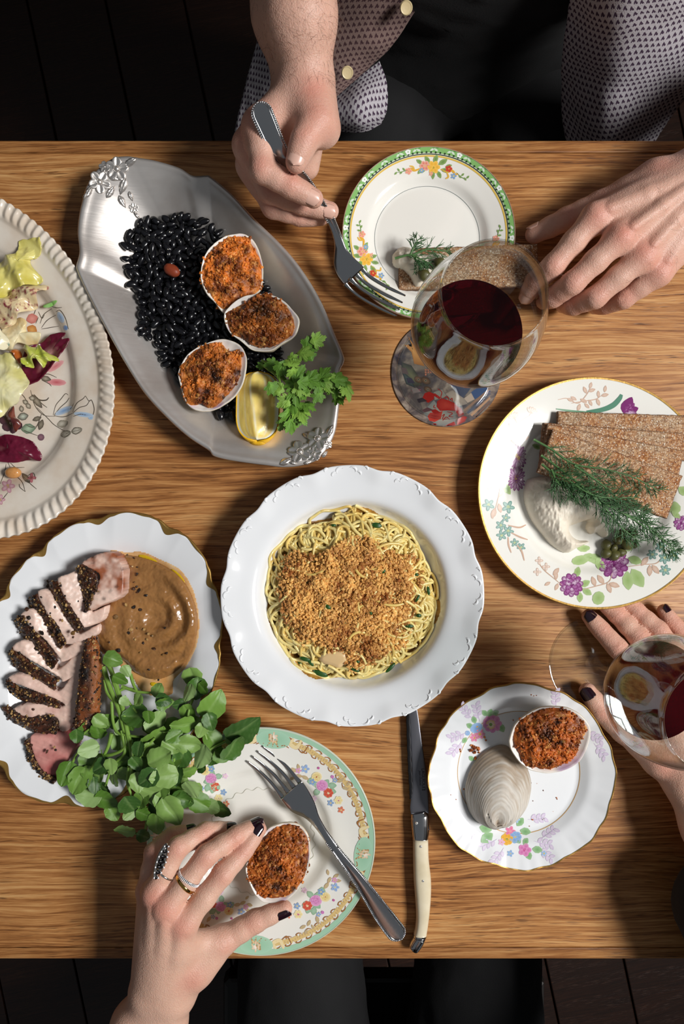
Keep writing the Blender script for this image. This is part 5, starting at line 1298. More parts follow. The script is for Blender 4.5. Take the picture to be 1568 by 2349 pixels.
def crispbread(label, tl, ang, lpx, wpx, z0, z1, seed, tk=.0042):
    """tl: px of the corner at height z0; z0/z1 heights of the left and right ends"""
    a = math.radians(ang); nu, nv = 120, 44; u = np.linspace(0, 1, nu); v = np.linspace(0, 1, nv); U, Vv = np.meshgrid(u, v, indexing='ij')
    c0 = P(tl[0], tl[1], z0); k = (H - z0) / H / S; d = np.array([math.cos(a), -math.sin(a)]); e = np.array([-math.sin(a), -math.cos(a)])
    X = c0[0] + (U * lpx * d[0] + Vv * wpx * e[0]) * k; Y = c0[1] + (U * lpx * d[1] + Vv * wpx * e[1]) * k
    q = np.c_[X.ravel(), Y.ravel(), np.full(X.size, seed * .1)]
    jit = fbm(q, 260, 2, seed); edge = np.minimum(np.minimum(U, 1 - U) * lpx, np.minimum(Vv, 1 - Vv) * wpx).ravel()
    z = z0 + (z1 - z0) * U.ravel() + .0005 * fbm(q, 320, 3, seed + 1) - .0008 * np.exp(-edge / 2.0)
    on = edge < 1e-6; q[on, 0] += .0005 * jit[on]; q[on, 1] += .0005 * fbm(q, 300, 2, seed + 4)[on]
    T_ = np.c_[q[:, :2], z]; Bm = T_.copy(); Bm[:, 2] = z0 + (z1 - z0) * U.ravel() - tk
    F = [tuple(f) for f in grid_faces(nu, nv)[:, ::-1]]; n = nu * nv; F += [tuple(n + i for i in f) for f in grid_faces(nu, nv)]
    idx = np.arange(n).reshape(nu, nv); bd = list(idx[:, 0]) + list(idx[-1, 1:]) + list(idx[-2::-1, -1]) + list(idx[0, -2:0:-1])
    F += [(bd[i], bd[(i + 1) % len(bd)], bd[(i + 1) % len(bd)] + n, bd[i] + n) for i in range(len(bd))]
    toast_shade = np.array([.42, .33, .26]); ke = np.exp(-edge / 1.3)[:, None]; ce = (1 - ke) + toast_shade * ke  # browned edges, darkened in the colour for the shadow lines between slabs
    o = obj('crispbread', np.vstack([T_, Bm]), F, m_crisp, col=np.vstack([ce, np.tile(toast_shade, (n, 1))])); tag(o, label, 'crispbread', 'rye crispbreads'); return o
def c5(x, y): return (1080 + x / 3.213, 850 + y / 3.213)
crispbread('rye crispbread at the back of the fan, against the tulip', c5(640, 300), 2, 316, 104, .0235, .0250, 1)
crispbread('rye crispbread in the fan, second from the back', c5(530, 382), 4.5, 318, 104, .0272, .0290, 2)
crispbread('rye crispbread in the fan, second from the front', c5(564, 390), 11.5, 318, 104, .0310, .0325, 3)
crispbread('rye crispbread at the front of the fan, under the dill', c5(602, 432), 19.8, 316, 105, .0350, .0355, 4)
crispbread('topped rye crispbread lying on the green-bordered plate behind the glass', (914, 570), 0.4, 310, 95, .0112, .0236, 5)

# ---- white spread with its torn side, and the dollop on the small crispbread
m_spread = MAT('creamy_fish_spread', (232, 222, 204), .5, sss=.15, sssr=(.003, .002, .0015), bump=(420, .35, .0008, 5))
qo = [c5(*p) for p in ((450, 790), (600, 780), (760, 840), (900, 950), (970, 1060), (1030, 1190), (1005, 1232), (950, 1195), (905, 1205), (872, 1160), (880, 1105), (800, 1125), (738, 1155), (755, 1210), (810, 1250), (895, 1262), (800, 1310), (720, 1345), (620, 1290), (540, 1200), (460, 1090), (410, 950), (415, 850))]
def qh(x, y, d):
    p = np.c_[x, y, 0 * x]; return .021 * np.sqrt(np.clip(1 - (1 - np.minimum(d / .020, 1)) ** 2, 0, 1)) + (.0018 * fbm(p, 120, 3, 3) + .0010 * fbm(p * np.array([1, .5, 1]), 620, 3, 4)) * np.minimum(1, d / .003)
o = gridmound('fish_spread', qo, .018, rp.top, qh, .0006, m_spread); tag(o, 'large quenelle of pale fish spread with one torn end beside the dill', 'spread')
so = [(760 + x / 3.015, 320 + y / 3.015) for x, y in ((425, 790), (450, 750), (490, 728), (545, 738), (590, 770), (650, 790), (720, 785), (790, 800), (815, 835), (780, 880), (730, 920), (690, 960), (640, 990), (600, 1005), (575, 985), (550, 935), (500, 880), (440, 850))]
def sbase(x, y):
    cb = .0112 + (x - P(914, 600, .0112)[0]) / .1175 * .0124; on = (x > P(912, 600, .011)[0]); return np.where(on, cb, cb - .001)
o = gridmound('fish_spread', so, .018, sbase, lambda x, y, d: .0115 * np.sqrt(np.clip(1 - (1 - np.minimum(d / .011, 1)) ** 2, 0, 1)) + (.0012 * fbm(np.c_[x, y, 0 * x], 200, 3, 8) + .0005 * fbm(np.c_[x, y, 0 * x], 800, 2, 9)) * np.minimum(1, d / .002), .0006, m_spread)
tag(o, 'dollop of pale fish spread on the crispbread behind the glass', 'spread')

# ---- capers
m_caper = MAT('caper', (94, 92, 46), .38, var=(300, (62, 60, 30), .4, .65), coat=.25, bump=(500, .25, .0006))
iV, iF = ico(3); W = iV.copy(); W[:, 0] = W[:, 0] * (1.12 + .22 * (W[:, 0] > .6) * (W[:, 0] - .6)); rad_ = np.hypot(W[:, 1], W[:, 2]); W[:, 1:] *= (1 - .25 * np.clip(W[:, 0], 0, 1) ** 2)[:, None]; W *= (1 + .04 * np.sin(np.arctan2(W[:, 2], W[:, 1]) * 4) * (1 - W[:, 0] ** 2))[:, None]
caper_me = mesh('caper', W, iF, m_caper)
rc_ = random.Random(8)
for i, (x, y, r, lift, where) in enumerate([(995, 1285, 36, 0, 'leftmost of the cluster by the spread'), (996, 1345, 36, 0, 'at the lower left of the cluster by the spread'), (1055, 1362, 38, 0, 'lowest of the cluster by the spread'), (1105, 1340, 32, 0, 'at the lower right of the cluster by the spread'), (1050, 1308, 26, .003, 'small, in the middle of the cluster by the spread'), (1148, 1275, 44, .002, 'largest of the cluster by the spread'), (1200, 1278, 30, 0, 'rightmost of the cluster by the spread'), (1118, 1196, 32, .004, 'half under the dill, nearest the spread'), (1082, 1250, 32, .004, 'long one high in the cluster under the dill'), (1192, 1198, 32, .003, 'half under the dill, uppermost of the cluster')]):
    px_ = c5(x, y); c = rp.px(*px_); rr = r / 3.213 / S * 1.05; c = P(*px_, float(c[2]) + rr * .85 + lift)
    b = place('caper', caper_me, Matrix.Translation(c) @ Matrix.Rotation(rc_.uniform(0, 6.3), 4, 'Z') @ Matrix.Rotation(rc_.uniform(-.4, .4), 4, 'Y') @ Matrix.Scale(rr, 4)); tag(b, 'olive-green caper, ' + where, 'caper', 'capers on the purple-flowered plate')
for x, y, z, r, w in ((640, 940, .0275, .0052, 'at the front of the dollop'), (750, 855, .0290, .0050, 'under the dill at the back of the dollop')):
    c = P(760 + x / 3.015, 320 + y / 3.015, z); b = place('caper', caper_me, Matrix.Translation(c) @ Matrix.Rotation(2.6, 4, 'Z') @ Matrix.Scale(r, 4)); tag(b, 'olive-green caper ' + w + ' behind the glass', 'caper', 'capers on the small crispbread')

# ---- dill
m_dill = MAT('dill_frond', attr=True, rough=.5); 
def tubes(paths, radii, ns=3):
    "many thin tubes of equal point count: paths (n, m, 3)"
    Pn = np.asarray(paths); n, m, _ = Pn.shape; T = unit(np.gradient(Pn, axis=1)); A = unit(np.cross(T, np.array([.13, .07, 1.0]))); B = np.cross(A, T)
    th = np.linspace(0, 2 * np.pi, ns, endpoint=False); R = np.asarray(radii).reshape(n, -1, 1, 1)
    V = Pn[:, :, None] + (np.cos(th)[None, None, :, None] * A[:, :, None] + np.sin(th)[None, None, :, None] * B[:, :, None]) * R
    f = grid_faces(m, ns, wrap_v=True); F = (f[None] + (np.arange(n) * m * ns)[:, None, None]).reshape(-1, 4)
    return V.reshape(-1, 3), F
def dill(label, fronds, seed, nb=26, hl=.010):
    rng = np.random.default_rng(seed); allp = PL([p for f in fronds for p in f])
    t = thing('dill_sprig', label, 'dill', (allp[:, 0].mean(), allp[:, 1].mean(), allp[:, 2].min()))
    hairs, rad = [], []
    for f in fronds:
        C = spline(PL(f), 60); V, F = tube(C, np.linspace(.0011, .0004, 60), 7); o = obj('stem', V, F, m_dill, t, col=np.tile(lin((74, 110, 60)), (len(V), 1)) * (1 + .2 * rng.uniform(-1, 1, (len(V), 1))))
        T = unit(np.gradient(C, axis=0))
        for k in range(nb):
            s_ = (k + rng.uniform(0, 1)) / nb; i = int((.16 + .84 * s_) * 59); sg = 1 if k % 2 else -1
            d = T[i]; nrm = np.array([-d[1], d[0], 0]) * sg; bl = hl * (1.35 - .75 * s_) * rng.uniform(.8, 1.3)
            bd = unit(d * .8 + nrm * .65 + np.array([0, 0, rng.uniform(-.15, .35)]))
            B0 = C[i]; b_ = B0 + bd * bl * np.linspace(0, 1, 6)[:, None] + np.array([0, 0, -.25]) * (bl * np.linspace(0, 1, 6) ** 2)[:, None]
            hairs.append(b_); rad.append(np.linspace(.00042, .0002, 6))
            for j in range(9):
                u_ = rng.uniform(.12, 1); q0 = b_[int(u_ * 5)]; hd = unit(bd + rng.normal(0, .55, 3) * np.array([1, 1, .5])); ll = hl * .62 * rng.uniform(.5, 1.2)
                w_ = np.linspace(0, 1, 6)[:, None]; hairs.append(q0 + hd * ll * w_ + unit(rng.normal(0, 1, 3)) * ll * .18 * w_ ** 2); rad.append(np.linspace(.00034, .00016, 6))
    V, F = tubes(hairs, rad); c = lin((62, 98, 58)) * rng.uniform(.7, 1.4, (len(hairs), 1)); C_ = np.repeat(c, 18, axis=0)
    obj('feathery_leaves', V, F, m_dill, t, col=C_, kind='stuff'); return t
def c5z(x, y, z): return (*c5(x, y), z + .0055)
dill('large feathery dill sprig lying over the crispbreads and the spread', [[c5z(460, 508, .034), c5z(590, 580, .035), c5z(760, 690, .036), c5z(1000, 730, .037), c5z(1200, 790, .036), c5z(1390, 890, .034)],
     [c5z(515, 625, .034), c5z(620, 700, .036), c5z(800, 840, .042), c5z(950, 960, .042), c5z(1130, 1060, .038), c5z(1330, 1190, .032), c5z(1545, 1360, .028)], [c5z(520, 690, .034), c5z(590, 745, .036), c5z(700, 800, .041), c5z(880, 910, .044), c5z(1050, 940, .041), c5z(1230, 930, .036)],
     [c5z(880, 910, .043), c5z(1000, 1030, .040), c5z(1100, 1150, .034), c5z(1240, 1260, .030)], [c5z(590, 730, .036), c5z(640, 830, .040), c5z(740, 880, .042), c5z(850, 950, .042)], [c5z(760, 700, .037), c5z(950, 830, .038), c5z(1150, 1000, .036), c5z(1280, 1060, .033)], [c5z(1130, 1060, .037), c5z(1260, 1110, .033), c5z(1400, 1230, .030), c5z(1500, 1330, .029)]], 2, nb=30, hl=.0115)
def c4z(x, y, z): return (760 + x / 3.015, 320 + y / 3.015, z)
dill('small dill sprig on the spread behind the wine glass', [[c4z(438, 822, .026), c4z(545, 798, .028), c4z(620, 830, .029), c4z(700, 870, .028)], [c4z(545, 798, .028), c4z(570, 740, .029), c4z(600, 690, .028)], [c4z(560, 800, .028), c4z(660, 760, .029), c4z(760, 770, .028), c4z(820, 770, .027)], [c4z(560, 800, .028), c4z(600, 850, .029), c4z(640, 890, .028)]], 5, nb=9, hl=.0085)

# ---------------------------------------------------------------- pasta with crumbs
pc = P(803, 1366, .02); PR = 196 / S * (H - .02) / H
m_noodle = MAT('cooked_noodle', attr=True, rough=.3, sss=.2, sssr=(.003, .002, .001), coat=.25); m_toast = MAT('toasted_breadcrumb', attr=True, rough=.6, sss=.05)
m_sauce = MAT('buttery_sauce', (186, 140, 62), .3, var=(160, (130, 84, 32), .4, .65), bump=(500, .5, .001)); m_herb = MAT('chopped_parsley', (38, 78, 26), .4); m_garlic = MAT('cooked_garlic', (222, 190, 140), .35, sss=.3, bump=(200, .1, .0006))
pt = thing('pasta_serving', 'thin noodles under golden breadcrumbs in the white pasta bowl', 'pasta', (pc[0], pc[1], .010))
def dome(x, y):
    r = np.hypot(x - pc[0], y - pc[1]) / PR; return .0125 + .0205 * np.sqrt(np.clip(1 - np.minimum(r, 1) ** 2.2, 0, 1))
rng = np.random.default_rng(21)
n1 = 64; pol_ = [(803 + 193 * (1 + .05 * math.sin(3 * a + 1) + .03 * math.sin(7 * a)) * math.cos(a), 1364 + 193 * (1 + .04 * math.sin(4 * a) + .03 * math.sin(9 * a + 2)) * math.sin(a)) for a in np.linspace(0, 2 * math.pi, n1, endpoint=False)]
gridmound('sauce', pol_, .014, pasta_bowl.top, lambda x, y, d: np.minimum(d * .5, .002) + np.maximum(dome(x, y) - .0165 - pasta_bowl.top(x, y), 0) * sstep(0, .02, d), .0011, m_sauce, parent=pt)
paths, rads, cols = [], [], []
def brd(q):
    a = np.arctan2(q[:, 1], q[:, 0]); return .93 + .11 * fbm(np.c_[np.cos(a), np.sin(a), 0 * a], 2.6, 3, 71)
for k in range(250):
    m = 64; step = rng.uniform(.0016, .0024)
    r0 = PR * math.sqrt(rng.uniform(.05, .95)); a = rng.uniform(0, 6.283); p = np.array([r0 * math.cos(a), r0 * math.sin(a)]); hd = rng.uniform(0, 6.283); q = []
    kt = rng.choice([-1, 1]) / rng.uniform(.008, .040); kv = kt
    lay = rng.uniform(0, 1) ** .6; lim = .74 + .16 * rng.random(); turn = rng.uniform(.16, .42)
    for i in range(m):
        q.append(p.copy())
        if rng.random() < .05: kt = rng.choice([-1, 1]) / rng.uniform(.006, .040)
        kv = .85 * kv + .15 * kt; hd += kv * step
        rr = np.hypot(*p) / PR
        if rr > lim:
            ta = math.atan2(p[1], p[0]) + math.pi; dd = (ta - hd + math.pi) % (2 * math.pi) - math.pi; hd += np.clip(dd, -turn, turn) * min(1, (rr - lim) * 9 + .25)
        p = p + step * np.array([math.cos(hd), math.sin(hd)])
    q = np.array(q); rr = np.hypot(q[:, 0], q[:, 1]) / PR; q = q * (np.minimum(rr, brd(q) + .07 * np.tanh((rr - brd(q)) / .07)) / np.maximum(rr, 1e-6))[:, None] + pc[:2]
    z = dome(q[:, 0], q[:, 1]); fl0 = pasta_bowl.top(q[:, 0], q[:, 1]) + .0016
    z = fl0 + (z - fl0) * (.45 + .55 * lay) + .0022 * np.sin(np.arange(m) * rng.uniform(.15, .4) + rng.uniform(0, 6)) * lay
    paths.append(np.c_[q, np.maximum(z, fl0)]); rads.append(np.full(m, rng.uniform(.00120, .00145)))
    c = lin((242, 220, 146)) if rng.random() < .75 else lin((230, 198, 114)); cols.append(c * rng.uniform(.85, 1.08))
V, F = tubes(paths, rads, 6); obj('noodles', V, F, m_noodle, pt, col=np.repeat(np.array(cols), 384, axis=0), kind='stuff')
# crumbs, thick in the middle
q = rng.uniform(-1, 1, (46000, 2)); r = np.hypot(q[:, 0], q[:, 1]); w = pc[:2] + q * PR
dens = np.clip(1.10 - (r / .82) ** 4 + .95 * fbm(np.c_[w, np.zeros(len(w))], 55, 3, 6), 0, 1); dens *= (q[:, 1] < .60 + .12 * np.sin(q[:, 0] * 6 + 1))
keep = (r < .99) & (rng.random(len(q)) < dens * .50); w = w[keep]
lump_ = .0038 * fbm(np.c_[w, np.zeros(len(w))], 110, 3, 12)
pos = np.c_[w, dome(w[:, 0], w[:, 1]) + .0016 + lump_ + rng.uniform(-.0012, .0014, len(w))]
tone = np.clip(.58 + .9 * fbm(np.c_[w, np.zeros(len(w))], 80, 3, 15) + rng.normal(0, .22, len(w)), 0, 1)[:, None]
cc = lin((150, 86, 34)) * (1 - tone) + lin((240, 186, 106)) * tone
V, F, C = scatter(ICO0, pos, rng.uniform(.0006, .0017, len(w)), rng, cc, jitter=.4)
obj('breadcrumbs', V, F, m_toast, pt, col=C, smooth=False, kind='stuff')
def chip(px, py, l, wd, ang, z): 
    c = P(px, py, z); u = np.linspace(-1, 1, 9); a = math.radians(-ang); d = np.array([math.cos(a), math.sin(a), 0]); e = np.array([-math.sin(a), math.cos(a), 0]); 
    C = c + d * (u * l / 2 / S)[:, None] + np.array([0, 0, 1]) * (.0006 * np.cos(u * 2))[:, None]; V, F = loft(C, e, (0, 0, 1), wd / 2 / S * np.sqrt(np.clip(1.05 - u ** 2, 0.02, 1)), .00035, 8); return V, F
for x, y, l, wd, a in ((735, 1545, 34, 12, 20), (748, 1554, 26, 9, 40), (700, 1512, 26, 9, 15), (712, 1520, 20, 8, 50), (812, 1534, 26, 9, 30), (895, 1532, 30, 8, -45), (864, 1205, 22, 12, 10), (957, 1373, 18, 6, -60), (982, 1355, 20, 7, 80), (960, 1412, 12, 8, 0), (938, 1436, 20, 8, 5), (955, 1318, 10, 6, 20), (880, 1310, 12, 7, -60), (765, 1205, 12, 6, 0), (752, 1392, 14, 8, 40), (850, 1406, 10, 6, 60), (688, 1522, 12, 6, 40), (820, 1518, 12, 6, 0)):
    rr = math.hypot(x - 803, y - 1366) / 196; z = .0145 + .0205 * math.sqrt(max(0, 1 - min(rr, 1) ** 2.2)) + .001
    V, F = chip(x, y, l, wd, a, z); obj('parsley_flake', V, F, m_herb, pt)
gl_ = [(600 + x / 5.227, 1340 + y / 5.227) for x, y in ((690, 880), (720, 830), (800, 800), (900, 795), (980, 810), (1022, 850), (1020, 920), (980, 960), (920, 1005), (830, 975), (740, 950), (700, 920))]
gridmound('garlic_slice', gl_, .025, lambda x, y: dome(x, y) + .0012, lambda x, y, d: .0024 * np.sqrt(np.minimum(d / .003, 1)), .0006, m_garlic, parent=pt)
# ---------------------------------------------------------------- pork, puree, watercress on the oval platter
def c2(x, y): return (x / 3.015, 1160 + y / 3.015)
m_pork = MAT('roast_pork', attr=True, rough=.38, coat=.2, coat_rough=.25, sss=.25, sssr=(.004, .002, .0015), bump=(500, .25, .0006))
m_crust = MAT('peppered_crust', attr=True, rough=.5, coat=.15, bump=(700, .6, .001, 6))
PEP = [(30, 22, 18), (48, 30, 20), (120, 88, 48), (176, 140, 86), (70, 40, 22)]
def pork(label, face, top_edge, low_edge, zf, zc, seed, tint=(226, 196, 180), pink=0.0, zlow=.012, brown=0.0):
    """face: px polygon of the cut face; crust band between top_edge and low_edge (px polylines, same direction)"""
    rng = np.random.default_rng(seed); fpx = [c2(*p) for p in face]; ctr = np.mean(fpx, 0)
    t = thing('pork_slice', label, 'pork', P(ctr[0], ctr[1], .009), 'slices of roast pork')
    te = np.array([c2(*p) for p in top_edge])
    def zplane(x, y):
        c0 = P(*te.mean(0), zc)[:2]; c1 = P(*ctr, zf)[:2]; d = c1 - c0; L2 = d @ d
        s_ = ((x - c0[0]) * d[0] + (y - c0[1]) * d[1]) / L2; return zc + (zf - zc) * np.clip(s_, -.3, 1.6)
    def colf(V):
        n1 = fbm(V * np.array([1, 1, .2]), 90, 3, seed); n2 = fbm(np.c_[V[:, 0] * .5 + V[:, 1], V[:, 1] * .2, V[:, 2]], 700, 2, seed + 3)
        c = lin(tint) * (1 + .10 * n1 + .16 * n2)[:, None]
        if pink: 
            k = np.clip(.5 + 1.2 * fbm(V, 70, 2, seed + 1), 0, 1)[:, None] * pink; c = c * (1 - k) + lin((168, 76, 74)) * k
        if brown:
            k = np.clip(.45 + 1.7 * fbm(V, 110, 3, seed + 7), 0, 1)[:, None] * brown; c = c * (1 - k) + lin((150, 76, 34)) * k; k = np.clip(1.9 * fbm(V, 210, 3, seed + 17) - .25, 0, 1)[:, None] * brown; c = c * (1 - k) + lin((44, 24, 16)) * k
        return np.clip(c, 0, 1)
    gridmound('meat', fpx, (zf + zc) / 2, 0.0, lambda x, y, d: np.maximum(zplane(x, y) - .0012 * np.exp(-d / .0011) + .0004 * fbm(np.c_[x, y, 0 * x], 400, 3, seed), pp.top(x, y) + .0008), .00085, m_pork, colf, t, drop=-.0082)
    # crust
    a = spline([P(*c2(*p), zc + .0004) for p in top_edge], 70); b = spline([P(*c2(*p), zlow) for p in low_edge], 70); m = 18; w = np.linspace(0, 1, m)
    G = a[:, None] * (1 - w)[None, :, None] + b[:, None] * w[None, :, None]; G[..., 2] += (.0035 * np.sin(w * math.pi))[None]
    flat = G.reshape(-1, 3); nb_ = fbm(flat, 420, 3, seed + 2); flat[:, 2] += .0013 * nb_ + .0005 * fbm(flat, 1300, 2, seed + 8); flat[:, :2] += .0007 * np.c_[fbm(flat, 380, 2, seed + 4), fbm(flat, 380, 2, seed + 5)]
    k = np.clip(.45 + 1.1 * fbm(flat, 160, 3, seed + 6), 0, 1)[:, None]; C = lin((20, 13, 10)) * k + lin((92, 48, 24)) * (1 - k)
    o = cr_ = obj('crust', flat, grid_faces(70, m), m_crust, t, col=C); md = o.modifiers.new('t', 'SOLIDIFY'); md.thickness = .0022; md.offset = 0
    q = rng.integers(0, len(flat), 330); pos = flat[q] + rng.normal(0, .0006, (330, 3)) + np.array([0, 0, .0007]); pc_ = lin(np.array(PEP, float)[rng.integers(0, 5, 330)])
    V, F, C = scatter(ICO0, pos, rng.uniform(.0005, .0014, 330), rng, pc_, jitter=.35); obj('cracked_pepper', V, F, m_crust, cr_, col=C, smooth=False, kind='stuff')
    return t
pork('pink pork end piece, lowest in the fan on the oval platter', [(205, 1600), (300, 1585), (400, 1560), (470, 1580), (530, 1620), (500, 1710), (420, 1830), (392, 1888), (330, 1868), (250, 1760)], [(198, 1612), (232, 1740), (300, 1835), (392, 1888)], [(185, 1630), (222, 1760), (300, 1868), (385, 1905)], .018, .021, 37, pink=.85, tint=(206, 150, 140))
pork('pork slice with a curled crust, second from the bottom of the fan', [(80, 1425), (160, 1370), (300, 1370), (420, 1390), (540, 1260), (560, 1400), (460, 1560), (400, 1560), (370, 1470), (200, 1460)], [(55, 1390), (190, 1462), (368, 1455), (400, 1545)], [(8, 1385), (60, 1468), (200, 1545), (330, 1580), (395, 1572)], .019, .0225, 36, pink=.35)
pork('pork slice third from the bottom of the fan', [(60, 1205), (110, 1160), (200, 1170), (300, 1230), (400, 1280), (550, 1080), (570, 1240), (440, 1400), (410, 1375), (200, 1262)], [(58, 1205), (150, 1262), (270, 1300), (415, 1352)], [(62, 1240), (120, 1320), (250, 1375), (425, 1402)], .020, .0245, 35, pink=.15)
pork('pork slice in the middle of the fan on the oval platter', [(90, 985), (150, 930), (250, 950), (330, 1050), (380, 1140), (560, 990), (580, 1120), (420, 1230), (390, 1200), (250, 1090), (150, 1020)], [(88, 985), (180, 1060), (280, 1130), (405, 1200)], [(75, 1030), (110, 1110), (230, 1200), (385, 1280)], .021, .0265, 34)
pork('pork slice fourth from the top of the fan', [(150, 755), (225, 708), (300, 760), (380, 880), (425, 990), (600, 880), (610, 980), (420, 1090), (390, 1060), (300, 920), (200, 820)], [(150, 750), (220, 840), (310, 950), (402, 1078)], [(103, 800), (150, 880), (240, 1000), (362, 1145)], .023, .0285, 33)
pork('pork slice third from the top of the fan', [(265, 610), (325, 580), (400, 680), (480, 820), (530, 890), (660, 830), (650, 900), (455, 970), (430, 920), (350, 790)], [(262, 612), (320, 720), (390, 830), (455, 952)], [(192, 645), (240, 730), (320, 860), (420, 998)], .026, .0305, 32)
pork('pork slice second from the top of the fan', [(400, 520), (470, 470), (540, 460), (580, 620), (620, 730), (715, 700), (700, 790), (600, 840), (560, 835), (480, 690)], [(400, 520), (450, 630), (510, 740), (575, 842)], [(330, 530), (350, 620), (440, 770), (540, 885)], .030, .034, 31)
pork('browned pork end piece, topmost of the fan beside the puree', [(560, 410), (640, 345), (740, 318), (800, 345), (845, 420), (850, 540), (830, 630), (700, 690), (610, 728), (640, 600), (680, 480)], [(560, 405), (650, 455), (678, 540), (640, 640), (610, 725)], [(540, 430), (532, 560), (560, 660), (585, 720), (606, 735)], .034, .036, 30, brown=.95, zlow=.022)
# rib bone
m_bone = MAT('roasted_rib', attr=True, rough=.5, bump=(300, .7, .0016, 6))
bn = thing('rib_bone', 'charred rib bone lying between the pork slices and the watercress', 'bone', P(*c2(620, 1200), .01))
C = spline([P(*c2(*p), z) for p, z in (((632, 905), .020), ((632, 1000), .022), ((630, 1120), .023), ((620, 1250), .023), ((610, 1380), .022), ((600, 1480), .020), ((590, 1540), .018))], 70)
w = np.interp(np.linspace(0, 1, 70), [0, .12, .3, .6, .9, 1], [.0030, .0062, .0088, .0098, .0105, .007]); V, F = loft(C, (1, .05, 0), (0, 0, 1), w, w * .72, 40, 2.2)
V += (.0013 * fbm(V, 300, 3, 5) + .0006 * fbm(V, 1000, 2, 6))[:, None] * np.array([.6, .6, 1]); n1 = fbm(V, 120, 3, 9); k = np.clip(.55 + 1.3 * n1, 0, 1)[:, None]
side = sstep(.2, .8, (V[:, 0] - C[:, 0].mean()) / .008)[:, None]; cB = lin((26, 20, 18)) * k + lin((122, 66, 32)) * (1 - k); cB = cB * (1 - .6 * side) + lin((166, 96, 42)) * .6 * side; bb_ = obj('bone_body', V, F, m_bone, bn, col=cB)
rng = np.random.default_rng(77); q = rng.integers(0, len(V), 420); pos = V[q]; pos = pos[pos[:, 2] > .02]; V2, F2, C2 = scatter(ICO0, pos, rng.uniform(.0005, .0013, len(pos)), rng, lin(np.array(PEP, float)[rng.integers(0, 5, len(pos))])); obj('cracked_pepper', V2, F2, m_crust, bb_, col=C2, smooth=False, kind='stuff')

# puree with its spooned swirl, the juices round it, oil
m_puree = MAT('apple_puree', (158, 112, 62), .26, attr=True, coat=.35, coat_rough=.12, sss=.15, bump=(170, .35, .0016, 5)); m_juice = MAT('meat_juice', (206, 152, 92), .12, coat=.3, var=(60, (226, 190, 140), .4, .7)); m_oil = MAT('olive_oil', (206, 170, 20), .06, coat=.5)
pu = thing('puree', 'smooth brown puree spooned in a swirl on the oval platter', 'puree', P(*c2(1050, 800), .009))
juice = [c2(*p) for p in ((770, 310), (880, 320), (1000, 320), (1120, 370), (1260, 440), (1350, 580), (1390, 780), (1370, 960), (1290, 1110), (1200, 1210), (1190, 1300), (1090, 1320), (980, 1290), (900, 1180), (800, 1090), (700, 1020), (650, 900), (690, 760), (800, 560), (830, 420))]
gridmound('juices', juice, .0095, pp.top, lambda x, y, d: np.minimum(d * .25, .0007) + .0002, .0010, m_juice, parent=pu)
puo = [c2(*p) for p in ((840, 350), (960, 352), (1100, 395), (1240, 480), (1325, 600), (1375, 780), (1345, 960), (1280, 1080), (1170, 1180), (1050, 1210), (930, 1165), (850, 1080), (720, 1025), (655, 920), (670, 790), (750, 660), (830, 560), (860, 440))]
sc0 = P(*c2(1080, 770), .012)[:2]
def puh(x, y, d):
    dx, dy = x - sc0[0], y - sc0[1]; r = np.hypot(dx, dy); a = np.arctan2(dy, dx); p = np.c_[x, y, 0 * x]
    ph = r / .0165 - a / (2 * np.pi) + .12 * fbm(p, 60, 2, 4)
    sw = .5 + .5 * np.cos(2 * np.pi * ph); body = .0105 * np.sqrt(np.clip(1 - (1 - np.minimum(d / .014, 1)) ** 2, 0, 1))
    dip = -.0042 * np.exp(-(r / .011) ** 2); right = sstep(-.2, .9, np.cos(a + .2))
    return body + (dip + .0042 * (sw - .5) * (.35 + .65 * right) * np.minimum(r / .012, 1)) * np.minimum(1, d / .008) + (.0007 * fbm(p, 220, 3, 8) + .0004 * fbm(p, 700, 2, 9)) * np.minimum(1, d / .002)
def puc(V):
    n1 = fbm(V, 130, 3, 2); n2 = fbm(V, 600, 2, 5); return np.clip(lin((150, 106, 60)) * (1 + .22 * n1 + .16 * n2)[:, None], 0, 1)
gridmound('swirled_puree', puo, .014, pp.top, puh, .0008, m_puree, puc, pu)
for pts in ([(965, 338), (1010, 340), (1060, 360), (1098, 385), (1060, 392), (1000, 380), (965, 360)], [(1190, 435), (1225, 445), (1270, 485), (1295, 530), (1270, 525), (1225, 480)], [(1035, 1225), (1070, 1222), (1092, 1238), (1060, 1252), (1038, 1245)]):
    gridmound('oil_drop', [c2(*p) for p in pts], .010, lambda x, y: pp.top(x, y) + .0006, lambda x, y, d: .0012 * np.sqrt(np.minimum(d / .002, 1)), .0006, m_oil, parent=pu)
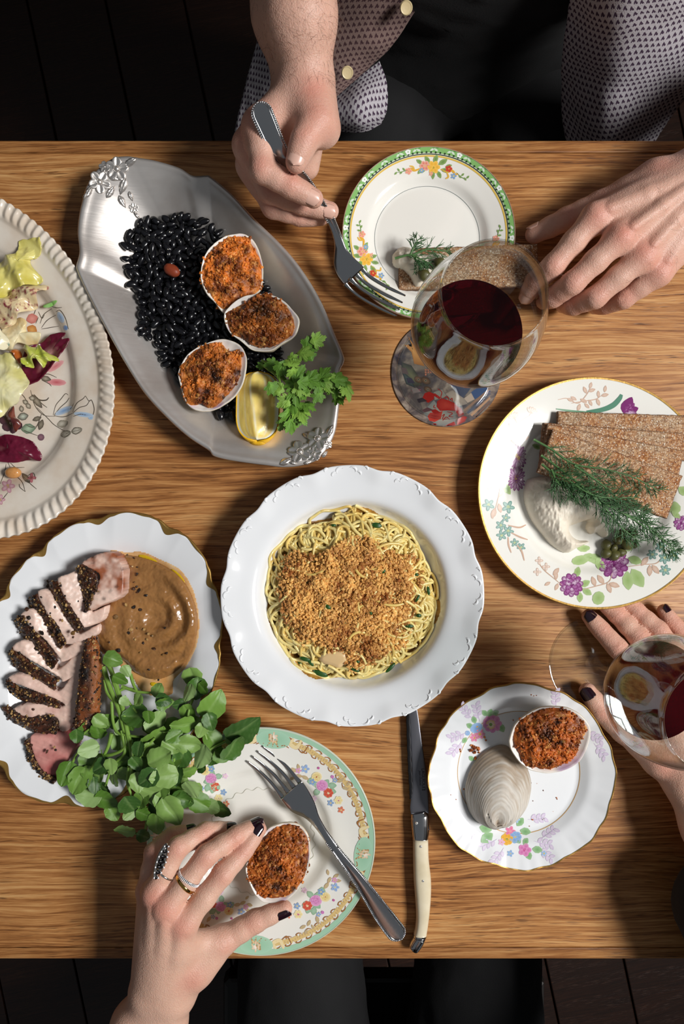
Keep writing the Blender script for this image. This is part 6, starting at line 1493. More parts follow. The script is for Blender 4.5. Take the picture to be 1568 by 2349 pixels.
# scattered pepper over puree and plate
pos, cl = [], []
for x, y in [(830, 308), (885, 340), (925, 362), (965, 282), (985, 300), (790, 335), (915, 420), (950, 425), (875, 430), (948, 470), (945, 480), (930, 530), (945, 560), (960, 585), (950, 600), (925, 575), (1010, 620), (870, 685), (925, 700), (970, 720), (905, 855), (950, 850), (995, 855), (1025, 885), (1050, 900), (890, 880), (1015, 925), (990, 950), (1140, 845), (755, 945), (970, 1015), (1065, 990), (1125, 1030), (1150, 1020), (1030, 1135), (1095, 1205), (935, 925), (800, 770), (820, 1000), (505, 910), (505, 880), (550, 780), (535, 750), (430, 795), (185, 715), (200, 775), (380, 700), (290, 880), (540, 660), (770, 595), (760, 560), (720, 600), (385, 1690), (325, 1700), (375, 1670), (230, 1410), (220, 1055), (240, 1085)]:
    px_ = c2(x, y); z = .0235; w_ = P(*px_, z)
    onp = inpoly(w_[None, :2], PL(puo, .014)[:, :2])[0]
    if onp:
        z = float(pp.top(w_[0], w_[1]) + puh(np.array([w_[0]]), np.array([w_[1]]), polydist(w_[None, :2], PL(spline(puo, 80, closed=True), .014)[:, :2]))[0])
    elif x > 780: z = .0105
    else: z = .030 if y < 1000 else .0225
    pos.append(P(*px_, z + .0006)); cl.append(PEP[int(rng.integers(0, 5))])
V, F, C = scatter(ICO1, np.array(pos), rng.uniform(.0007, .0017, len(pos)), rng, lin(np.array(cl, float)), jitter=.2)
o = obj('cracked_peppercorns', V, F, m_crust, col=C, smooth=False); tag(o, 'coarse cracked peppercorns strewn over the puree and pork', 'pepper', kind='stuff')

# ---- watercress
m_cress = MAT('watercress_leaf', attr=True, rough=.3, spec=.55, sss=.08, sssr=(.001, .002, .0005), bump=(420, .2, .0006))
def cress_leaf(seed):
    "round leaf, base at origin, tip towards +x, unit length, with midrib, side veins, cupped"
    rr = random.Random(seed); nu, nv = 15, 13; u = np.linspace(0, 1, nu); v = np.linspace(-1, 1, nv); U, Vv = np.meshgrid(u, v, indexing='ij')
    w = (np.sin(np.clip(U, 0, 1) ** .72 * math.pi) ** .62) * .40 * (1 + .05 * np.sin(U * 19 + seed)) + .012
    X = U; Y = Vv * w; cup = rr.uniform(-.5, .7)
    Z = cup * Y ** 2 + .05 * np.sin(U * math.pi * 1.3 + seed) - .03 * np.exp(-(Vv / .12) ** 2) + .018 * np.cos((U * 5 - np.abs(Vv) * 1.6) * 2 * math.pi) * np.abs(Vv) + .05 * vnoise(np.c_[X.ravel() * 3, Y.ravel() * 3, np.full(X.size, seed)], seed).reshape(X.shape)
    vein = np.exp(-(Vv / .10) ** 2) * .6 + .25 * np.exp(-((((U * 5 - np.abs(Vv) * 1.6) % 1) - .5) / .12) ** 2)
    base = lin([(94, 130, 52), (122, 156, 78), (66, 104, 40), (140, 170, 104), (84, 124, 40), (110, 148, 62), (52, 88, 34), (128, 160, 84)][seed % 8]); C = base[None, None] * (1 - vein[..., None] * .35) + lin((160, 186, 120)) * vein[..., None] * .35
    return mesh('cress_leaf', np.c_[X.ravel(), Y.ravel(), Z.ravel()], grid_faces(nu, nv), m_cress, col=C.reshape(-1, 3))
cl_me = [cress_leaf(k) for k in range(8)]
wc = thing('watercress_bunch', 'bunch of watercress spilling from the oval platter towards the hand', 'watercress', P(330, 1720, .012))
rw = random.Random(6)
def c7b(x, y): return (100 + x / 3.015, 1450 + y / 3.015)
LV = [(480, 190, 120, 20), (1030, 320, 150, 80), (1060, 390, 140, 95), (1000, 420, 110, 110), (1100, 390, 90, 40), (1170, 500, 200, -60), (1380, 670, 240, -30), (1090, 680, 100, 110), (1170, 760, 150, 60), (1010, 780, 150, 10), (1310, 800, 190, -50), (1090, 860, 150, 110), (1230, 860, 110, 40), (960, 640, 150, 180), (830, 470, 100, 20), (790, 400, 100, -60), (840, 490, 110, 0), (650, 470, 90, 120), (630, 580, 170, 180), (780, 620, 160, -60), (725, 590, 90, 90), (770, 730, 200, -50), (655, 815, 100, 100), (860, 690, 70, 20), (330, 660, 170, -60), (395, 620, 110, 40), (228, 720, 100, 95), (310, 810, 130, 170), (155, 980, 150, 105), (245, 1030, 170, 115), (400, 930, 120, 150), (465, 930, 100, 85), (300, 900, 130, 100), (380, 990, 100, 60), (430, 1090, 100, 40), (310, 1130, 160, 185), (430, 1170, 150, 15), (480, 1250, 110, 60), (600, 1200, 160, 70), (760, 1110, 190, 200), (820, 1080, 130, -30), (880, 1240, 190, 55), (960, 1160, 140, 20), (1020, 1090, 130, 60), (1090, 1190, 150, 40), (990, 960, 140, -20), (920, 1000, 110, 90), (830, 1000, 170, 175), (700, 930, 150, 100), (800, 870, 160, -30), (640, 910, 100, 60), (590, 1260, 90, 140), (690, 1260, 100, 20), (780, 1330, 140, 95), (690, 1410, 90, 30), (560, 1375, 130, 190), (910, 880, 110, -60), (880, 790, 120, 30), (950, 880, 140, 110), (570, 270, 80, 60), (530, 330, 100, 30), (850, 940, 130, 60), (720, 1010, 140, 140), (650, 1040, 120, 80), (900, 1090, 120, 130), (740, 820, 120, 30), (1150, 620, 110, 70), (540, 660, 110, 130), (900, 720, 110, 150), (1000, 560, 120, 60), (940, 500, 90, 170), (1300, 730, 90, -70), (680, 1160, 120, 110), (830, 1170, 130, 40), (780, 1230, 120, 80), (560, 480, 70, 40), (600, 640, 80, 60), (420, 870, 110, 30), (350, 1060, 100, 80)]
zc_ = lambda x, y: .020 + .022 * math.exp(-(((x - 800) / 480) ** 2 + ((y - 850) / 420) ** 2))
for i, (x, y, l, a) in enumerate(LV):
    z = zc_(x, y) + rw.uniform(-.006, .010); c = P(*c7b(x, y), z); L_ = l * 1.12 / 3.015 / S
    M = Matrix.Translation(c) @ Matrix.Rotation(-math.radians(a), 4, 'Z') @ Matrix.Rotation(rw.gauss(-.05, .28), 4, 'Y') @ Matrix.Rotation(rw.gauss(0, .35), 4, 'X') @ Matrix.Translation((-L_ * .5, 0, 0)) @ Matrix.Scale(L_, 4)
    place('leaf', cl_me[i % 8], M, wc)
for k in range(46):                       # darker leaves lower in the bunch
    x = rw.gauss(780, 250); y = rw.gauss(900, 200); 
    if not (250 < x < 1250 and 450 < y < 1300): continue
    z = .012 + rw.uniform(.002, .012); l = rw.uniform(90, 150); L_ = l / 3.015 / S; z = max(z, .014 + .004)
    M = Matrix.Translation(P(*c7b(x, y), z + .003)) @ Matrix.Rotation(rw.uniform(0, 6.28), 4, 'Z') @ Matrix.Rotation(rw.gauss(0, .2), 4, 'Y') @ Matrix.Rotation(rw.gauss(0, .3), 4, 'X') @ Matrix.Translation((-L_ * .5, 0, 0)) @ Matrix.Scale(L_, 4); place('leaf', cl_me[k % 8], M, wc)
ST = [([(440, 200), (490, 330), (540, 500), (575, 680), (610, 880), (590, 1080)], .0022), ([(410, 240), (450, 360), (520, 540), (560, 700)], .0024), ([(470, 300), (530, 480), (570, 640), (600, 760)], .0020), ([(600, 290), (620, 360), (650, 420)], .0016), ([(540, 375), (640, 410), (740, 420)], .0015), ([(500, 420), (560, 390), (620, 395)], .0014), ([(470, 480), (480, 620), (520, 700), (660, 725)], .0015), ([(470, 700), (450, 780), (420, 850)], .0018), ([(360, 850), (460, 850), (560, 800), (570, 700)], .0016), ([(1170, 500), (1115, 600), (1110, 680), (1130, 790), (1060, 920)], .0014), ([(1380, 680), (1270, 750), (1170, 800), (1120, 830)], .0013), ([(650, 880), (700, 810), (770, 730)], .0015), ([(590, 930), (580, 1040), (610, 1140)], .0015), ([(710, 1210), (710, 1330), (680, 1390), (600, 1390)], .0014), ([(840, 940), (900, 950), (930, 1000)], .0014), ([(900, 870), (905, 940), (930, 1010)], .0013), ([(240, 760), (280, 700), (330, 660)], .0012), ([(200, 900), (240, 830), (300, 800)], .0012), ([(310, 1000), (330, 940), (380, 860)], .0013), ([(430, 1060), (450, 990), (480, 900)], .0012), ([(530, 430), (500, 480), (440, 420), (420, 330)], .0018), ([(1060, 400), (1010, 520), (990, 640)], .0014), ([(650, 560), (600, 500), (560, 440)], .0013), ([(540, 680), (560, 830), (500, 900)], .0016)]
for pts, r in ST:
    C = spline([P(*c7b(x, y), zc_(x, y) - .006 + .003) for x, y in pts], 26); C[:, 2] = np.maximum(C[:, 2], .0165); V, F = tube(C, np.linspace(r, r * .7, 26), 9); obj('stem', V, F, m_stem, wc)

# ---- loose crumbs of filling on the small scalloped plate
rng = np.random.default_rng(91); pos, sc_ = [], []
for x, y, r in ((845, 148, 5), (868, 158, 5), (885, 154, 4), (705, 348, 6), (480, 480, 9), (490, 500, 8), (285, 575, 9), (290, 590, 8), (395, 560, 16), (370, 580, 14), (425, 570, 13), (400, 600, 12), (380, 540, 10), (440, 600, 9), (410, 645, 11), (322, 885, 7), (255, 968, 4), (216, 932, 3), (842, 836, 5), (888, 842, 3), (938, 900, 6), (855, 980, 4), (1040, 958, 7), (1046, 964, 5), (1015, 1062, 3), (510, 1150, 5), (600, 1140, 8), (650, 1130, 8), (710, 1138, 8), (850, 1125, 7), (930, 1125, 6), (945, 1116, 3), (830, 1178, 4), (605, 1190, 4), (345, 990, 4)):
    for k in range(max(1, int(r / 4))):
        p = sp.px(*c7(x + rng.normal(0, r * .4), y + rng.normal(0, r * .4))); rr = r / 3.409 / S * .8; pos.append(p + np.array([0, 0, rr * .5])); sc_.append(rr)
cc = lin(np.array([(196, 104, 36), (150, 76, 26), (214, 132, 58), (110, 52, 20)], float)[rng.integers(0, 4, len(pos))]); V, F, C = scatter(ICO1, np.array(pos), np.array(sc_), rng, cc, jitter=.4)
o = obj('filling_crumbs', V, F, m_crumb, col=C, smooth=False); tag(o, 'orange crumbs of filling scattered on the small scalloped plate', 'crumbs', kind='stuff')

# ---------------------------------------------------------------- salad on the cream platter
m_leaf = MAT('salad_leaf', attr=True, rough=.28, coat=.3, coat_rough=.15, sss=.2, sssr=(.003, .002, .001), bump=(260, .2, .0008))
def c1(x, y): return (x / 3.2625, 520 + y / 3.2625)
def salad(name, label, cat, out, z0, amp, seed, colfn, fold=(1, 0), fr=140, arch=.006, rag=.03):
    n, m = 110, 26; o_ = spline([c1(*p) for p in out], n, closed=True); W0 = np.array([P(x, y, z0) for x, y in o_]); c = W0.mean(0)
    W0 = c + (W0 - c) * (1 + rag * fbm(W0, 500, 3, seed + 30))[:, None]
    ts = np.linspace(0, 1, m)[1:]; G = c + (W0 - c)[None] * ts[:, None, None]; q = G.reshape(-1, 3); t_ = np.repeat(ts, n)
    fd = (q[:, 0] * fold[0] + q[:, 1] * fold[1]); ridge = np.sin(fd * fr * 2 + seed + 2.0 * fbm(q, 40, 2, seed))
    base = sd.top(q[:, 0], q[:, 1]) + .0012
    q[:, 2] = z0 + amp * ridge * (.35 + .65 * t_) + .5 * amp * fbm(q, 130, 3, seed) + arch * (1 - t_ ** 2); q[:, 2] = np.maximum(q[:, 2], base)
    cz_ = float(q[:n, 2].mean()); V = np.vstack([q, [[c[0], c[1], cz_]]]); F = [tuple(f) for f in grid_faces(m - 1, n, wrap_v=True)] + [(len(V) - 1, i, (i + 1) % n) for i in range(n)]
    C = colfn(V, np.r_[t_, 0]); o = obj(name, V, F, m_leaf, col=np.clip(C, 0, 1)); md = o.modifiers.new('t', 'SOLIDIFY'); md.thickness = .0008; md.offset = 1; tag(o, label, cat, 'salad on the cream platter'); return o
def mixn(V, seed, sc, a, b, lo=-.2, hi=.4):
    k = np.clip((fbm(V, sc, 4, seed) - lo) / (hi - lo), 0, 1)[:, None]; return lin(a) * (1 - k) + lin(b) * k
yel = lambda s: (lambda V, t: mixn(V, s, 90, (226, 214, 130), (200, 188, 84)) * 1.0)
pale = lambda s: (lambda V, t: mixn(V, s, 70, (236, 228, 184), (212, 204, 130)))
def speck(V, t):
    c = mixn(V, 3, 80, (232, 212, 170), (222, 190, 140)); k = np.clip(fbm(V, 420, 4, 5) * 3.2 - .1 + .9 * fbm(V, 60, 2, 6), 0, 1)[:, None]; return c * (1 - k) + lin((132, 34, 56)) * k
def redl(s):
    def f(V, t):
        k = np.clip((.55 - t) * 1.4 + .3 * fbm(V, 120, 3, s), 0, 1)[:, None]; return lin((98, 14, 42)) * (1 - k) * (1 + .3 * fbm(V, 300, 2, s)[:, None]) + lin((206, 160, 150)) * k
    return f
salad('lettuce_leaf', 'yellow-green curled lettuce leaf at the top of the salad', 'lettuce', [(-60, 330), (10, 215), (60, 225), (120, 215), (130, 130), (140, 95), (220, 92), (300, 90), (312, 140), (290, 210), (215, 245), (245, 310), (300, 370), (290, 410), (200, 450), (80, 500), (-40, 540), (-80, 440)], .024, .006, 1, yel(1), (1, .2), 110)
salad('radicchio_leaf', 'cream radicchio leaf speckled with red under the yellow lettuce', 'radicchio', [(-60, 560), (40, 510), (110, 480), (180, 460), (250, 430), (340, 425), (340, 460), (300, 490), (270, 590), (200, 640), (120, 690), (50, 770), (-20, 740), (-70, 650)], .026, .005, 2, speck, (.4, 1), 150)
salad('lettuce_leaf', 'translucent pale lettuce piece below the speckled radicchio', 'lettuce', [(30, 760), (90, 700), (160, 685), (210, 720), (200, 780), (250, 790), (310, 800), (300, 850), (230, 890), (140, 870), (100, 930), (40, 920), (20, 850)], .020, .003, 3, lambda V, t: mixn(V, 4, 70, (238, 222, 180), (226, 194, 128)), (1, 1), 90)
salad('endive_leaf', 'boat-shaped dark red endive leaf pointing to the rim', 'endive', [(200, 920), (290, 860), (370, 800), (470, 785), (480, 800), (460, 840), (520, 840), (500, 900), (440, 980), (370, 1070), (280, 1150), (215, 1180), (190, 1130), (160, 1060)], .022, .004, 4, redl(4), (1, -1), 60, arch=-.002)
salad('frisee_sprig', 'frilly yellow-green frisee resting in the red endive leaf', 'frisee', [(150, 900), (200, 890), (250, 905), (290, 880), (330, 930), (400, 960), (440, 980), (400, 1010), (340, 1020), (330, 1060), (290, 1000), (250, 1000), (240, 1050), (190, 1040), (170, 990), (190, 950)], .032, .004, 5, lambda V, t: mixn(V, 7, 200, (180, 190, 72), (220, 214, 132)), (1, .6), 260, rag=.16)
salad('lettuce_leaf', 'broad pale green lettuce leaf at the left edge of the salad', 'lettuce', [(-80, 980), (0, 960), (100, 955), (140, 1040), (190, 1120), (215, 1180), (190, 1240), (130, 1320), (40, 1370), (0, 1430), (-80, 1440), (-120, 1200)], .026, .004, 6, pale(6), (.3, 1), 90)
salad('radicchio_leaf', 'dark brown-red curled leaf fragment below the pale lettuce', 'radicchio', [(45, 1380), (80, 1345), (108, 1350), (110, 1420), (150, 1450), (165, 1490), (115, 1540), (90, 1480), (50, 1440)], .016, .003, 7, lambda V, t: mixn(V, 9, 150, (84, 36, 36), (136, 66, 50)), (1, 0), 160)
salad('radicchio_leaf', 'dark magenta radicchio leaf with white rib, lowest on the platter', 'radicchio', [(-80, 1620), (0, 1570), (90, 1560), (180, 1580), (250, 1610), (285, 1660), (308, 1710), (290, 1750), (200, 1745), (110, 1765), (0, 1760), (-80, 1740)], .020, .004, 8, lambda V, t: redl(11)(V, .45 + np.abs(V[:, 1] - P(0, 520 + 1655 / 3.2625, .02)[1]) / .018 * .9 + (V[:, 0] + .285) / .05 * .6), (.2, 1), 80)
salad('cheese_crumble', 'piece of blue-veined cheese on the salad at the left edge', 'cheese', [(-60, 740), (0, 760), (20, 790), (60, 840), (65, 880), (30, 920), (-20, 915), (-60, 860)], .030, .002, 9, lambda V, t: mixn(V, 12, 260, (240, 230, 196), (120, 140, 120), .15, .5), (1, 0), 200, arch=.004)
salad('pepper_strip', 'strip of orange-brown leaf beside the frisee', 'leaf strip', [(70, 940), (110, 920), (150, 930), (160, 970), (140, 1020), (110, 960)], .026, .002, 10, lambda V, t: mixn(V, 13, 160, (196, 110, 40), (150, 70, 30)), (1, 0), 200)
salad('herb_sliver', 'bright green herb sliver on the platter wall', 'herb', [(325, 590), (370, 570), (430, 560), (420, 580), (370, 605), (330, 605)], .017, .0004, 12, lambda V, t: mixn(V, 14, 160, (126, 186, 90), (160, 206, 130)), (1, 0), 100, arch=.001)
iV, iF = ico(3); c = np.array(sd.px(*c1(115, 1845))); Vh = c + iV * np.array([.0070, .0050, .0048]) + np.array([0, 0, .0046]); Vh += .0002 * vnoise(Vh * 600)[:, None]
o = obj('hazelnut', Vh, iF, MAT('hazelnut_skin', (206, 146, 84), .3, coat=.4, var=(200, (180, 112, 56), .45, .7))); tag(o, 'single peeled hazelnut on the painted flowers of the platter', 'hazelnut')
# ---------------------------------------------------------------- people: bodies grown from distance fields
def _cone(X, Y, Z, a, b, ra, rb):
    ab = b - a; L2 = float(ab @ ab) + 1e-12
    px_, py_, pz_ = X - a[0], Y - a[1], Z - a[2]
    t = np.clip((px_ * ab[0] + py_ * ab[1] + pz_ * ab[2]) / L2, 0, 1)
    return np.sqrt((px_ - t * ab[0]) ** 2 + (py_ - t * ab[1]) ** 2 + (pz_ - t * ab[2]) ** 2) - (ra + (rb - ra) * t)

def _smin(a, b, k):
    h = np.maximum(k - np.abs(a - b), 0) / k
    return np.minimum(a, b) - h * h * k * .25

def surface_nets(f, org, h):
    ins = f < 0; n = np.array(f.shape)
    s = np.zeros(n - 1, np.int8)
    for i in (0, 1):
        for j in (0, 1):
            for k in (0, 1): s += ins[i:n[0] - 1 + i, j:n[1] - 1 + j, k:n[2] - 1 + k]
    act = (s > 0) & (s < 8); idx = np.argwhere(act)
    acc = np.zeros((len(idx), 3)); cnt = np.zeros(len(idx))
    cor = [(i, j, k) for i in (0, 1) for j in (0, 1) for k in (0, 1)]
    val = {c: f[idx[:, 0] + c[0], idx[:, 1] + c[1], idx[:, 2] + c[2]].astype(float) for c in cor}
    for a in cor:
        for ax_ in range(3):
            if a[ax_]: continue
            b = list(a); b[ax_] = 1; b = tuple(b); va, vb = val[a], val[b]; cr = (va < 0) != (vb < 0)
            t = np.where(cr, va / np.where(cr, va - vb, 1), 0); p = np.tile(np.array(a, float), (len(idx), 1)); p[:, ax_] += t
            acc += p * cr[:, None]; cnt += cr
    V = org + h * (idx + acc / cnt[:, None])
    ids = np.full(n - 1, -1, np.int64); ids[act] = np.arange(len(idx)); Q = []
    for ax_ in range(3):
        o1, o2 = [(1, 2), (2, 0), (0, 1)][ax_]
        sl0 = [slice(1, -1)] * 3; sl1 = [slice(1, -1)] * 3
        sl0[ax_] = slice(0, n[ax_] - 1); sl1[ax_] = slice(1, n[ax_])
        e = np.argwhere(ins[tuple(sl0)] != ins[tuple(sl1)])
        off = np.ones(3, int); off[ax_] = 0; e = e + off
        flip = ins[tuple(e.T)]
        def cell(d1, d2):
            q = e.copy(); q[:, o1] -= d1; q[:, o2] -= d2; return ids[tuple(q.T)]
        a, b, c, d = cell(1, 1), cell(0, 1), cell(0, 0), cell(1, 0)
        q = np.stack([a, b, c, d], -1); q[~flip] = q[~flip][:, ::-1]; Q.append(q)
    return V, np.vstack(Q)

def grow(base, chains, h, k=.010, kc=.007, bump=None):
    """base: [(a, b, ra, rb)] smoothly joined; chains: lists of the same, each blended into the base but not into each other"""
    allp = base + [p for c in chains for p in c]
    lo = np.min([np.minimum(p[0], p[1]) - max(p[2], p[3]) for p in allp], 0) - 4 * h; hi = np.max([np.maximum(p[0], p[1]) + max(p[2], p[3]) for p in allp], 0) + 4 * h
    ax_ = [np.arange(lo[i], hi[i], h) for i in range(3)]; sh = tuple(len(a) for a in ax_)
    def put(f, p, kk, pad=.016):
        a, b, ra, rb = p; r = max(ra, rb) + pad; l = np.minimum(a, b) - r; u = np.maximum(a, b) + r
        sl = tuple(slice(max(0, int((l[i] - lo[i]) / h)), min(sh[i], int((u[i] - lo[i]) / h) + 2)) for i in range(3))
        X, Y, Z = ax_[0][sl[0]][:, None, None], ax_[1][sl[1]][None, :, None], ax_[2][sl[2]][None, None, :]
        d = _cone(X, Y, Z, a, b, ra, rb).astype(np.float32); f[sl] = _smin(f[sl], d, kk)
    B = np.full(sh, .05, np.float32)
    for p in base: put(B, p, k)
    f = B.copy()
    for c in chains:
        g = np.full(sh, .05, np.float32)
        for p in c: put(g, p, .004)
        f = np.minimum(f, _smin(B, g, kc))
    return surface_nets(f, lo, h)

def J(*a): return P(a[0], a[1], a[2])
def chain(pts):
    "joints [(px, py, z, r)] -> cones with slightly thicker joints"
    out = []
    for (a, b) in zip(pts[:-1], pts[1:]):
        A_, B_ = J(*a[:3]), J(*b[:3]); m_ = (A_ + B_) / 2; rm = (a[3] + b[3]) / 2 * .955
        out.append((A_, m_, a[3], rm)); out.append((m_, B_, rm, b[3]))
    return out

def skin_mat(name, c, c2):
    m, nt, b = new_mat(name); tc = N(nt, 'ShaderNodeTexCoord').outputs['Object']
    a = N(nt, 'ShaderNodeAttribute'); a.attribute_name = 'Col'
    n1 = noise(nt, tc, 55, 4); n2 = noise(nt, tc, 420, 3)
    base = mixc(nt, math_(nt, 'MULTIPLY', ramp(nt, n1, [(.35, (0, 0, 0)), (.7, (1, 1, 1))]), .22), a.outputs['Color'], L4(c2))
    base = mixc(nt, math_(nt, 'MULTIPLY', ramp(nt, n2, [(.45, (0, 0, 0)), (.75, (1, 1, 1))]), .14), base, L4((196, 120, 100)))
    nt.links.new(base, b.inputs['Base Color']); b.inputs['Roughness'].default_value = .46; b.inputs['Specular IOR Level'].default_value = .38
    b.inputs['Subsurface Weight'].default_value = .22; b.inputs['Subsurface Radius'].default_value = (.0045, .0018, .0010); b.inputs['Subsurface Scale'].default_value = 1.0
    v = N(nt, 'ShaderNodeTexVoronoi'); v.inputs['Scale'].default_value = 900; nt.links.new(tc, v.inputs['Vector'])
    hh = math_(nt, 'ADD', math_(nt, 'MULTIPLY', v.outputs['Distance'], .5), noise(nt, tc, 150, 6, .62)); bumpn(nt, b, hh, .42, .0010)
    return m
m_skin_m = skin_mat('skin_man', (214, 170, 148), (226, 190, 172)); m_skin_w = skin_mat('skin_woman', (216, 172, 148), (228, 190, 168))

def skin_cols(V, base, spots):
    "flushed knuckles and fingertips belong to the skin itself"
    C = np.tile(lin(base), (len(V), 1)) * (1 + .06 * fbm(V, 60, 3, 3))[:, None]
    for p, r, amt in spots:
        k = (np.exp(-np.sum((V - p) ** 2, 1) / (r * r)) * amt)[:, None]; C = C * (1 - k) + lin((206, 118, 100)) * k
    return np.clip(C, 0, 1)

def crease(V, F, spots):
    "fine folds of skin across the finger joints: spots = (point, finger direction, radius)"
    for p, d, r in spots:
        q = V - p; s_ = q @ d; rad = np.linalg.norm(q - s_[:, None] * d, axis=1)
        w = np.exp(-(s_ / .0052) ** 2) * (rad < r * 1.7)
        dirn = unit(q - s_[:, None] * d); V += dirn * (-.00042 * w * (.5 + .5 * np.cos(s_ / .0021 * 2 * np.pi)))[:, None]
    return V

def nail(parent, dip, tip, up, r, L_, W_, mat, back=.15):
    "a curved fingernail on the back of the last joint"
    D = unit(tip - dip); U = unit(up - D * (up @ D)); S_ = np.cross(D, U); nu, nv = 13, 13
    u = np.linspace(-1, 1, nu); v = np.linspace(-1, 1, nv); Ug, Vg = np.meshgrid(u, v, indexing='ij')
    wid = W_ / 2 * np.sqrt(np.clip(1 - np.abs(Ug) ** 5, .0, 1)) * (1 - .06 * Ug); y = Vg * wid; x = Ug * L_ / 2 * (1 - .18 * (Vg ** 2) * (np.abs(Ug)))
    R_ = max(r, W_ * .56); z = np.sqrt(np.maximum(R_ ** 2 - y ** 2, (R_ * .3) ** 2)) - R_ + r + .0003 - .0006 * np.maximum(Ug, 0) ** 2
    c = tip + D * (r * .42 - L_ / 2 + back * r)
    V = c + x.reshape(-1, 1) * D + y.reshape(-1, 1) * S_ + z.reshape(-1, 1) * U
    o = obj('fingernail', V, grid_faces(nu, nv), mat, parent); md = o.modifiers.new('t', 'SOLIDIFY'); md.thickness = .0009; md.offset = 0
    return o

m_nail = MAT('natural_nail', (222, 178, 160), .3, coat=.3); m_polish = MAT('dark_nail_polish', (34, 16, 26), .12, coat=.8, coat_rough=.04)
UP = np.array([0, 0, 1.0])

def tendons(lst):
    out = []
    for p, w in lst:
        a = J(*p[:3]) + UP * (p[3] - .0012); b = J(*w) - UP * .0014; out.append([(a + (b - a) * .12, a * .5 + b * .5, .0022, .0026), (a * .5 + b * .5, b, .0026, .0020)])
    return out

def fingers_of(defs):
    ch, spots, cr = [], [], []
    for pts in defs:
        ch.append(chain(pts))
        for i, p in enumerate(pts):
            q = J(*p[:3])
            if i in (1, 2):
                d = unit(J(*pts[i + 1][:3]) - J(*pts[i - 1][:3])) if i + 1 < len(pts) else unit(q - J(*pts[i - 1][:3]))
                cr.append((q, d, p[3])); spots.append((q + UP * p[3] * .8, .0085, .42))
            if i == 0: spots.append((q + UP * p[3], .011, .55))
            if i == len(pts) - 1: spots.append((q, .008, .35))
    return ch, spots, cr

# ---- man: right hand with the fork (thumb uppermost), left hand resting on the table
mr = dict(th=[(716, 232, .100, .0140), (727, 280, .104, .0118), (698, 322, .107, .0100), (679, 372, .104, .0080)],
          ix=[(594, 285, .094, .0112), (603, 390, .094, .0096), (668, 428, .089, .0086), (719, 455, .083, .0074)],
          md=[(568, 332, .079, .0110), (618, 438, .066, .0092), (696, 468, .056, .0084), (756, 484, .051, .0073)],
          rg=[(574, 380, .062, .0105), (626, 474, .049, .0090), (688, 495, .041, .0080), (735, 498, .037, .0070)],
          pk=[(592, 412, .047, .0095), (642, 468, .034, .0080), (690, 480, .027, .0070), (722, 478, .024, .0062)])
ch, spots, cr = fingers_of([mr['ix'], mr['md'], mr['rg'], mr['pk'], mr['th']])
WR = J(694, 186, .092)
ELB_R = np.array([-.055, .62, .135])
base = [(J(700, 200, .098), J(597, 288, .094), .0150, .0116), (J(690, 205, .088), J(572, 334, .079), .0150, .0112), (J(684, 212, .078), J(578, 380, .062), .0140, .0106), (J(682, 220, .070), J(596, 412, .048), .0130, .0098),
        (J(705, 205, .096), J(726, 282, .100), .0170, .0142), (J(722, 262, .094), J(742, 300, .090), .0150, .0120), (J(712, 250, .075), J(700, 380, .052), .0150, .0115), (J(690, 300, .080), J(640, 380, .066), .0150, .0120),
        (J(703, 172, .098), J(687, 40, .118), .0190, .0250), (J(680, 180, .084), J(663, 40, .100), .0175, .0255), (J(687, 40, .118), ELB_R + np.array([.012, 0, .012]), .0250, .0360), (J(663, 40, .100), ELB_R - np.array([.012, 0, .012]), .0255, .0370)]
V1, F1 = grow(base, ch, .0013, k=.012, kc=.008); V1 = crease(V1, F1, cr); C1 = skin_cols(V1, (212, 168, 148), spots + [(J(740, 300, .105), .014, .3)])
ml = dict(th=[(1500, 412, .046, .0135), (1375, 470, .034, .0108), (1300, 502, .025, .0094), (1225, 538, .016, .0078)],
          ix=[(1363, 500, .056, .0102), (1268, 610, .044, .0090), (1228, 645, .028, .0082), (1207, 680, .014, .0068)],
          md=[(1420, 547, .062, .0104), (1312, 650, .048, .0090), (1268, 682, .030, .0082), (1250, 690, .014, .0070)],
          rg=[(1471, 590, .058, .0102), (1365, 682, .044, .0088), (1315, 700, .026, .0080), (1295, 700, .013, .0068)],
          pk=[(1508, 628, .050, .0094), (1430, 686, .036, .0078), (1388, 700, .021, .0070), (1365, 704, .011, .0060)])
ch, spots2, cr2 = fingers_of([ml['ix'], ml['md'], ml['rg'], ml['pk'], ml['th']])
ELB_L = np.array([.500, .470, .060])
base = [(J(1650, 372, .060), J(1368, 497, .055), .0165, .0106), (J(1650, 392, .062), J(1424, 544, .060), .0160, .0108), (J(1660, 420, .060), J(1475, 588, .056), .0155, .0104), (J(1670, 445, .056), J(1510, 626, .049), .0150, .0098),
        (J(1640, 365, .052), J(1505, 412, .046), .0165, .0130), (J(1505, 412, .046), J(1400, 480, .042), .0120, .0095), (J(1600, 430, .050), J(1440, 530, .046), .0170, .0130),
        (J(1640, 375, .060), J(1760, 305, .066), .0200, .0240), (J(1665, 430, .056), J(1785, 350, .062), .0180, .0240), (J(1760, 305, .066), ELB_L + np.array([0, .012, 0]), .0240, .0350), (J(1785, 350, .062), ELB_L - np.array([0, .012, 0]), .0240, .0350)]
ch += tendons([(ml[k][0], w) for k, w in (('ix', (1600, 395, .074)), ('md', (1610, 405, .0775)), ('rg', (1620, 425, .075)), ('pk', (1630, 445, .070)))])
V2, F2 = grow(base, ch, .0013, k=.012, kc=.008); V2 = crease(V2, F2, cr2); C2 = skin_cols(V2, (210, 166, 146), spots2)
def seg(a, b, ra, rb): return (np.array(a, float), np.array(b, float), ra, rb)
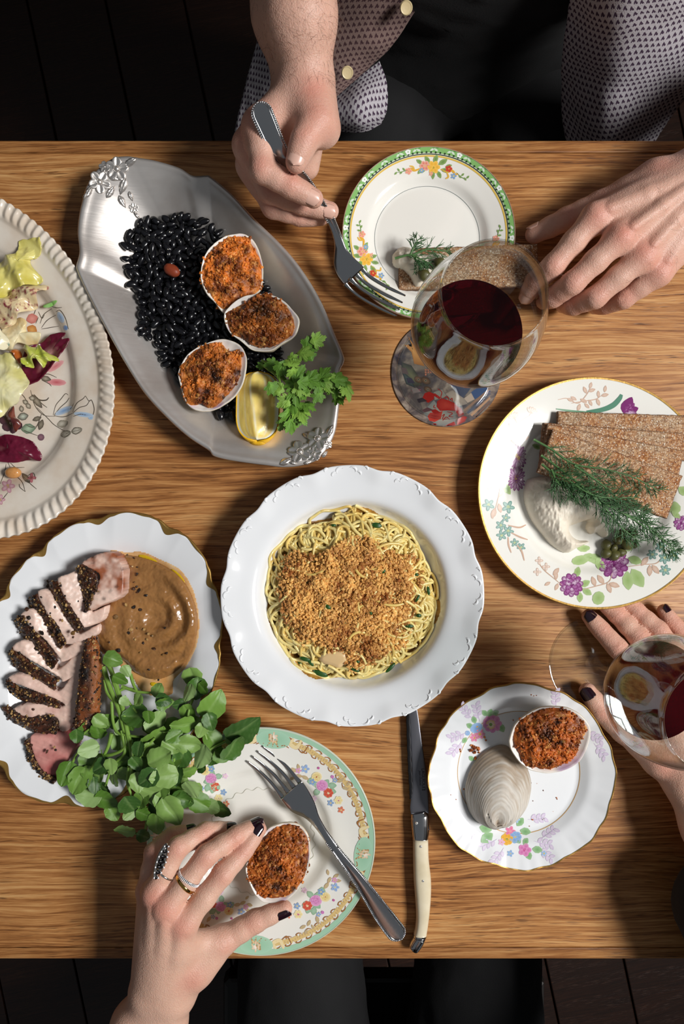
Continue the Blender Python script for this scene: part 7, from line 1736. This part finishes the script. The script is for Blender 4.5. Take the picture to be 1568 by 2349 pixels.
# torso, upper arms, neck and head (coarser; clothed, or above the frame)
MX = .135
def torso(mx, my, s, w=.150):
    return [seg((mx - w, my, .33), (mx + w, my, .33), .055, .055), seg((mx - w * .62, my - s * .015, .22), (mx + w * .62, my - s * .015, .22), .095, .095), seg((mx - w * .50, my - s * .02, .02), (mx + w * .50, my - s * .02, .02), .095, .095),
            seg((mx - w * .55, my, -.16), (mx + w * .55, my, -.16), .105, .105), seg((mx, my, .30), (mx, my, -.16), .10, .11)]
def head(mx, my, s):
    return [seg((mx, my, .34), (mx, my - s * .02, .47), .056, .052), seg((mx, my - s * .025, .60), (mx, my + s * .02, .60), .078, .086), seg((mx, my - s * .045, .52), (mx, my - s * .02, .56), .050, .066), seg((mx, my - s * .085, .565), (mx, my - s * .108, .540), .010, .014),
            seg((mx - .078, my, .565), (mx - .080, my + s * .008, .545), .014, .010), seg((mx + .078, my, .565), (mx + .080, my + s * .008, .545), .014, .010), seg((mx - .028, my - s * .088, .497), (mx + .028, my - s * .088, .497), .010, .010), seg((mx - .032, my - s * .08, .588), (mx + .032, my - s * .08, .588), .013, .013)]
MY = .60
armsM = [seg((MX - .185, MY, .31), ELB_R, .056, .040), seg((MX + .185, MY, .31), ELB_L, .056, .040)]
V3, F3 = grow(torso(MX, MY, 1) + head(MX, MY, 1) + armsM, [], .008, k=.05); C3 = skin_cols(V3, (212, 168, 148), [])
man = thing('person', 'person in a black t-shirt and open patterned shirt holding a fork, at the far side', 'person', (MX, MY, FZ))
nV1, nV2 = len(V1), len(V2); Vb = np.vstack([V1, V2, V3]); Fb = np.vstack([F1, F2 + nV1, F3 + nV1 + nV2])
manb = obj('body', Vb, Fb, m_skin_m, man, col=np.vstack([C1, C2, C3]))
def NP(d, k): return J(*d[k][-2][:3]), J(*d[k][-1][:3])
a, b = NP(mr, 'th'); nail(manb, a, b, np.array([.02, -.10, 1]), .0080, .0135, .0125, m_nail)
a, b = NP(mr, 'ix'); nail(manb, a, b, np.array([.10, -.45, .9]), .0074, .0115, .0110, m_nail)
a, b = NP(mr, 'md'); nail(manb, a, b, np.array([.3, -.5, .85]), .0073, .0105, .0100, m_nail)
for k in ('ix', 'md', 'rg', 'pk', 'th'):
    a, b = NP(ml, k); nail(manb, a, b, np.array([-.4, -.4, .6]) if k != 'th' else np.array([0, .9, .5]), ml[k][-1][3], .011, .010, m_nail)
# forearm hair
rng = np.random.default_rng(12); Vn = V1[(V1[:, 1] > .335) & (V1[:, 1] < .58) & (V1[:, 2] > .085)]; Vn = Vn[rng.integers(0, len(Vn), 3200)]
V2s = V2[(V2[:, 0] > .22) & (V2[:, 2] > .05)]; V2s = V2s[rng.integers(0, len(V2s), 500)]; Vn = np.vstack([Vn, V2s])
d0 = unit(np.c_[rng.normal(.35, .5, len(Vn)), rng.normal(-.7, .4, len(Vn)), rng.normal(.18, .12, len(Vn))]); w_ = np.linspace(0, 1, 5)
hp = Vn[:, None] + d0[:, None] * (rng.uniform(.004, .010, len(Vn))[:, None] * w_[None])[..., None] + (unit(rng.normal(0, 1, (len(Vn), 3)))[:, None] * (.0018 * w_ ** 2)[None, :, None]); hp[..., 2] -= .0015 * w_[None] ** 2
V, F = tubes(hp, np.tile(np.linspace(.00006, .00003, 5), (len(Vn), 1))); obj('arm_hair', V, F, MAT('brown_hair', (92, 62, 42), .5), manb, kind='stuff')

m_black = MAT('black_jersey', (13, 13, 14), .85, sheen=.05, bump=(700, .3, .0008)); m_jeans = MAT('black_denim', (9, 9, 11), .85, bump=(900, .4, .0008)); m_hairM = MAT('dark_brown_hair', (44, 30, 22), .5, bump=(200, .6, .003)); m_shoe = MAT('black_leather', (18, 17, 17), .4)
def infl(ps, d): return [(a, b, ra + d, rb + d) for a, b, ra, rb in ps]
def clothes(person, ps, name, mat, h=.008, k=.05, wrinkle=.004, seed=1):
    V, F = grow(ps, [], h, k=k); V = V + unit(V - V.mean(0)) * 0
    nrm = np.zeros_like(V); fn = np.cross(V[F[:, 1]] - V[F[:, 0]], V[F[:, 2]] - V[F[:, 0]])
    for i in range(4): np.add.at(nrm, F[:, i], fn)
    V = V + unit(nrm) * (wrinkle * fbm(V * np.array([1, 1, 2.4]), 22, 3, seed))[:, None]
    return obj(name, V, F, mat, person)
clothes(man, infl(torso(MX, MY, 1), .008) + [seg((MX - .185, MY, .31), (MX - .215, MY + .0, .20), .066, .058), seg((MX + .185, MY, .31), (MX + .25, MY - .02, .20), .066, .058)], 't_shirt', m_black, seed=3)
def legs(mx, my, s): return [seg((mx - .09, my, -.20), (mx - .11, my - s * .40, -.225), .088, .066), seg((mx + .09, my, -.20), (mx + .11, my - s * .40, -.225), .088, .066), seg((mx - .11, my - s * .40, -.23), (mx - .12, my - s * .36, FZ + .10), .062, .048), seg((mx + .11, my - s * .40, -.23), (mx + .12, my - s * .36, FZ + .10), .062, .048), seg((mx - .08, my, -.19), (mx + .08, my, -.19), .105, .105)]
clothes(man, legs(MX, MY, 1), 'trousers', m_jeans, seed=5)
def shoes(person, mx, my, s):
    for sx in (-1, 1):
        x = mx + sx * .122; V, F = grow([seg((x, my - s * .34, FZ + .046), (x, my - s * .48, FZ + .036), .044, .034), seg((x, my - s * .36, FZ + .09), (x, my - s * .36, FZ + .05), .046, .044)], [], .006, k=.02); V[:, 2] = np.maximum(V[:, 2], FZ + .001); obj('shoe', V, F, m_shoe, person)
shoes(man, MX, MY, 1)
V, F = grow([seg((MX, MY + .01, .635), (MX, MY + .05, .60), .083, .080), seg((MX, MY - .02, .65), (MX, MY + .03, .66), .066, .070)], [], .007, k=.03); V += (.003 * fbm(V, 90, 3, 4))[:, None] * unit(V - V.mean(0)); obj('hair', V, F, m_hairM, man)

# open overshirt with its little woven motif
def motif_mat(name, bg, ink):
    m, nt, b = new_mat(name); uv = N(nt, 'ShaderNodeUVMap').outputs[0]; sx = N(nt, 'ShaderNodeSeparateXYZ')
    wob = noise(nt, mapping(nt, uv, (60, 60, 1)), 1.0, 2); nt.links.new(uv, sx.inputs[0])
    fu, fv = 190.0, 165.0
    v = math_(nt, 'MULTIPLY', sx.outputs[1], fv); row = math_(nt, 'FLOOR', v); half = math_(nt, 'MULTIPLY', math_(nt, 'MODULO', row, 2.0), .5)
    u = math_(nt, 'ADD', math_(nt, 'ADD', math_(nt, 'MULTIPLY', sx.outputs[0], fu), half), math_(nt, 'MULTIPLY', wob, .35))
    x = math_(nt, 'SUBTRACT', math_(nt, 'FRACT', u), .5); y = math_(nt, 'SUBTRACT', math_(nt, 'FRACT', v), .5)
    def blobf(cx, cy, rx, ry, sh):
        xx = math_(nt, 'DIVIDE', math_(nt, 'ADD', math_(nt, 'SUBTRACT', x, cx), math_(nt, 'MULTIPLY', y, sh)), rx); yy = math_(nt, 'DIVIDE', math_(nt, 'SUBTRACT', y, cy), ry)
        d = math_(nt, 'ADD', math_(nt, 'MULTIPLY', xx, xx), math_(nt, 'MULTIPLY', yy, yy)); return math_(nt, 'SUBTRACT', 1.25, d, True)
    f = math_(nt, 'MAXIMUM', math_(nt, 'MAXIMUM', blobf(-.10, 0, .13, .36, .25), blobf(.10, .02, .12, .30, -.2)), blobf(.26, .1, .10, .16, 0)); f = math_(nt, 'MINIMUM', math_(nt, 'MULTIPLY', f, 2.5), 1.0)
    weave = noise(nt, mapping(nt, uv, (900, 900, 1)), 1.0, 2)
    c = mixc(nt, weave, L4(bg), L4(tuple(int(q * .78) for q in bg))); c = mixc(nt, f, c, L4(ink)); nt.links.new(c, b.inputs['Base Color']); b.inputs['Roughness'].default_value = .9
    bumpn(nt, b, math_(nt, 'SUBTRACT', weave, math_(nt, 'MULTIPLY', f, .5)), .35, .0008); return m
m_motif = motif_mat('patterned_shirt_cloth', (206, 200, 206), (64, 44, 66)); m_motif_in_shade = motif_mat('shirt_cloth_inside_shaded', (150, 124, 116), (70, 44, 48))  # second cloth: same motif, with brownish shade put into its colours
def panel(rows, mat, name, n=46, m=36, seed=1, wr=.004, ori=(1.0, 1.0)):
    g = np.array([[np.array(p[:3], float) if len(p) == 4 else J(*p) for p in r] for r in rows]); R = np.array([spline(r, m) for r in g]); G = np.stack([spline(R[:, j], n) for j in range(m)], 1)
    du = np.cumsum(np.r_[np.zeros((1, m)), np.linalg.norm(np.diff(G, axis=0), axis=2)], 0); dv = np.cumsum(np.c_[np.zeros(n), np.linalg.norm(np.diff(G, axis=1), axis=2)], 1)
    q = G.reshape(-1, 3); q[:, 2] += wr * fbm(q, 28, 3, seed); q[:, 1] += wr * .6 * fbm(q, 30, 3, seed + 4)
    o = obj(name, q, grid_faces(n, m), mat, man); me = o.data; uvl = me.uv_layers.new(name='UVMap'); idx = np.zeros(len(me.loops), np.int32); me.loops.foreach_get('vertex_index', idx)
    uv = np.stack([dv.ravel()[idx] * ori[0], du.ravel()[idx] * ori[1]], -1).astype(np.float32); uvl.data.foreach_set('uv', uv.ravel()); md = o.modifiers.new('t', 'SOLIDIFY'); md.thickness = .0016; md.offset = 0; return o
p1_ = panel([[(-.055, .585, .405, 0), (.000, .560, .415, 0), (.045, .550, .420, 0)], [(-.070, .490, .300, 0), (.000, .455, .300, 0), (.060, .450, .300, 0)], [(-.080, .500, .170, 0), (-.010, .448, .175, 0), (.070, .440, .180, 0)], [(700, -90, .03), (850, -90, .04), (1010, -60, .04)], [(702, 40, -.03), (835, 30, -.015), (945, 35, -.02)], [(706, 120, -.06), (810, 110, -.045), (893, 112, -.05)], [(712, 200, -.085), (770, 185, -.072), (822, 175, -.075)], [(716, 260, -.10), (740, 245, -.09), (764, 228, -.088)]], m_motif_in_shade, 'shirt_front', seed=2)
p2_ = panel([[(758, 232, -.094), (818, 180, -.086), (870, 140, -.086)], [(758, 260, -.090), (826, 228, -.070), (886, 192, -.080)], [(762, 284, -.098), (830, 278, -.080), (886, 250, -.088)], [(768, 300, -.108), (830, 304, -.100), (872, 284, -.100)]], m_motif, 'shirt_tail', seed=7, wr=.002)
p3_ = panel([[(.222, .550, .420, 0), (.270, .560, .415, 0), (.325, .585, .405, 0)], [(.210, .450, .300, 0), (.270, .455, .300, 0), (.340, .490, .300, 0)], [(.203, .440, .180, 0), (.280, .448, .175, 0), (.365, .500, .170, 0)], [(1330, -70, .06), (1460, -70, .09), (1680, -70, .07)], [(1300, 60, .00), (1440, 60, .035), (1660, 60, .02)], [(1287, 160, -.05), (1430, 165, -.010), (1620, 165, -.03)], [(1289, 250, -.09), (1410, 255, -.05), (1560, 240, -.075)], [(1300, 360, -.13), (1390, 360, -.10), (1490, 340, -.12)]], m_motif, 'shirt_front', seed=9, wr=.006)
p4_ = panel([[(600, 60, -.08), (650, 60, -.05), (715, 60, -.05)], [(566, 190, -.12), (640, 200, -.09), (715, 210, -.10)], [(532, 330, -.17), (610, 345, -.15), (700, 345, -.15)]], m_motif, 'shirt_tail', seed=12)
clothes(man, [seg((MX - .185, MY + .01, .32), (MX - .235, MY + .02, .16), .074, .062), seg((MX + .185, MY + .01, .32), (MX + .32, MY - .06, .16), .074, .062), seg((MX - .12, MY + .06, .30), (MX + .12, MY + .06, .30), .07, .07), seg((MX - .10, MY + .07, -.10), (MX + .10, MY + .07, -.10), .075, .075), seg((MX - .10, MY + .06, .25), (MX - .10, MY + .07, -.1), .08, .075), seg((MX + .10, MY + .06, .25), (MX + .10, MY + .07, -.1), .08, .075)], 'shirt_back', m_motif_in_shade, seed=14)
m_btn = MAT('horn_button', (216, 196, 150), .35)
for x, y, z in ((931, 18, -.006), (796, 167, -.058)):
    c = J(x, y, z + .008); th = np.linspace(0, 2 * np.pi, 24, endpoint=False); A_ = unit(np.array([1, .3, .1])); B_ = unit(np.array([-.2, .75, .6])); B_ = unit(B_ - A_ * (A_ @ B_)); Nn = np.cross(A_, B_); rows = []
    for r, hgt in ((.0056, -.0012), (.0058, .0), (.0050, .0012), (.0040, .0008), (.0014, .0006)): rows.append(c + r * (np.cos(th)[:, None] * A_ + np.sin(th)[:, None] * B_) + hgt * Nn)
    V = np.vstack(rows); F = [tuple(f) for f in grid_faces(5, 24, wrap_v=True)] + [tuple(range(96, 120)), tuple(range(23, -1, -1))]; obj('button', V, F, m_btn, p1_, smooth=False)

# ---- woman: left hand lifting a clam, right hand on the foot of the second glass
wl_ = dict(th=[(448, 2222, .050, .0130), (520, 2152, .046, .0104), (585, 2113, .043, .0090), (652, 2084, .041, .0066)],
           ix=[(424, 2116, .074, .0094), (512, 2004, .068, .0083), (560, 1949, .058, .0073), (594, 1902, .050, .0061)],
           md=[(383, 2080, .077, .0094), (473, 1962, .069, .0082), (543, 1916, .057, .0072), (590, 1893, .047, .0061)],
           rg=[(354, 2046, .072, .0090), (408, 1944, .069, .0080), (472, 1907, .054, .0070), (528, 1901, .042, .0060)],
           pk=[(338, 2040, .060, .0080), (352, 1955, .055, .0070), (394, 1916, .045, .0062), (438, 1905, .037, .0052)])
ch, spots, cr = fingers_of([wl_['ix'], wl_['md'], wl_['rg'], wl_['pk'], wl_['th']])
ELB_WL = np.array([-.235, -.610, -.020])
base = [(J(398, 2268, .050), J(424, 2118, .073), .0145, .0098), (J(372, 2268, .052), J(384, 2084, .075), .0145, .0098), (J(350, 2268, .050), J(356, 2050, .070), .0135, .0094), (J(338, 2260, .046), J(340, 2044, .058), .0125, .0084),
        (J(405, 2262, .047), J(450, 2220, .050), .0165, .0135), (J(450, 2218, .050), J(500, 2166, .050), .0120, .0095), (J(428, 2165, .060), J(492, 2150, .050), .0100, .0070), (J(380, 2160, .056), J(380, 2230, .050), .0150, .0150),
        (J(390, 2290, .046), J(372, 2349, .040), .0175, .0185), (J(345, 2290, .044), J(312, 2349, .036), .0165, .0185), (J(372, 2349, .040), ELB_WL + np.array([.012, 0, 0]), .0185, .0310), (J(312, 2349, .036), ELB_WL - np.array([.012, 0, 0]), .0185, .0310)]
ch += tendons([(wl_[k][0], w) for k, w in (('ix', (392, 2250, .0625)), ('md', (374, 2250, .0650)), ('rg', (356, 2250, .0625)))])
V1, F1 = grow(base, ch, .0012, k=.011, kc=.007); V1 = crease(V1, F1, cr); C1 = skin_cols(V1, (216, 174, 152), spots)
wr_ = dict(th=[(1512, 1744, .030, .0125), (1428, 1676, .021, .0100), (1380, 1632, .0155, .0090), (1347, 1586, .0125, .0074)],
           ix=[(1482, 1562, .033, .0094), (1413, 1484, .0205, .0082), (1378, 1445, .0155, .0073), (1350, 1414, .0120, .0062)],
           md=[(1527, 1538, .035, .0095), (1463, 1461, .0210, .0082), (1412, 1408, .0135, .0072), (1375, 1374, .0095, .0062)],
           rg=[(1570, 1522, .033, .0092), (1508, 1445, .0205, .0080), (1458, 1400, .0135, .0070), (1420, 1366, .0095, .0060)],
           pk=[(1616, 1530, .028, .0084), (1570, 1458, .0180, .0070), (1542, 1428, .0145, .0062), (1521, 1400, .0115, .0053)])
ch, spots2, cr2 = fingers_of([wr_['ix'], wr_['md'], wr_['rg'], wr_['pk'], wr_['th']])
ELB_WR = np.array([.392, -.455, .055])
base = [(J(1580, 1775, .036), J(1486, 1566, .032), .0150, .0098), (J(1595, 1765, .037), J(1530, 1541, .034), .0150, .0098), (J(1615, 1750, .036), J(1572, 1526, .032), .0145, .0094), (J(1635, 1740, .033), J(1616, 1535, .027), .0135, .0086),
        (J(1570, 1785, .034), J(1514, 1744, .031), .0160, .0130), (J(1512, 1740, .031), J(1450, 1640, .025), .0105, .0070),
        (J(1575, 1800, .036), J(1625, 1900, .042), .0175, .0200), (J(1625, 1775, .035), J(1660, 1880, .040), .0165, .0200), (J(1625, 1900, .042), ELB_WR, .0200, .0310), (J(1660, 1880, .040), ELB_WR + np.array([.015, 0, 0]), .0200, .0310)]
V2, F2 = grow(base, ch, .0012, k=.011, kc=.007); V2 = crease(V2, F2, cr2); C2 = skin_cols(V2, (216, 174, 152), spots2)
WX, WY = .060, -.770
armsW = [seg((WX - .165, WY, .29), ELB_WL, .046, .034), seg((WX + .165, WY, .29), ELB_WR, .046, .034)]
V3, F3 = grow(torso(WX, WY, -1, .130) + head(WX, WY, -1) + armsW, [], .008, k=.05); C3 = skin_cols(V3, (216, 174, 152), [])
wom = thing('person', 'person in black with dark nail polish and rings lifting a stuffed clam', 'person', (WX, WY, FZ))
womb = obj('body', np.vstack([V1, V2, V3]), np.vstack([F1, F2 + len(V1), F3 + len(V1) + len(V2)]), m_skin_w, wom, col=np.vstack([C1, C2, C3]))
for d, k, up, l, w in ((wl_, 'ix', (-.25, .45, .9), .0125, .0098), (wl_, 'md', (-.3, .55, .85), .0120, .0095), (wl_, 'rg', (0, .45, .9), .0110, .0088), (wl_, 'pk', (0, .6, .8), .0100, .0078), (wl_, 'th', (.35, -.55, .75), .0130, .0105),
                       (wr_, 'ix', (-.05, .1, 1), .0115, .0100), (wr_, 'md', (0, 0, 1), .0115, .0100), (wr_, 'rg', (0, 0, 1), .0110, .0095), (wr_, 'pk', (.55, .1, .8), .0095, .0080), (wr_, 'th', (-.35, -.25, .9), .0135, .0115)):
    a, b = NP(d, k); nail(womb, a, b, np.array(up, float), d[k][-1][3], l, w, m_polish, back=.35)
clothes(wom, infl(torso(WX, WY, -1, .130), .008) + [seg((WX - .165, WY, .29), ELB_WL, .054, .044), seg((WX + .165, WY, .29), ELB_WR, .054, .046), seg(ELB_WR, (.317, -.298, .050), .046, .041), seg(ELB_WL, (-.232, -.600, -.018), .044, .044)], 'sweater', m_black, seed=21)
clothes(wom, legs(WX, WY, -1), 'trousers', m_jeans, seed=22); shoes(wom, WX, WY, -1)
V, F = grow([seg((WX, WY - .01, .635), (WX, WY - .05, .60), .084, .082), seg((WX - .07, WY - .03, .60), (WX - .09, WY - .02, .36), .040, .030), seg((WX + .07, WY - .03, .60), (WX + .09, WY - .02, .36), .040, .030), seg((WX, WY - .07, .58), (WX, WY - .09, .36), .060, .050)], [], .007, k=.04); V += (.003 * fbm(V * np.array([1, 1, .3]), 120, 3, 4))[:, None] * unit(V - V.mean(0)); obj('hair', V, F, m_hairM, wom)

# ---- rings
m_ring_gold = MAT('ring_gold', (214, 170, 90), .14, 1.0); m_ring_silver = MAT('ring_white_gold', (226, 222, 216), .15, 1.0); m_stone = MAT('small_diamond', (240, 242, 246), .05, 0, coat=1.0, spec=1.0); m_onyx = MAT('dark_setting', (26, 24, 26), .2, .3)
def band(c, axis, r, wr, hr, mat, name, parent=None, flat=1.0):
    axis = unit(axis); A_ = unit(np.cross(axis, UP)); B_ = np.cross(A_, axis); th = np.linspace(0, 2 * np.pi, 56, endpoint=False); rows = []
    for p in np.linspace(0, 2 * np.pi, 10, endpoint=False): rows.append(c + (r + hr * math.cos(p)) * (np.cos(th)[:, None] * A_ + np.sin(th)[:, None] * B_) + wr * math.sin(p) * axis)
    return obj(name, np.vstack(rows), grid_faces(10, 56, wrap_u=True, wrap_v=True), mat, parent), A_, B_
# marquise ring on the ring finger
a, b = J(*wl_['rg'][0][:3]), J(*wl_['rg'][1][:3]); c = a + (b - a) * .46; ax0 = unit(b - a); rf = .0085
rg1 = thing('ring', 'silver ring with a long pierced navette head on the ring finger', 'ring', c, 'rings on the hand')
band(c, ax0 + np.array([.25, 0, 0]), rf + .0006, .0009, .0008, m_ring_silver, 'band', rg1)
hc = J(369, 1976, .0830); D = unit(J(379, 1940, .083) - J(356, 2010, .083)); S_ = unit(np.cross(D, np.array([.55, 0, .83]))); Nn = np.cross(S_, D); Nn *= np.sign(Nn[2]); Lh = .0145
th = np.linspace(0, 2 * np.pi, 40, endpoint=False); nav = lambda f, zz: hc + (np.cos(th) * Lh * f)[:, None] * D + (np.sin(th) * np.abs(np.sin(th)) ** .35 * .0042 * f)[:, None] * S_ + zz * Nn
V = np.vstack([nav(1, -.001), nav(1.02, .0), nav(.95, .0009), nav(.3, .0007)]); F = [tuple(f) for f in grid_faces(4, 40, wrap_v=True)] + [tuple(range(120, 160)), tuple(range(39, -1, -1))]; nh_ = obj('navette_head', V, F, m_ring_silver, rg1)
for i in range(7):
    u_ = (i - 3) / 3.4; w_ = .0042 * (1 - abs(u_) ** 2) * .62 + .0005
    q = hc + D * Lh * u_ + Nn * .0011; V, F = ico(1); obj('dark_stone', q + (V[:, 0:1] * D * .0014 + V[:, 1:2] * S_ * max(w_, .0009) + V[:, 2:3] * Nn * .0006), F, m_onyx, nh_)
    for sg in (-1, 1): obj('claw_bead', q + S_ * sg * (w_ + .0006) + V * .0007, F, m_stone, nh_)
a, b = J(*wl_['md'][0][:3]), J(*wl_['md'][1][:3]); ax0 = unit(b - a); rm = .0082
c = a + (b - a) * .56; rg2 = thing('ring', 'slim pave-set band on the middle finger, nearest the fingertip', 'ring', c, 'rings on the hand')
o, A_, B_ = band(c, ax0 + np.array([.0, .12, .10]), rm + .0004, .0015, .0009, m_ring_silver, 'band', rg2)
iV, iF = ICO1; pts = []
for t_ in np.linspace(0, 2 * np.pi, 44, endpoint=False):
    for s_ in (-.0009, 0, .0009): pts.append(c + (rm + .0013) * (math.cos(t_) * A_ + math.sin(t_) * B_) + unit(ax0 + np.array([0, .12, .10])) * s_)
pts = np.array(pts); V = (iV[None] * .00042 + pts[:, None]).reshape(-1, 3); F = (iF[None] + (np.arange(len(pts)) * len(iV))[:, None, None]).reshape(-1, 3); obj('pave_stones', V, F, m_stone, o, kind='stuff')
c = a + (b - a) * .45; rg3 = thing('ring', 'plain polished gold band on the middle finger, nearest the knuckle', 'ring', c, 'rings on the hand'); band(c, ax0 + np.array([.1, -.1, 0]), rm + .0007, .0016, .0009, m_ring_gold, 'band', rg3)

# ---- chairs the two sit on
m_chair = MAT('black_stained_chair', (22, 17, 14), .5)
def chair(label, mx, my, s):
    t = thing('dining_chair', label, 'chair', (mx, my, FZ), 'dark dining chairs')
    V, F = bbox_bev(mx - .21, mx + .21, min(my - s * .20, my + s * .20), max(my - s * .20, my + s * .20), -.335, -.310, .006); obj('seat', V, F, m_chair, t, smooth=False)
    for sx in (-1, 1):
        for sy in (-1, 1):
            x, y = mx + sx * .185, my + sy * .175; V, F = bbox_bev(x - .018, x + .018, y - .018, y + .018, FZ, -.335, .003); obj('leg', V, F, m_chair, t, smooth=False)
        x, y = mx + sx * .185, my + s * .19; V, F = bbox_bev(x - .016, x + .016, y - .014, y + .014, -.31, .12, .003); obj('back_post', V, F, m_chair, t, smooth=False)
    V, F = bbox_bev(mx - .168, mx + .168, my + s * .19 - .010, my + s * .19 + .010, -.02, .11, .004); obj('backrest', V, F, m_chair, t, smooth=False)
chair('dark wooden chair behind the table under the person in the patterned shirt', MX, MY, 1)
chair('dark wooden chair at the near side under the person in black', WX, WY, -1)
